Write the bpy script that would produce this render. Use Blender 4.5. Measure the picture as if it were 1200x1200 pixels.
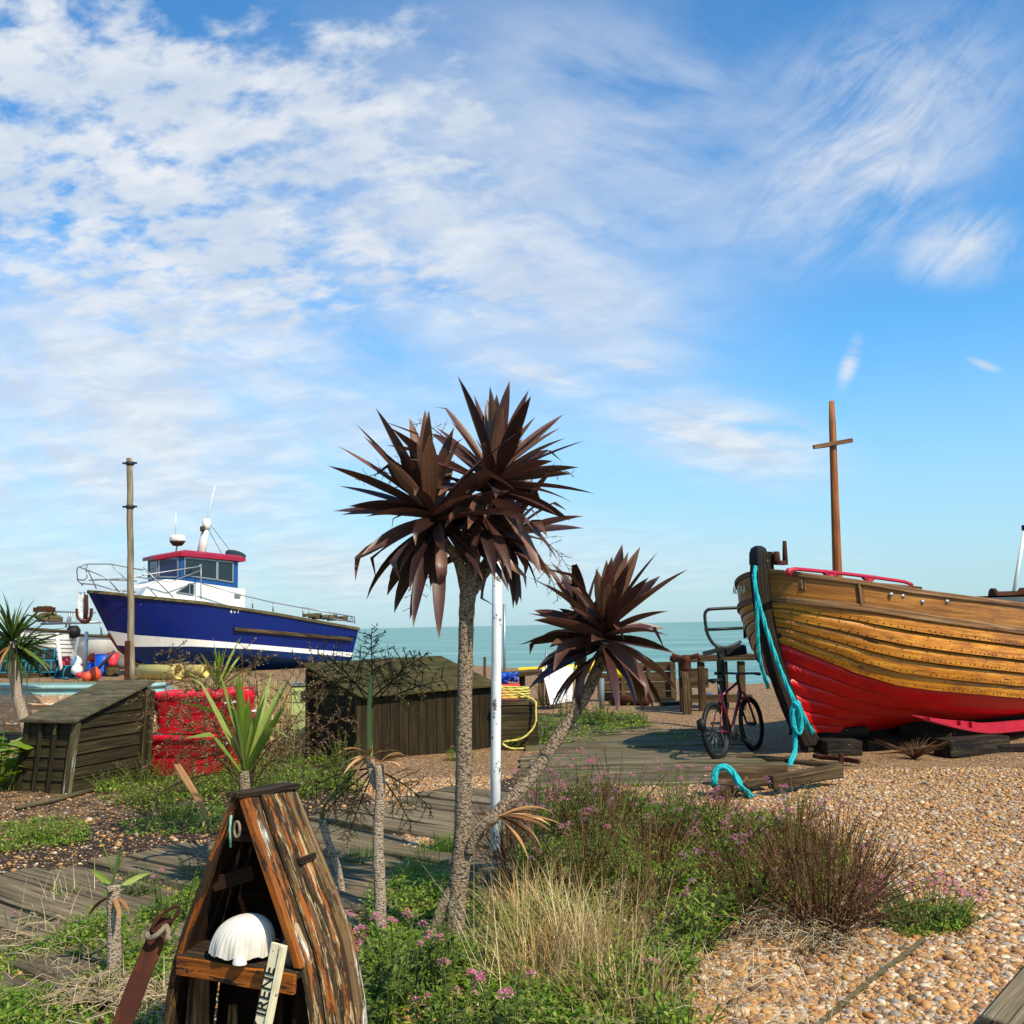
import bpy, bmesh, math, random
import numpy as np
from mathutils import Vector, Matrix, Quaternion, noise as mnoise

for o in list(bpy.data.objects): bpy.data.objects.remove(o)
SC = bpy.context.scene
COL = SC.collection
R = math.radians
rng = random.Random(7)

# ---------------------------------------------------------------- camera
EYE = Vector((0, 0, 1.6)); FPX = 1200.0
PITCH = math.atan(133 / 1200.0); ROLL = R(1.13)
_f = Vector((0, math.cos(PITCH), math.sin(PITCH)))
_r0 = Vector((1, 0, 0)); _u0 = Vector((0, -math.sin(PITCH), math.cos(PITCH)))
_r = _r0 * math.cos(ROLL) - _u0 * math.sin(ROLL)
_u = _r0 * math.sin(ROLL) + _u0 * math.cos(ROLL)
cam = bpy.data.cameras.new('camera'); cam_o = bpy.data.objects.new('camera', cam); COL.objects.link(cam_o)
cam.sensor_width = 36; cam.lens = 36.0; cam.clip_start = 0.05; cam.clip_end = 60000
m = Matrix.Identity(4)
for i in range(3):
    m[i][0] = _r[i]; m[i][1] = _u[i]; m[i][2] = -_f[i]; m[i][3] = EYE[i]
cam_o.matrix_world = m
SC.camera = cam_o

# ---------------------------------------------------------------- world
SUN_EL, SUN_AZ = R(47), R(180 - 42)          # azimuth clockwise from +Y
W = bpy.data.worlds.new('World'); SC.world = W; W.use_nodes = True
nt = W.node_tree; nt.nodes.clear()
def wn(t, **k):
    n = nt.nodes.new(t)
    for a, b in k.items(): setattr(n, a, b)
    return n
def setin(n, i, v):
    if hasattr(v, 'is_linked') or isinstance(v, bpy.types.NodeSocket): nt.links.new(v, n.inputs[i])
    else: n.inputs[i].default_value = v
def wmath(op, a, b=0.0, c=None, clamp=False):
    n = wn('ShaderNodeMath', operation=op, use_clamp=clamp); setin(n, 0, a); setin(n, 1, b)
    if c is not None: setin(n, 2, c)
    return n.outputs[0]
def wrange(v, a, b, c=0.0, d=1.0, smooth=True):
    n = wn('ShaderNodeMapRange', interpolation_type='SMOOTHSTEP' if smooth else 'LINEAR')
    setin(n, 0, v)
    for i, x in enumerate((a, b, c, d)): n.inputs[i + 1].default_value = x
    return n.outputs[0]
sky = wn('ShaderNodeTexSky'); sky.sky_type = 'NISHITA'; sky.sun_disc = False
sky.sun_elevation = SUN_EL; sky.sun_rotation = SUN_AZ
sky.air_density = 1.0; sky.dust_density = 0.6; sky.ozone_density = 2.2
tc = wn('ShaderNodeTexCoord'); sep = wn('ShaderNodeSeparateXYZ'); nt.links.new(tc.outputs['Generated'], sep.inputs[0])
dx, dy, dz = sep.outputs
ady = wmath('MAXIMUM', wmath('ABSOLUTE', dy), 0.05)
uu = wmath('DIVIDE', dx, ady); ww = wmath('DIVIDE', dz, ady)
cmb = wn('ShaderNodeCombineXYZ'); setin(cmb, 0, uu); setin(cmb, 1, ww); UW = cmb.outputs[0]
den = wmath('ADD', wmath('MAXIMUM', dz, 0.0), 0.16)
cp = wn('ShaderNodeCombineXYZ'); setin(cp, 0, wmath('DIVIDE', dx, den)); setin(cp, 1, wmath('DIVIDE', dy, den)); PL = cp.outputs[0]
def px_uw(x, y): return ((x - 600) / 1200.0, (733 - y) / 1200.0)
def wmask(x, y, a, b, rot=0, edge=0.35):
    """soft ellipse in sky-direction space, centre at the direction seen near (x,y); a, b half sizes in px"""
    u, w = px_uw(x, y)
    mp = wn('ShaderNodeMapping', vector_type='TEXTURE'); nt.links.new(UW, mp.inputs[0])
    mp.inputs['Location'].default_value = (u, w, 0); mp.inputs['Rotation'].default_value = (0, 0, R(rot))
    mp.inputs['Scale'].default_value = (a / 1200.0, b / 1200.0, 1)
    ln = wn('ShaderNodeVectorMath', operation='LENGTH'); nt.links.new(mp.outputs[0], ln.inputs[0])
    return wrange(ln.outputs['Value'], 1.0, edge)
def wnoise(vec, scale, detail=6, rough=0.55, dist=0.0, rot=0, sc=(1, 1, 1), loc=(0, 0, 0)):
    mr = wn('ShaderNodeMapping'); nt.links.new(vec, mr.inputs[0]); mr.inputs['Rotation'].default_value = (0, 0, R(rot))
    mp = wn('ShaderNodeMapping'); nt.links.new(mr.outputs[0], mp.inputs[0]); mp.inputs['Scale'].default_value = sc; mp.inputs['Location'].default_value = loc
    n = wn('ShaderNodeTexNoise'); nt.links.new(mp.outputs[0], n.inputs['Vector'])
    n.inputs['Scale'].default_value = scale; n.inputs['Detail'].default_value = detail
    n.inputs['Roughness'].default_value = rough; n.inputs['Distortion'].default_value = dist
    return n.outputs['Fac']
# --- cloud layers (all in sky directions)
mack = wnoise(PL, 10.5, 8, 0.58, 0.12, rot=25, sc=(1.0, 1.3, 1))
mbig = wnoise(PL, 1.3, 4, 0.5, 0.2, loc=(3.1, 1.2, 0))
mask_l = wmath('MAXIMUM', wmask(60, 150, 560, 330, -22, 0.25), wmath('MULTIPLY', wmask(470, 170, 480, 300, -30, 0.1), 0.74))
cov = wmath('ADD', wmath('MULTIPLY', wmath('SUBTRACT', mbig, 0.5), 0.75), wmath('MULTIPLY', mask_l, 0.41))
a1 = wrange(wmath('ADD', mack, wmath('SUBTRACT', cov, 0.30)), 0.37, 0.64)
a1 = wmath('MULTIPLY', a1, wrange(mask_l, 0.0, 0.5))
veil = wnoise(UW, 4.2, 8, 0.6, 0.25, rot=22, sc=(0.9, 2.4, 1), loc=(0.4, 0.2, 0))
mask_v = wmath('MAXIMUM', wmath('MAXIMUM', wmask(110, 470, 640, 260, -6, 0.25), wmath('MAXIMUM', wmath('MULTIPLY', wmask(560, 250, 470, 330, -32, 0.1), 0.85), wmath('MULTIPLY', wmask(720, 130, 420, 280, -20, 0.1), 0.62))),
               wmath('MULTIPLY', wmask(300, 660, 900, 110, 0, 0.1), 0.75))
a2 = wmath('MULTIPLY', wrange(veil, 0.22, 0.58), wmath('MULTIPLY', mask_v, 0.98))
cir = wmath('ADD', wmath('MULTIPLY', wnoise(UW, 12.0, 10, 0.68, 0.9, rot=-44, sc=(0.55, 1.9, 1), loc=(1.3, 0.5, 0)), 0.55), wmath('MULTIPLY', wnoise(UW, 4.5, 6, 0.6, 0.5, rot=-30, loc=(0.7, 0.3, 0)), 0.45))
mask_c = wmath('MAXIMUM', wmath('MULTIPLY', wmask(1050, 150, 330, 200, 35, 0.0), 0.95), wmath('MULTIPLY', wmask(1150, 285, 130, 70, 5, 0.1), 0.9))
a3 = wmath('MULTIPLY', wrange(cir, 0.36, 0.62), mask_c)
wsp = wnoise(UW, 13.0, 9, 0.64, 0.7, rot=17, sc=(0.42, 2.4, 1), loc=(2.3, 0.1, 0))
mask_w = wmath('MAXIMUM', wmath('MAXIMUM', wmask(620, 430, 140, 26, -19, 0.1), wmask(850, 515, 210, 80, -14, 0.1)),
               wmath('MAXIMUM', wmask(750, 424, 48, 14, -5, 0.0), wmath('MAXIMUM', wmask(1008, 428, 15, 46, -22, 0.0), wmask(1168, 434, 30, 8, -20, 0.0))))
mask_w = wmath('MAXIMUM', mask_w, wmath('MULTIPLY', wmask(680, 340, 260, 110, -35, 0.1), 0.55))
a4 = wmath('MULTIPLY', wrange(wsp, 0.30, 0.56), wmath('MULTIPLY', mask_w, 0.95))
inv = None
for a in (a1, a2, a3, a4):
    k = wmath('SUBTRACT', 1.0, a, clamp=True)
    inv = k if inv is None else wmath('MULTIPLY', inv, k)
alpha = wmath('MULTIPLY', wmath('SUBTRACT', 1.0, inv), 0.93)
alpha = wmath('MULTIPLY', alpha, wrange(dz, 0.0, 0.05, 0.35, 1.0))
shade = wrange(wnoise(PL, 4.5, 7, 0.6, 0.3, rot=20, sc=(1.0, 1.5, 1), loc=(0.06, 0.04, 0)), 0.35, 0.7)
cc = wn('ShaderNodeMix', data_type='RGBA'); nt.links.new(shade, cc.inputs[0])
cc.inputs[6].default_value = (5.2, 5.9, 6.9, 1); cc.inputs[7].default_value = (7.2, 7.4, 7.6, 1)
hs = wn('ShaderNodeHueSaturation'); nt.links.new(sky.outputs[0], hs.inputs['Color']); hs.inputs['Saturation'].default_value = 1.15; hs.inputs['Value'].default_value = 1.48
tin = wn('ShaderNodeMix', data_type='RGBA', blend_type='MULTIPLY'); tin.inputs[0].default_value = 1.0; nt.links.new(hs.outputs[0], tin.inputs[6]); tin.inputs[7].default_value = (0.60, 1.06, 1.20, 1)
hz = wn('ShaderNodeMix', data_type='RGBA'); nt.links.new(wrange(dz, 0.0, 0.30, 0.75, 0.0), hz.inputs[0]); nt.links.new(tin.outputs[2], hz.inputs[6]); hz.inputs[7].default_value = (4.0, 5.3, 6.3, 1)
mx = wn('ShaderNodeMix', data_type='RGBA'); nt.links.new(alpha, mx.inputs[0]); nt.links.new(hz.outputs[2], mx.inputs[6]); nt.links.new(cc.outputs[2], mx.inputs[7])
bg = wn('ShaderNodeBackground'); bg.inputs[1].default_value = 0.1; nt.links.new(mx.outputs[2], bg.inputs[0])
wo = wn('ShaderNodeOutputWorld'); nt.links.new(bg.outputs[0], wo.inputs[0])

sun = bpy.data.lights.new('sun', 'SUN'); sun.energy = 5.0; sun.angle = R(0.5); sun.color = (1.0, 0.89, 0.73)
sun_o = bpy.data.objects.new('sun', sun); COL.objects.link(sun_o)
S = Vector((math.sin(SUN_AZ) * math.cos(SUN_EL), math.cos(SUN_AZ) * math.cos(SUN_EL), math.sin(SUN_EL)))
sun_o.rotation_euler = S.to_track_quat('Z', 'Y').to_euler(); sun_o.location = S * 60
SC.view_settings.view_transform = 'Standard'; SC.view_settings.look = 'None'
SC.view_settings.exposure = 0.28; SC.view_settings.gamma = 1.0
SC.render.engine = 'CYCLES'; SC.cycles.max_bounces = 6; SC.cycles.transparent_max_bounces = 6
SC.cycles.use_denoising = True

# ---------------------------------------------------------------- measuring helpers
def ray(x, y):
    return (_f * FPX + _r * (x - 600) + _u * (600 - y)).normalized()
def P(x, y, Y):
    d = ray(x, y); return EYE + d * (Y / d.y)
def G(x, y, z=0.0):
    d = ray(x, y); return EYE + d * ((z - EYE.z) / d.z)
def gh(x, y):
    return 0.018 * math.sin(1.3 * x + 0.4) * math.sin(0.9 * y) + 0.012 * math.sin(2.7 * x + 1.9 * y) + 0.008 * math.sin(5.1 * x - 3.3 * y)
def GP(x, y):
    p = G(x, y); p.z = gh(p.x, p.y); return p
class Frame:
    """local (aft, side, up) of a boat or other thing: origin o, direction a on the ground, side b = a turned to the right"""
    def __init__(s, o, ang):
        s.o = Vector(o); s.a = Vector((math.cos(ang), math.sin(ang), 0)); s.b = Vector((math.sin(ang), -math.cos(ang), 0))
    def __call__(s, l, b, z): return s.o + s.a * l + s.b * b + Vector((0, 0, z))
    def hit(s, x, y, b):
        """(aft, up) where the view ray at x,y meets the upright plane at side offset b"""
        d = ray(x, y); n = s.b; t = (n.dot(s.o) + b - n.dot(EYE)) / n.dot(d)
        p = EYE + d * t - s.o; return p.dot(s.a), p.z

# ---------------------------------------------------------------- mesh builder
class MB:
    def __init__(s): s.v = []; s.f = []; s.g = []; s.m = []; s.s = []
    def add(s, vs, fs, gs=None, m=0, smooth=False):
        o = len(s.v); vs = [Vector(v) for v in vs]; s.v += vs; s.g += [Vector(g) for g in (gs or vs)]
        s.f += [tuple(i + o for i in f) for f in fs]; s.m += [m] * len(fs); s.s += [smooth] * len(fs); return s
    def beam(s, p0, p1, w, h, up=(0, 0, 1), m=0, w1=None, h1=None, jit=0.0, segs=1):
        """bar from p0 to p1; w across, h along up. gc x runs along the grain"""
        p0 = Vector(p0); p1 = Vector(p1); d = p1 - p0; L = d.length; d = d.normalized(); up = Vector(up)
        x = d.cross(up)
        if x.length < 1e-4: x = d.cross(Vector((0, 1, 0)))
        x.normalize(); z = x.cross(d); w1 = w if w1 is None else w1; h1 = h if h1 is None else h1
        q = Vector((rng.uniform(0, 40), rng.uniform(0, 40), rng.uniform(0, 40))); vs = []; gs = []; fs = []
        for k in range(segs + 1):
            t = k / segs; c = p0 + d * L * t; a = w + (w1 - w) * t; b = h + (h1 - h) * t
            if 0 < k < segs and jit: c = c + x * rng.uniform(-jit, jit) + z * rng.uniform(-jit, jit)
            for i, j in ((-1, -1), (1, -1), (1, 1), (-1, 1)):
                jj = Vector((rng.uniform(-jit, jit), rng.uniform(-jit, jit), rng.uniform(-jit, jit))) if jit else Vector()
                vs.append(c + x * (i * a / 2) + z * (j * b / 2) + jj); gs.append(q + Vector((L * t, i * a / 2, j * b / 2)))
            if k:
                o = 4 * k
                for e in range(4): fs.append((o - 4 + e, o - 4 + (e + 1) % 4, o + (e + 1) % 4, o + e))
        fs.append((3, 2, 1, 0)); o = 4 * segs; fs.append((o, o + 1, o + 2, o + 3))
        return s.add(vs, fs, gs, m)
    def box(s, c, sx, sy, sz, ang=0, m=0):
        c = Vector(c); a = Vector((math.cos(ang), math.sin(ang), 0)) * sx / 2
        return s.beam(c - a, c + a, sy, sz, m=m)
    def tube(s, pts, r, n=8, m=0, cap=True, smooth=True, flat=1.0):
        pts = [Vector(p) for p in pts]; k = len(pts); rs = list(r) if hasattr(r, '__len__') else [r] * k
        vs = []; gs = []; fs = []; q = Vector((rng.uniform(0, 40), rng.uniform(0, 40), 0)); L = 0; ref = None
        for i, p in enumerate(pts):
            d = (pts[min(i + 1, k - 1)] - pts[max(i - 1, 0)]);
            if d.length < 1e-9: d = Vector((0, 0, 1))
            d.normalize()
            if ref is None:
                ref = Vector((0, 0, 1)) if abs(d.z) < 0.9 else Vector((1, 0, 0))
            x = ref - d * ref.dot(d)
            if x.length < 1e-5: x = d.orthogonal()
            x.normalize(); ref = x; y = d.cross(x)
            if i: L += (p - pts[i - 1]).length
            for j in range(n):
                a = 2 * math.pi * j / n; ca, sa = math.cos(a) * rs[i], math.sin(a) * rs[i] * flat
                vs.append(p + x * ca + y * sa); gs.append(q + Vector((L, ca, sa)))
            if i:
                for j in range(n): fs.append(((i - 1) * n + j, (i - 1) * n + (j + 1) % n, i * n + (j + 1) % n, i * n + j))
        if cap and n > 2:
            fs.append(tuple(reversed(range(n)))); fs.append(tuple((k - 1) * n + j for j in range(n)))
        return s.add(vs, fs, gs, m, smooth)
    def grid(s, rows, m=0, smooth=True, closed=False, gs=None):
        """rows: list of equally long point lists"""
        nr, nc = len(rows), len(rows[0]); vs = [p for r_ in rows for p in r_]; fs = []
        for i in range(nr - 1):
            for j in range(nc if closed else nc - 1):
                fs.append((i * nc + j, i * nc + (j + 1) % nc, (i + 1) * nc + (j + 1) % nc, (i + 1) * nc + j))
        g = None if gs is None else [q for r_ in gs for q in r_]
        return s.add(vs, fs, g, m, smooth)
    def lathe(s, c, prof, n=16, axis=(0, 0, 1), m=0, smooth=True):
        c = Vector(c); ax = Vector(axis).normalized(); x = ax.orthogonal().normalized(); y = ax.cross(x)
        rows = [[c + ax * z + (x * math.cos(2 * math.pi * j / n) + y * math.sin(2 * math.pi * j / n)) * r_ for j in range(n)] for r_, z in prof]
        return s.grid(rows, m, smooth, closed=True)
    def poly(s, pts, m=0): return s.add(pts, [tuple(range(len(pts)))], m=m)
    def slab(s, pts, th, m=0):
        """polygon pts (planar) thickened by vector th"""
        n = len(pts); th = Vector(th); pts = [Vector(p) for p in pts]
        vs = pts + [p + th for p in pts]; fs = [tuple(reversed(range(n))), tuple(range(n, 2 * n))]
        fs += [(i, (i + 1) % n, n + (i + 1) % n, n + i) for i in range(n)]
        d = (pts[1] - pts[0]).normalized(); nn = th.normalized(); e = nn.cross(d); q = Vector((rng.uniform(0, 40), rng.uniform(0, 40), 0))
        return s.add(vs, fs, [q + Vector(((v - pts[0]).dot(d), (v - pts[0]).dot(e), (v - pts[0]).dot(nn))) for v in vs], m)
    def build(s, name, mats, parent=None, bevel=0.0, **props):
        me = bpy.data.meshes.new(name); org = Vector()
        q = parent
        while q is not None: org = org + q.location; q = q.parent
        me.from_pydata([v - org for v in s.v], [], s.f)
        mats = mats if isinstance(mats, (list, tuple)) else [mats]
        for mt in mats: me.materials.append(mt)
        me.polygons.foreach_set('material_index', s.m); me.polygons.foreach_set('use_smooth', s.s)
        at = me.attributes.new('gc', 'FLOAT_VECTOR', 'POINT'); at.data.foreach_set('vector', [c for g in s.g for c in g])
        me.update()
        bm = bmesh.new(); bm.from_mesh(me); bmesh.ops.recalc_face_normals(bm, faces=bm.faces); bm.to_mesh(me); bm.free()
        o = bpy.data.objects.new(name, me); COL.objects.link(o)
        if parent is not None: o.parent = parent
        if bevel:
            b = o.modifiers.new('bevel', 'BEVEL'); b.width = bevel; b.segments = 1; b.limit_method = 'ANGLE'; b.angle_limit = R(40)
        for k_, v_ in props.items(): o[k_] = v_
        return o
def thing(name, label, cat, loc, group=None):
    o = bpy.data.objects.new(name, None); COL.objects.link(o); o.location = Vector(loc); o.empty_display_size = 0.1
    o['label'] = label; o['category'] = cat
    if group: o['group'] = group
    return o
def tag(o, label, cat, group=None):
    o['label'] = label; o['category'] = cat
    if group: o['group'] = group
    return o
def catmull(pts, n=8):
    pts = [Vector(p) for p in pts]; out = []
    for i in range(len(pts) - 1):
        p0 = pts[max(i - 1, 0)]; p1 = pts[i]; p2 = pts[i + 1]; p3 = pts[min(i + 2, len(pts) - 1)]
        for k in range(n):
            t = k / n; out.append(0.5 * ((2 * p1) + (p2 - p0) * t + (2 * p0 - 5 * p1 + 4 * p2 - p3) * t * t + (3 * p1 - p0 - 3 * p2 + p3) * t ** 3))
    out.append(pts[-1]); return out
def interp(x, xs, ys):
    return float(np.interp(x, xs, ys))
def text_mesh(name, body, size, o, xdir, ydir, mt, parent, depth=0.004):
    cu = bpy.data.curves.new(name, 'FONT'); cu.body = body; cu.size = size; cu.extrude = depth; cu.align_x = 'CENTER'; cu.align_y = 'CENTER'
    t = bpy.data.objects.new(name, cu); COL.objects.link(t); bpy.context.view_layer.update()
    me = bpy.data.meshes.new_from_object(t.evaluated_get(bpy.context.evaluated_depsgraph_get()))
    bpy.data.objects.remove(t); bpy.data.curves.remove(cu)
    x = Vector(xdir).normalized(); y = Vector(ydir); y = (y - x * y.dot(x)).normalized(); z = x.cross(y)
    org = Vector(); q = parent
    while q is not None: org = org + q.location; q = q.parent
    for v in me.vertices: v.co = Vector(o) - org + x * v.co.x + y * v.co.y + z * v.co.z
    me.materials.clear(); me.materials.append(mt); me.name = name
    ob = bpy.data.objects.new(name, me); COL.objects.link(ob); ob.parent = parent; return ob
# ---------------------------------------------------------------- materials
def lin(h):
    h = h.lstrip('#'); c = [int(h[i:i + 2], 16) / 255 for i in (0, 2, 4)]
    return tuple(x / 12.92 if x <= 0.04045 else ((x + 0.055) / 1.055) ** 2.4 for x in c) + (1.0,)
class NT:
    def __init__(s, name):
        s.mat = bpy.data.materials.new(name); s.mat.use_nodes = True; s.t = s.mat.node_tree; s.t.nodes.clear()
        s.out = s.n('ShaderNodeOutputMaterial'); s.b = s.n('ShaderNodeBsdfPrincipled'); s.t.links.new(s.b.outputs[0], s.out.inputs[0])
    def n(s, t, **k):
        n = s.t.nodes.new(t)
        for a, b in k.items(): setattr(n, a, b)
        return n
    def set(s, n, i, v):
        if isinstance(v, bpy.types.NodeSocket): s.t.links.new(v, n.inputs[i])
        else: n.inputs[i].default_value = v
    def gc(s): return s.n('ShaderNodeAttribute', attribute_name='gc').outputs['Vector']
    def obj(s): return s.n('ShaderNodeTexCoord').outputs['Object']
    def pos(s): return s.n('ShaderNodeNewGeometry').outputs['Position']
    def isl(s): return s.n('ShaderNodeNewGeometry').outputs['Random Per Island']
    def mapv(s, v, sc=(1, 1, 1), rot=(0, 0, 0), loc=(0, 0, 0)):
        m = s.n('ShaderNodeMapping'); s.t.links.new(v, m.inputs[0]); m.inputs['Scale'].default_value = sc
        m.inputs['Rotation'].default_value = rot; m.inputs['Location'].default_value = loc; return m.outputs[0]
    def noise(s, v, scale, detail=4, rough=0.55, dist=0.0):
        n = s.n('ShaderNodeTexNoise'); s.t.links.new(v, n.inputs['Vector'])
        for k, x in (('Scale', scale), ('Detail', detail), ('Roughness', rough), ('Distortion', dist)): n.inputs[k].default_value = x
        return n.outputs['Fac']
    def vor(s, v, scale, feature='F1', rand=1.0):
        n = s.n('ShaderNodeTexVoronoi', feature=feature); s.t.links.new(v, n.inputs['Vector'])
        n.inputs['Scale'].default_value = scale; n.inputs['Randomness'].default_value = rand; return n
    def ramp(s, f, stops, interp='LINEAR'):
        n = s.n('ShaderNodeValToRGB'); s.set(n, 0, f); cr = n.color_ramp; cr.interpolation = interp
        while len(cr.elements) < len(stops): cr.elements.new(0.5)
        for e, (p, c) in zip(cr.elements, stops):
            e.position = p; e.color = lin(c) if isinstance(c, str) else (c, c, c, 1) if not hasattr(c, '__len__') else tuple(c) + (1,) * (4 - len(c))
        return n.outputs['Color']
    def mix(s, f, a, b, mode='MIX'):
        n = s.n('ShaderNodeMix', data_type='RGBA', blend_type=mode); s.set(n, 0, f)
        for i, v in ((6, a), (7, b)): s.set(n, i, lin(v) if isinstance(v, str) else v)
        return n.outputs[2]
    def math(s, op, a, b=0.0, clamp=False):
        n = s.n('ShaderNodeMath', operation=op, use_clamp=clamp); s.set(n, 0, a); s.set(n, 1, b); return n.outputs[0]
    def step(s, f, a, b):
        n = s.n('ShaderNodeMapRange', interpolation_type='SMOOTHSTEP'); s.set(n, 0, f); n.inputs[1].default_value = a; n.inputs[2].default_value = b; return n.outputs[0]
    def bump(s, h, strength=0.5, dist=0.01, nrm=None):
        n = s.n('ShaderNodeBump'); s.set(n, 'Height', h); n.inputs['Strength'].default_value = strength; n.inputs['Distance'].default_value = dist
        if nrm is not None: s.t.links.new(nrm, n.inputs['Normal'])
        s.t.links.new(n.outputs[0], s.b.inputs['Normal']); return n.outputs[0]
    def done(s, col, rough=0.6, spec=0.3, metal=0.0):
        s.set(s.b, 'Base Color', lin(col) if isinstance(col, str) else col); s.set(s.b, 'Roughness', rough)
        s.b.inputs['Specular IOR Level'].default_value = spec; s.b.inputs['Metallic'].default_value = metal; return s.mat
def wood(name, dark, mid, light, grain=(1.2, 26, 26), bump=0.5, rough=0.85, spec=0.2, patch=None, algae=None, specks=None, isl=0.5, cracks=True, pvar=0.0):
    t = NT(name); g = t.gc(); fib = t.noise(t.mapv(g, grain), 1.0, 9, 0.68, 0.05)
    col = t.ramp(fib, [(0.28, dark), (0.5, mid), (0.72, light)])
    big = t.noise(t.mapv(g, (0.9, 4, 4)), 1.6, 5, 0.6)
    col = t.mix(t.math('MULTIPLY', t.step(big, 0.4, 0.75), 0.6), col, dark)
    if isl: col = t.mix(isl, col, t.mix(t.isl(), (0.55, 0.55, 0.55, 1), (1.25, 1.22, 1.18, 1)), 'MULTIPLY')
    h = fib
    if cracks:
        cr = t.noise(t.mapv(g, (0.7, 55, 55)), 1.0, 3, 0.5, 0.06); ck = t.step(cr, 0.34, 0.42)
        col = t.mix(ck, t.mix(0.75, col, (0.012, 0.010, 0.008, 1)), col); h = t.math('ADD', fib, t.math('MULTIPLY', ck, 0.8))
    if algae:
        a = t.noise(t.mapv(g, (2, 5, 5)), 1.2, 6, 0.65); col = t.mix(t.math('MULTIPLY', t.step(a, algae[1], algae[1] + 0.2), algae[2] if len(algae) > 2 else 0.85), col, algae[0])
    if patch:
        for hx, th, sc in patch:
            a = t.noise(t.mapv(g, (sc * 0.26, sc * 1.6, sc * 1.6)), 1.0, 9, 0.66, 0.3); a = t.math('ADD', a, t.math('MULTIPLY', t.math('SUBTRACT', t.math('FRACT', t.math('MULTIPLY', t.isl(), 3.7 + 7 * th)), 0.5), pvar)); k = t.step(a, th, th + 0.035)
            col = t.mix(k, col, hx); h = t.math('ADD', h, t.math('MULTIPLY', k, 0.7))
    if specks:
        a = t.noise(t.mapv(g, (22, 60, 60)), 1.0, 2, 0.5); col = t.mix(t.step(a, specks[1], specks[1] + 0.05), col, specks[0])
    t.bump(h, bump, 0.006); return t.done(col, rough, spec)
def paint(name, hexc, rough=0.45, spec=0.4, dirt=None, damt=0.5, dscale=6, chips=None, bump=0.15, fade=None, metal=0.0):
    t = NT(name); p = t.obj(); col = lin(hexc)
    n1 = t.noise(p, 1.4, 6, 0.6); col = t.mix(t.math('MULTIPLY', t.step(n1, 0.3, 0.75), 0.35), col, fade or tuple(x * 0.72 for x in col[:3]) + (1,))
    if dirt:
        n2 = t.noise(t.mapv(p, (1, 1, 0.35)), dscale, 8, 0.68); col = t.mix(t.math('MULTIPLY', t.step(n2, 0.45, 0.8), damt), col, dirt)
    h = t.noise(p, 35, 5, 0.6)
    if chips:
        n3 = t.noise(p, chips[2], 8, 0.65); k = t.step(n3, chips[1], chips[1] + 0.03); col = t.mix(k, col, chips[0]); h = t.math('SUBTRACT', h, t.math('MULTIPLY', k, 0.6))
    t.bump(h, bump, 0.004); return t.done(col, rough, spec, metal)
def leafmat(name, stops, trans=0.35, rough=0.5, spec=0.35, along=None, vein=False):
    """leaf: colour varies leaf by leaf; lets light through"""
    t = NT(name); r = t.isl(); col = t.ramp(r, stops)
    n = t.noise(t.obj(), 40, 3, 0.5); col = t.mix(0.35, col, t.ramp(n, [(0.3, 0.55), (0.7, 1.25)]), 'MULTIPLY')
    if along:
        g = t.n('ShaderNodeSeparateXYZ'); t.t.links.new(t.gc(), g.inputs[0])
        col = t.mix(t.step(g.outputs[0], along[1], along[2]), col, along[0])
        if vein:
            st = t.noise(t.mapv(t.gc(), (0.6, 90, 1)), 1.0, 2, 0.5); col = t.mix(0.55, col, t.ramp(st, [(0.3, 0.5), (0.7, 1.3)]), 'MULTIPLY'); t.bump(st, 0.25, 0.003)
    mt = t.done(col, rough, spec)
    tr = t.n('ShaderNodeBsdfTranslucent'); t.t.links.new(col, tr.inputs[0]); mxs = t.n('ShaderNodeMixShader'); mxs.inputs[0].default_value = trans
    t.t.links.new(t.b.outputs[0], mxs.inputs[1]); t.t.links.new(tr.outputs[0], mxs.inputs[2]); t.t.links.new(mxs.outputs[0], t.out.inputs[0])
    return mt
PEB = [(0.0, '#5f4a36'), (0.12, '#8c6642'), (0.3, '#b2834a'), (0.46, '#be9154'), (0.6, '#a46c3a'), (0.70, '#857a6d'), (0.80, '#a89a86'), (0.88, '#c4a47a'), (0.95, '#cfbd9c'), (1.0, '#7d5a40')]
def pebble_mat():
    t = NT('pebble stone'); c = t.ramp(t.isl(), PEB); n = t.noise(t.obj(), 160, 4, 0.6)
    c = t.mix(0.4, c, t.ramp(n, [(0.3, 0.65), (0.7, 1.2)]), 'MULTIPLY'); t.bump(n, 0.15, 0.002); return t.done(c, 0.62, 0.35)
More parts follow.
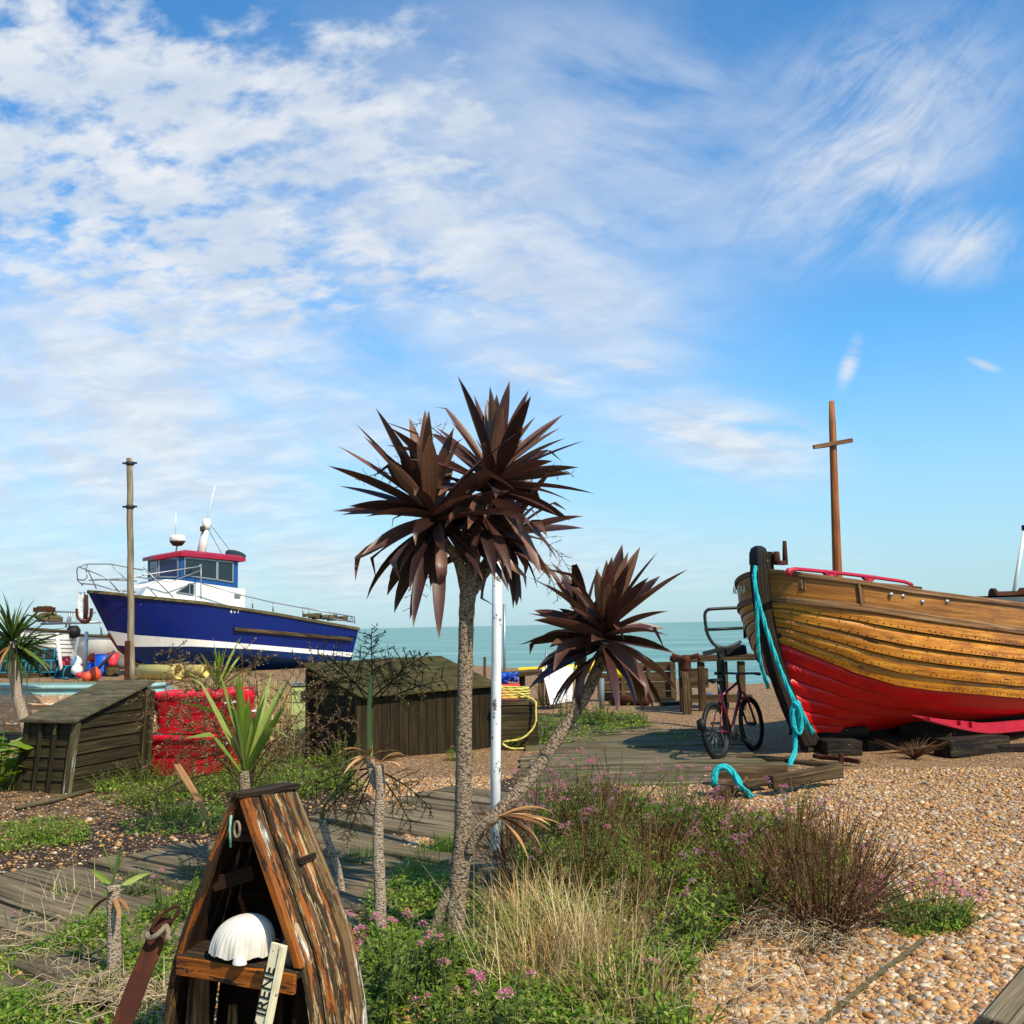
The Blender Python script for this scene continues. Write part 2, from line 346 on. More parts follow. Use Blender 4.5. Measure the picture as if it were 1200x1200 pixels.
def ground_mat():
    t = NT('shingle and soil'); p = t.pos(); sep_ = t.n('ShaderNodeSeparateXYZ')
    pw = t.mapv(p, (1, 1, 0.0))
    wob = t.n('ShaderNodeTexNoise'); t.t.links.new(pw, wob.inputs['Vector']); wob.inputs['Scale'].default_value = 14
    add = t.n('ShaderNodeVectorMath', operation='MULTIPLY_ADD'); t.t.links.new(wob.outputs['Color'], add.inputs[0]); add.inputs[1].default_value = (0.03, 0.03, 0); t.t.links.new(pw, add.inputs[2])
    v1 = t.vor(add.outputs[0], 42); v2 = t.vor(add.outputs[0], 84)
    s1 = t.n('ShaderNodeSeparateColor'); t.t.links.new(v1.outputs['Color'], s1.inputs[0]); s2 = t.n('ShaderNodeSeparateColor'); t.t.links.new(v2.outputs['Color'], s2.inputs[0])
    c1 = t.ramp(s1.outputs[0], PEB); c2 = t.ramp(s2.outputs[0], PEB)
    pick = t.math('GREATER_THAN', t.noise(pw, 9, 3), 0.52); col = t.mix(pick, c1, c2)
    dist = t.math('ADD', t.math('MULTIPLY', v1.outputs['Distance'], t.math('SUBTRACT', 1.0, pick)), t.math('MULTIPLY', v2.outputs['Distance'], pick))
    col = t.mix(t.step(dist, 0.35, 0.75), col, t.mix(0.7, col, '#2a1c12'))
    big = t.noise(pw, 0.7, 5, 0.6); col = t.mix(0.35, col, t.ramp(big, [(0.3, 0.7), (0.7, 1.15)]), 'MULTIPLY')
    so = t.n('ShaderNodeAttribute', attribute_name='soil').outputs['Fac']
    sn = t.noise(pw, 22, 6, 0.65); soilc = t.ramp(sn, [(0.3, '#1e170f'), (0.55, '#3d3022'), (0.75, '#5a4a35')])
    fleck = t.vor(pw, 48); fs = t.n('ShaderNodeSeparateColor'); t.t.links.new(fleck.outputs['Color'], fs.inputs[0])
    soilc = t.mix(t.math('MULTIPLY', t.math('GREATER_THAN', fs.outputs[1], 0.8), t.step(fleck.outputs['Distance'], 0.5, 0.3)), soilc, c2)
    k = t.step(t.math('ADD', so, t.math('MULTIPLY', t.math('SUBTRACT', t.noise(pw, 5, 6, 0.7), 0.5), 0.9)), 0.38, 0.62)
    col = t.mix(k, col, soilc)
    h = t.math('SUBTRACT', 1.0, dist); h = t.math('ADD', h, t.math('MULTIPLY', big, 0.6)); t.bump(h, 0.85, 0.02)
    return t.done(col, 0.85, 0.2)
def sea_mat():
    t = NT('sea water'); p = t.pos()
    w1 = t.noise(t.mapv(p, (0.10, 0.35, 1), (0, 0, R(12))), 1.0, 7, 0.6, 0.3); w2 = t.noise(t.mapv(p, (0.012, 0.06, 1)), 1.0, 4, 0.5)
    col = t.ramp(t.math('ADD', t.math('MULTIPLY', w1, 0.5), t.math('MULTIPLY', w2, 0.5)), [(0.36, '#4f7c76'), (0.5, '#688f88'), (0.66, '#8aab9f')])
    t.bump(w1, 0.6, 0.5); return t.done(col, 0.5, 0.2)
M = {}
M['ground'] = ground_mat(); M['sea'] = sea_mat(); M['pebble'] = pebble_mat()
M['old_deck'] = wood('weathered grey sleeper wood', '#38301f', '#71644c', '#978a6e', (0.8, 34, 34), 0.6, 0.9, 0.15, algae=('#55513a', 0.55, 0.6), isl=0.5)
M['green_deck'] = wood('mossy board wood', '#2e2a1a', '#665d45', '#948a6c', (1.0, 22, 22), 0.8, 0.9, 0.15, algae=('#4c4824', 0.52, 0.6), isl=0.55)
M['shed'] = wood('olive shed boards', '#15110a', '#38301a', '#5a4f2f', (1.3, 34, 34), 0.7, 0.85, 0.2, algae=('#2c2a10', 0.5, 0.6), isl=0.45)
M['shed_dark'] = wood('dark olive shed panels', '#110d06', '#2b2210', '#42371c', (1.4, 14, 14), 0.4, 0.85, 0.2, algae=('#2f2c10', 0.5, 0.5), isl=0.35)
M['shed_roof'] = wood('felted shed roof with lichen', '#2c281c', '#534c38', '#787058', (2.2, 18, 18), 0.5, 0.9, 0.15, algae=('#57552a', 0.5, 0.7), patch=[('#8d8872', 0.66, 7)], isl=0.2, cracks=False)
M['moss_roof'] = wood('mossy shed roof', '#25220f', '#3f391c', '#5c5230', (3, 8, 8), 0.5, 0.9, 0.15, algae=('#42421a', 0.5, 0.7), isl=0.2, cracks=False)
M['shed_post'] = wood('pale flaking corner post', '#2c2714', '#5f5839', '#8e876c', (1.2, 26, 26), 0.7, 0.85, 0.2, patch=[('#a8a597', 0.58, 16)], isl=0.2)
M['pole'] = wood('silvery pole wood', '#4a4030', '#8a7c64', '#b5a78c', (0.9, 30, 30), 0.6, 0.85, 0.2, isl=0)
M['varnish'] = wood('varnished amber planking', '#60320a', '#ba7519', '#dca23e', (1.3, 30, 30), 0.45, 0.5, 0.35, specks=('#1c0f05', 0.64), algae=('#7a4510', 0.5, 0.65), patch=[('#3a1f09', 0.615, 12)], isl=0.35, cracks=False)
M['varnish2'] = wood('worn bulwark planking', '#57300c', '#99611b', '#bf8838', (1.2, 26, 26), 0.3, 0.5, 0.35, specks=('#1c0f05', 0.73), algae=('#7a4c16', 0.5, 0.7), patch=[('#5a3312', 0.66, 6)], isl=0.4, cracks=False)
M['trim'] = wood('grey brown rail timber', '#3a2413', '#7b5a3a', '#a98a66', (1.0, 30, 30), 0.5, 0.8, 0.2, isl=0.2)
M['stem'] = wood('black weathered stem timber', '#070504', '#1d150d', '#54462e', (1.5, 22, 22), 1.0, 0.8, 0.25, specks=('#6b5a3c', 0.68), isl=0)
M['mast'] = wood('reddish mast wood', '#5a2c10', '#96551f', '#bd7c3d', (0.8, 34, 34), 0.4, 0.6, 0.3, isl=0)
M['seam'] = paint('plank seam and lap shade', '#2a1808', 0.8, 0.2)  # dark seam tar, with the shadow under each lap painted into the colour
M['seamred'] = paint('red seam and lap shade', '#6e0a0e', 0.7, 0.2)  # darker red band below each lap, lap shadow put into the colour
M['red'] = paint('red bottom paint', '#c80306', 0.42, 0.35, dirt='#7c0a16', damt=0.6, dscale=3, bump=0.15, fade=lin('#a80810'), chips=('#5a1a14', 0.70, 10))
M['pinkred'] = paint('faded pink red paint', '#ae1830', 0.45, 0.35, dirt='#6a101c', damt=0.7, dscale=9)
M['old_beam'] = wood('old brown beam', '#1a130b', '#4c3d28', '#7b6749', (1.0, 20, 20), 0.9, 0.9, 0.15, isl=0.5)
M['navy'] = paint('navy hull paint', '#061e64', 0.32, 0.35, dirt='#10164a', damt=0.4, dscale=1.5, bump=0.02, fade=lin('#051a58'))
M['navy2'] = paint('boot blue paint', '#17458c', 0.5, 0.35, dirt='#0b2348', damt=0.7, dscale=2, bump=0.05)
M['cabinblue'] = paint('cabin blue paint', '#0f4a86', 0.35, 0.45, dirt='#0a2c50', damt=0.4)
M['white'] = paint('white boat paint', '#e9e6da', 0.4, 0.4, dirt='#a08c62', damt=0.5, dscale=2.5, bump=0.03)
M['white2'] = paint('chalky white paint', '#e4e4e0', 0.55, 0.3, dirt='#8d8a80', damt=0.45, dscale=5, chips=('#5f5c54', 0.60, 12), bump=0.25)
M['maroon'] = paint('maroon roof paint', '#99122f', 0.4, 0.4, dirt='#5f0f20', damt=0.5, dscale=3)
M['olive_rail'] = wood('olive gunwale timber', '#2a2412', '#5f5536', '#857b58', (1.0, 20, 20), 0.4, 0.85, 0.2, isl=0)
M['steel'] = paint('galvanised rail steel', '#9a9c9c', 0.4, 0.5, dirt='#6a5340', damt=0.5, metal=0.6)
M['rust'] = paint('rusty iron', '#43241a', 0.88, 0.15, dirt='#70401f', damt=0.7, dscale=20, bump=0.8)
M['black'] = paint('black rubber', '#121212', 0.6, 0.3)
M['darkmetal'] = paint('dark tarnished metal', '#2c3230', 0.5, 0.4, dirt='#4c3a2a', damt=0.5, metal=0.4)
M['bikered'] = paint('bike frame red', '#6c0e1e', 0.3, 0.5)
def rope_mat(name, a, b):
    t = NT(name); n = t.noise(t.gc(), 60, 3); c = t.ramp(n, [(0.3, a), (0.7, b)]); t.bump(n, 0.5, 0.004); return t.done(c, 0.75, 0.2)
M['rope'] = rope_mat('turquoise rope', '#0f7f86', '#2cbcbc'); M['yrope'] = rope_mat('yellow rope', '#b9a63e', '#e0d27a'); M['tanrope'] = rope_mat('dry rope', '#5a4c3a', '#9a8b70')
M['cordgreen'] = rope_mat('faded green cord', '#4a8a78', '#86b8a4')
M['darkrope'] = rope_mat('dark green rope', '#3a3520', '#6a5f42')
def glass_mat(name, c):
    t = NT(name); return t.done(c, 0.06, 0.6)
M['glass'] = glass_mat('dark cabin glass', '#18222a'); M['glass2'] = glass_mat('blue cabin glass', '#101c46')
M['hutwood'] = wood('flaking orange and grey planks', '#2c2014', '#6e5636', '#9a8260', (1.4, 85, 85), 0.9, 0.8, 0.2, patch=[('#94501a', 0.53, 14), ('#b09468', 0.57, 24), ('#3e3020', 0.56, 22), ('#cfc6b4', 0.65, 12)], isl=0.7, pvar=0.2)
M['huttrim'] = wood('orange varnish edge', '#4c2408', '#94500f', '#b86e1e', (2.4, 80, 80), 0.8, 0.6, 0.3, patch=[('#33241a', 0.56, 30)], isl=0.2)
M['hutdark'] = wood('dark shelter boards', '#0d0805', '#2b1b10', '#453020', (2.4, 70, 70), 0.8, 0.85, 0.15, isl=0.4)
M['huttan'] = wood('rubbed tan boards', '#2a1a0e', '#6b4a2c', '#a5805a', (5, 50, 50), 1.0, 0.9, 0.15, isl=0.4)
M['cap'] = wood('dark cap board', '#120d08', '#33281b', '#5c4c36', (2.4, 80, 80), 0.9, 0.9, 0.15, isl=0)
M['cream'] = paint('cream sign paint', '#d8cda6', 0.6, 0.3, dirt='#7d6a40', damt=0.7, dscale=30, chips=('#5a4a30', 0.66, 40), bump=0.3)
M['ink'] = paint('black letters', '#15130f', 0.6, 0.3)
M['shellw'] = paint('white shell', '#dcd4c4', 0.55, 0.3, dirt='#94866c', damt=0.4, dscale=18, bump=0.2)
M['tubred'] = paint('red moulded plastic', '#d3142c', 0.35, 0.45, dirt='#8e0f22', damt=0.4, dscale=5)
M['lime'] = paint('pale lime paint', '#b4c07a', 0.5, 0.35, dirt='#6a7040', damt=0.4)
M['teal'] = paint('teal pot netting', '#18758a', 0.7, 0.2, dirt='#0c3440', damt=0.6, dscale=25)
M['barrelblue'] = paint('blue plastic', '#1450b4', 0.4, 0.4); M['buoyorange'] = paint('orange buoy', '#e0502c', 0.45, 0.35); M['buoyred'] = paint('red buoy', '#d8303c', 0.45, 0.35)
M['yellow'] = paint('yellow float', '#e6c31e', 0.45, 0.4, dirt='#a08020', damt=0.4); M['pipe'] = paint('cream yellow pipe', '#d6c070', 0.5, 0.35, dirt='#7a6430', damt=0.5)
M['dinghyblue'] = paint('pale blue flaking paint', '#8fb7b4', 0.6, 0.3, dirt='#9a7a58', damt=0.7, dscale=9, chips=('#a56a3c', 0.62, 14))
M['dinghyrust'] = paint('flaking rust and white paint', '#c9a987', 0.7, 0.25, dirt='#a35a2c', damt=0.9, dscale=12, chips=('#e2d8c8', 0.56, 18), bump=0.4)
M['plastic_white'] = paint('white plastic', '#e8e8e6', 0.4, 0.4, dirt='#b5b0a5', damt=0.3); M['greypaint'] = paint('grey deck paint', '#6f7a78', 0.6, 0.3, dirt='#4a4c46', damt=0.5)
M['stone'] = paint('grey stone', '#6f6a60', 0.85, 0.2, dirt='#3e3a32', damt=0.6, dscale=14, bump=0.6); M['peelpole'] = M['white2']
# plants
def bark(name, a, b, c, ring=38):
    t = NT(name); g = t.gc(); v = t.vor(t.mapv(g, (ring, ring * 0.8, ring * 0.8)), 1.0); n = t.noise(t.mapv(g, (ring * 1.3, 30, 30)), 1.0, 6, 0.65)
    h = t.math('ADD', t.math('MULTIPLY', v.outputs['Distance'], -0.55), t.math('ADD', n, 0.22)); col = t.ramp(h, [(0.20, a), (0.38, b), (0.62, c)])
    t.bump(h, 1.0, 0.015); return t.done(col, 0.9, 0.15)
M['bark'] = bark('cordyline bark', '#43372a', '#806e57', '#a5917a', 85); M['bark2'] = bark('pale cordyline bark', '#6a5848', '#a08c74', '#bfae98', 110)
M['bronze'] = leafmat('bronze sword leaf', [(0, '#2b1712'), (0.35, '#45281f'), (0.7, '#5e3c2e'), (1, '#8a6248')], 0.16, 0.42, 0.4, along=('#8c6d52', 0.85, 1.08), vein=True)
M['sword_green'] = leafmat('green sword leaf', [(0, '#4e6a1a'), (0.5, '#7a922e'), (1, '#a2ae58')], 0.35, 0.45, 0.4, along=('#9aa860', 0.85, 1.1), vein=True)
M['sword_dark'] = leafmat('dark green sword leaf', [(0, '#22340f'), (0.5, '#3d5720'), (1, '#687a34')], 0.3, 0.5, 0.35, along=('#8a8a50', 0.85, 1.1), vein=True)
M['sword_dead'] = leafmat('dead tan sword leaf', [(0, '#6b4526'), (0.5, '#a0754a'), (1, '#c79e70')], 0.2, 0.7, 0.2, along=('#b88f62', 0.8, 1.1), vein=True)
M['leaf'] = leafmat('fresh valerian leaf', [(0, '#364a14'), (0.5, '#5c7424'), (1, '#8c9646')], 0.4, 0.5, 0.35)
M['leaf_bright'] = leafmat('bright weed leaf', [(0, '#48680f'), (0.5, '#72942084'[:7]), (0.85, '#96a83e'), (1, '#b0a85a')], 0.4, 0.5, 0.35)
M['leaf_olive'] = leafmat('olive shrub leaf', [(0, '#3c3c14'), (0.5, '#636026'), (1, '#8e8646')], 0.3, 0.6, 0.25)
M['leaf_dry'] = leafmat('drying leaf', [(0, '#3c2c14'), (0.5, '#6a5c2a'), (1, '#8f8a48')], 0.3, 0.7, 0.2)
M['flower'] = leafmat('pink valerian floret', [(0, '#c04c78'), (0.5, '#d6789c'), (1, '#e8aabc')], 0.3, 0.6, 0.2)
M['flower_old'] = leafmat('faded pink floret', [(0, '#9a5a70'), (0.5, '#b57c90'), (1, '#c9a29e')], 0.3, 0.7, 0.2)
M['stem_green'] = leafmat('green stem', [(0, '#4a5522'), (1, '#75803a')], 0.1, 0.6, 0.2); M['stem_brown'] = leafmat('brown dry stem', [(0, '#34200f'), (0.6, '#5c3c22'), (1, '#8a684a')], 0.1, 0.8, 0.15)
M['stem_pale'] = leafmat('bleached stem', [(0, '#8a7454'), (0.5, '#b59d76'), (1, '#d6c6a4')], 0.1, 0.8, 0.15)
M['straw'] = leafmat('dry straw grass', [(0, '#86683a'), (0.5, '#c0a264'), (1, '#e2cc98')], 0.3, 0.7, 0.2); M['grass'] = leafmat('grass blade', [(0, '#3f6414'), (0.6, '#6d9226'), (1, '#a3ab52')], 0.4, 0.5, 0.3)
M['seed'] = leafmat('pale seed heads', [(0, '#6e5c3a'), (0.5, '#94825a'), (1, '#bcaa80')], 0.2, 0.8, 0.2); M['twig'] = leafmat('dark shrub twig', [(0, '#1e1a0c'), (0.6, '#3c361a'), (1, '#5a5230')], 0.05, 0.8, 0.15)
# ---------------------------------------------------------------- setting: ground, sea, boardwalks
def to_px(x, y, z):
    x = np.asarray(x, float); y = np.asarray(y, float); z = np.asarray(z, float) - EYE.z
    c = lambda v: x * v.x + y * v.y + z * v.z
    d = np.maximum(c(_f), 0.05); return 600 + FPX * c(_r) / d, 600 - FPX * c(_u) / d
def inpoly(px, py, poly):
    ins = np.zeros(px.shape, bool); n = len(poly)
    for i in range(n):
        x1, y1 = poly[i]; x2, y2 = poly[(i + 1) % n]
        cond = ((y1 > py) != (y2 > py)) & (px < (x2 - x1) * (py - y1) / ((y2 - y1) if y2 != y1 else 1e-9) + x1); ins ^= cond
    return ins
SOIL = [[(425, 1320), (420, 1010), (535, 985), (600, 905), (690, 905), (800, 960), (900, 960), (985, 1010), (1075, 1060), (1030, 1095), (900, 1080), (820, 1120), (790, 1320)],
        [(-400, 1500), (-400, 985), (0, 985), (150, 962), (260, 930), (400, 915), (470, 960), (460, 1010), (430, 1500)],
        [(100, 925), (180, 885), (350, 880), (420, 900), (400, 940), (150, 960)], [(600, 835), (745, 835), (760, 852), (650, 880), (590, 880)]]
DARK_GRAVEL = [(-300, 990), (-300, 925), (60, 925), (180, 915), (175, 960), (60, 990)]
def shore(x): return np.interp(x, [-400, -60, -40, -5, 6, 30, 400], [90, 82, 75, 50, 27, 24, 24])
def ghn(x, y): return 0.018 * np.sin(1.3 * x + 0.4) * np.sin(0.9 * y) + 0.012 * np.sin(2.7 * x + 1.9 * y) + 0.008 * np.sin(5.1 * x - 3.3 * y)
ys = [-6.0]
while ys[-1] < 130: ys.append(ys[-1] + max(0.07, 0.011 * abs(ys[-1])) if ys[-1] > 2.5 else ys[-1] + 0.5)
ys = np.array(ys); us = np.linspace(-1, 1, 221)
GY, GU = np.meshgrid(ys, us, indexing='ij'); GX = GU * (5 + np.maximum(GY, 0) * 0.95)
GZ = ghn(GX, GY); over = np.maximum(GY - shore(GX), 0); GZ = np.where(over > 0, GZ * np.exp(-over) - over * 0.22, GZ); GZ = np.maximum(GZ, -7)
ppx, ppy = to_px(GX, GY, np.zeros_like(GX))
soil = np.zeros(GX.shape)
for pl in SOIL: soil[inpoly(ppx, ppy, pl)] = 1.0
soil[inpoly(ppx, ppy, DARK_GRAVEL)] = 0.52
for _ in range(2): soil[1:-1, 1:-1] = (soil[1:-1, 1:-1] * 2 + soil[2:, 1:-1] + soil[:-2, 1:-1] + soil[1:-1, 2:] + soil[1:-1, :-2]) / 6
nr, nc = GX.shape; idx = np.arange(nr * nc).reshape(nr, nc)
quads = np.stack([idx[:-1, :-1], idx[:-1, 1:], idx[1:, 1:], idx[1:, :-1]], -1).reshape(-1, 4)
def np_mesh(name, V, F, mats, smooth=True):
    V = np.asarray(V, np.float32); F = np.asarray(F, np.int32); me = bpy.data.meshes.new(name); k = F.shape[1]
    me.vertices.add(len(V)); me.vertices.foreach_set('co', V.ravel()); me.loops.add(F.size); me.loops.foreach_set('vertex_index', F.ravel())
    me.polygons.add(len(F)); me.polygons.foreach_set('loop_start', np.arange(len(F), dtype=np.int32) * k); me.polygons.foreach_set('loop_total', np.full(len(F), k, np.int32))
    me.polygons.foreach_set('use_smooth', np.full(len(F), smooth)); me.update(calc_edges=True); me.validate()
    for mt in mats: me.materials.append(mt)
    o = bpy.data.objects.new(name, me); COL.objects.link(o); return o
ground = np_mesh('ground', np.stack([GX, GY, GZ], -1).reshape(-1, 3), quads, [M['ground']])
at = ground.data.attributes.new('soil', 'FLOAT', 'POINT'); at.data.foreach_set('value', soil.ravel().astype(np.float32)); ground['kind'] = 'structure'
sv = []; sr = [20, 60, 120, 250, 600, 1500, 4000, 12000, 40000]
rows = [[Vector((u * (r_ * 1.2 + 60), r_, -2.0)) for u in np.linspace(-1, 1, 9)] for r_ in sr]
b = MB(); b.grid(rows); sea = b.build('sea', M['sea']); sea['kind'] = 'structure'

# loose pebbles on the near shingle (one uncountable mass)
def icos(sub):
    bm = bmesh.new(); bmesh.ops.create_icosphere(bm, subdivisions=sub, radius=1.0); bm.verts.ensure_lookup_table()
    v = np.array([x.co[:] for x in bm.verts]); f = np.array([[q.index for q in p.verts] for p in bm.faces]); bm.free(); return v, f
def pebbles():
    r_ = np.random.default_rng(3); N = 500000
    yy = 3.6 + 7.5 * r_.random(N) ** 1.5; xx = (r_.random(N) * 2 - 1) * (yy * 0.56 + 0.2)
    px_, py_ = to_px(xx, yy, np.zeros(N)); gj = np.clip(np.searchsorted(ys, yy) - 1, 0, nr - 2); gi = np.clip(((xx / (5 + yy * 0.95) + 1) / 2 * 220).round().astype(int), 0, 220)
    so = soil[gj, gi]
    keep = (px_ > -20) & (px_ < 1230) & (py_ < 1240) & (r_.random(N) > np.where(so > 0.5, 0.93, so * 1.5))
    xx, yy = xx[keep], yy[keep]; n = len(xx); out = []
    size = np.clip(r_.lognormal(-4.98, 0.46, n), 0.0045, 0.028)
    near = yy < 6.2
    for sel, sub in ((near, 2), (~near, 1)):
        V0, F0 = icos(sub); k = sel.sum()
        if sub == 1: V0 = V0 * 1.08
        s_ = size[sel][:, None, None] * np.stack([r_.uniform(0.85, 1.5, k), r_.uniform(0.75, 1.1, k), r_.uniform(0.45, 0.75, k)], -1)[:, None, :]
        lump = 1 + 0.13 * np.sin(V0[None] * 2.2 + r_.random((k, 1, 3)) * 6.28); V = V0[None] * lump * s_
        a = r_.random(k) * 6.283; tl = (r_.random(k) - 0.5) * 0.9; ca, sa, ct, st = np.cos(a)[:, None], np.sin(a)[:, None], np.cos(tl)[:, None], np.sin(tl)[:, None]
        x, y, z = V[..., 0], V[..., 1], V[..., 2]; y, z = y * ct - z * st, y * st + z * ct; x, y = x * ca - y * sa, x * sa + y * ca
        X, Y = xx[sel], yy[sel]; Z = ghn(X, Y) + size[sel] * r_.uniform(0.05, 0.55, k)
        V = np.stack([x + X[:, None], y + Y[:, None], z + Z[:, None]], -1)
        F = F0[None] + (np.arange(k) * len(V0))[:, None, None]; out.append((V.reshape(-1, 3), F.reshape(-1, 3)))
    V = np.concatenate([out[0][0], out[1][0]]); F = np.concatenate([out[0][1], out[1][1] + len(out[0][0])])
    o = np_mesh('pebbles', V, F, [M['pebble']]); o['kind'] = 'stuff'; tag(o, 'loose tan and orange shingle pebbles covering the beach', 'pebbles')
pebbles()

def boardwalk(name, label, o, d, p, blen, widths, mt, lift=-0.026, skip=(), ragged=0.15):
    d = Vector((*d, 0)).normalized(); p = Vector((*p, 0)).normalized(); b = MB(); t = 0
    for i, w in enumerate(widths):
        if i not in skip:
            c = Vector(o) + p * (t + w / 2); z = lift + rng.uniform(-0.015, 0.015)
            a0 = c + d * rng.uniform(-ragged, ragged); a1 = c + d * (blen + rng.uniform(-ragged, ragged)); a0.z = z + rng.uniform(-.012, .012); a1.z = z + rng.uniform(-.012, .012)
            b.beam(a0, a1, w - rng.uniform(0.02, 0.05), 0.11, jit=0.0035, segs=8)
        t += w
    ob = b.build(name, mt, bevel=0.008); tag(ob, label, 'boardwalk'); return ob
boardwalk('boardwalk', 'grey weathered sleeper boardwalk behind the upturned boat shelter', (-4.75, 5.15, 0), (1.17, -0.96), (0.634, 0.773), 2.7, [rng.uniform(0.24, 0.36) for _ in range(23)], M['old_deck'])
boardwalk('boardwalk', 'greenish mossy boardwalk between the white pole and the bicycle', (0.15, 10.3, 0), (1, 0.02), (0, 1), 2.75, [rng.uniform(0.2, 0.26) for _ in range(22)], M['green_deck'])
# ---------------------------------------------------------------- the clinker boat
def wooden_boat():
    F = Frame((P(893, 655, 12.0).x, 12.0, 0), R(38)); L = 7.0
    root = thing('clinker_boat', 'varnished clinker beach boat with red bottom propped on the shingle', 'boat', F(1.2, 0, 0))
    ZB = [2.187, 1.84, 1.74, 1.63, 1.53, 1.43, 1.34, 1.14, .94, .74, .56, .40, .27]
    YM = [1.25, 1.28, 1.265, 1.25, 1.22, 1.17, 1.10, 1.00, .86, .68, .45, .22, .07]
    ZM = [1.78, 1.45, 1.25, 1.06, .90, .725, .57, .45, .36, .30, .26, .235, .22]
    EE = [2.6, 2.65, 2.7, 2.75, 2.8, 2.9, 3.0, 3.1, 3.25, 3.4, 3.5, 3.6, 3.6]; EX = [.5, .51, .53, .55, .58, .61, .65, .70, .76, .82, .9, .95, 1]
    s0 = lambda z: 0.72 * max(0, (2.25 - z) / 2.1) ** 2.0
    def pt(j, sp):
        st = s0(ZB[j]); s = st + sp; t = min(sp / EE[j], 1); g = (1 - (1 - t) ** 2) ** EX[j]
        taper = 1 - 0.22 * max(0, (s - 4.6) / 2.4) ** 2
        h = 1 - (1 - min(sp / 3.7, 1)) ** 1.8
        z = ZB[j] + (ZM[j] - ZB[j]) * h + 0.28 * max(0, (s - 4.4) / 2.6) ** 2 * (1 if j < 8 else 1.3)
        y = 0.055 + YM[j] * g * taper
        return s, y, z
    # the sheer, rub rail and paint line as they run on the side we see (measured heights along the boat)
    SHEER = [(905, 667), (1000, 679), (1068, 690), (1130, 698), (1200, 706.5), (1330, 717)]; RUB = [(909, 702), (1000, 711), (1058, 719.5), (1100, 726), (1200, 740), (1330, 752)]
    PAINT = [(912, 752), (960, 771), (1000, 787), (1047, 801), (1091, 807), (1200, 817), (1330, 826)]
    pt0 = pt
    def zfix(j, s, y, z, line):
        q = F(s, y, 0); px_ = to_px(q.x, q.y, z)[0]; return P(float(px_), interp(float(px_), [a[0] for a in line], [a[1] for a in line]), q.y).z
    memo = {}
    def pt(j, sp):
        if (j, sp) in memo: return memo[j, sp]
        s, y, z = pt0(j, sp)
        if j in (0, 1, 6): z = zfix(j, s, y, z, {0: SHEER, 1: RUB, 6: PAINT}[j])
        elif j < 6:
            z1, z6 = pt(1, sp)[2], pt(6, sp)[2]; o1, o6 = pt0(1, sp)[2], pt0(6, sp)[2]; z = z1 + (z6 - z1) * (o1 - z) / (o1 - o6)
        else:
            z6 = pt(6, sp)[2]; o6 = pt0(6, sp)[2]; z = ZM[12] * .9 + (z - ZM[12] * .9) * (z6 - ZM[12] * .9) / (o6 - ZM[12] * .9)
        memo[j, sp] = (s, y, z); return memo[j, sp]
    SP = [0, .03, .07, .12, .18, .25, .33, .42, .5, .54, .6, .7, .8, .9, 1.0, 1.1, 1.25, 1.4, 1.6, 1.8, 2.0, 2.25, 2.5, 2.8, 3.1, 3.5, 3.9, 4.3, 4.8, 5.3, 5.8, 6.3]
    def strake(mb, j, side, out0, out1, m=0, seam=.01):
        rows = []; gs = []; step = 0.50 + 0.035 * (6 - j)
        for sp in SP:
            a = pt(j, sp); c = pt(j + 1, sp); dz, dy = c[2] - a[2], c[1] - a[1]; ln = math.hypot(dz, dy) or 1
            ny, nz = -dz / ln, dy / ln
            k = interp(sp, [0, .15, step - .03, step + .05], [.15, .5, .55, 1.0]); row = []
            for t, o_ in ((0, out0), (seam, out0), (seam + .001, out0 + .004 * (seam > 0.02)), (0.5, (out0 + out1 * k) / 2), (1.0, out1 * k), (1.0, -0.004)):
                bulge = 0.006 * math.sin(t * math.pi)
                y = a[1] + dy * t + ny * (o_ + bulge); z = a[2] + dz * t + nz * (o_ + bulge); s = a[0] + (c[0] - a[0]) * t
                row.append((F(s, side * y, z), (s + 7.3 * j, t * ln + 3 * j, side)))
            rows.append([r_[0] for r_ in row]); gs.append([Vector(r_[1]) for r_ in row])
        mb.grid([r_[:2] for r_ in rows], 1 if seam > .02 else m, True, gs=[g[:2] for g in gs]); mb.grid([r_[1:5] for r_ in rows], m, True, gs=[g[1:5] for g in gs]); mb.grid([r_[4:] for r_ in rows], 1 if seam > .02 else m, False, gs=[g[4:] for g in gs])  # band below the lap and its underside coloured dark to strengthen the lap shadow
    bul, hull, bot = MB(), MB(), MB()
    for side in (1, -1):
        strake(bul, 0, side, 0.0, 0.0)
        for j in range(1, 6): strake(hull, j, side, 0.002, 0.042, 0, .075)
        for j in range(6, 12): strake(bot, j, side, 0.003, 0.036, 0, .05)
    # transom closes the stern
    pr = [pt(j, SP[-1]) for j in range(13)]
    hull.poly([F(p[0], p[1], p[2]) for p in pr] + [F(p[0], -p[1], p[2]) for p in reversed(pr)])
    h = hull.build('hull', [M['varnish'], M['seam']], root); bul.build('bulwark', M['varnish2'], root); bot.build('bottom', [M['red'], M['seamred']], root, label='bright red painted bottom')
    # rails
    for nm, j, w, hh, up, mt in (('gunwale_rail', 0, .075, .055, -.025, 'trim'), ('rubbing_rail', 1, .07, .075, 0, 'trim')):
        mb = MB()
        for side in (1, -1):
            rows = []; gs = []
            for sp in SP:
                s, y, z = pt(j, sp); y2 = y + w * 0.55
                yi = y - w * (0.8 if j == 0 else 0.1)
                rows.append([F(s, side * yy, z + zz) for yy, zz in ((yi, up + hh * .5), (y2 - .01, up + hh * .5), (y2, up + hh * .3), (y2, up - hh * .5), (yi, up - hh * .5))])
                gs.append([Vector((s, k * .04, side)) for k in range(5)])
            mb.grid(rows, 0, False, closed=True, gs=gs)
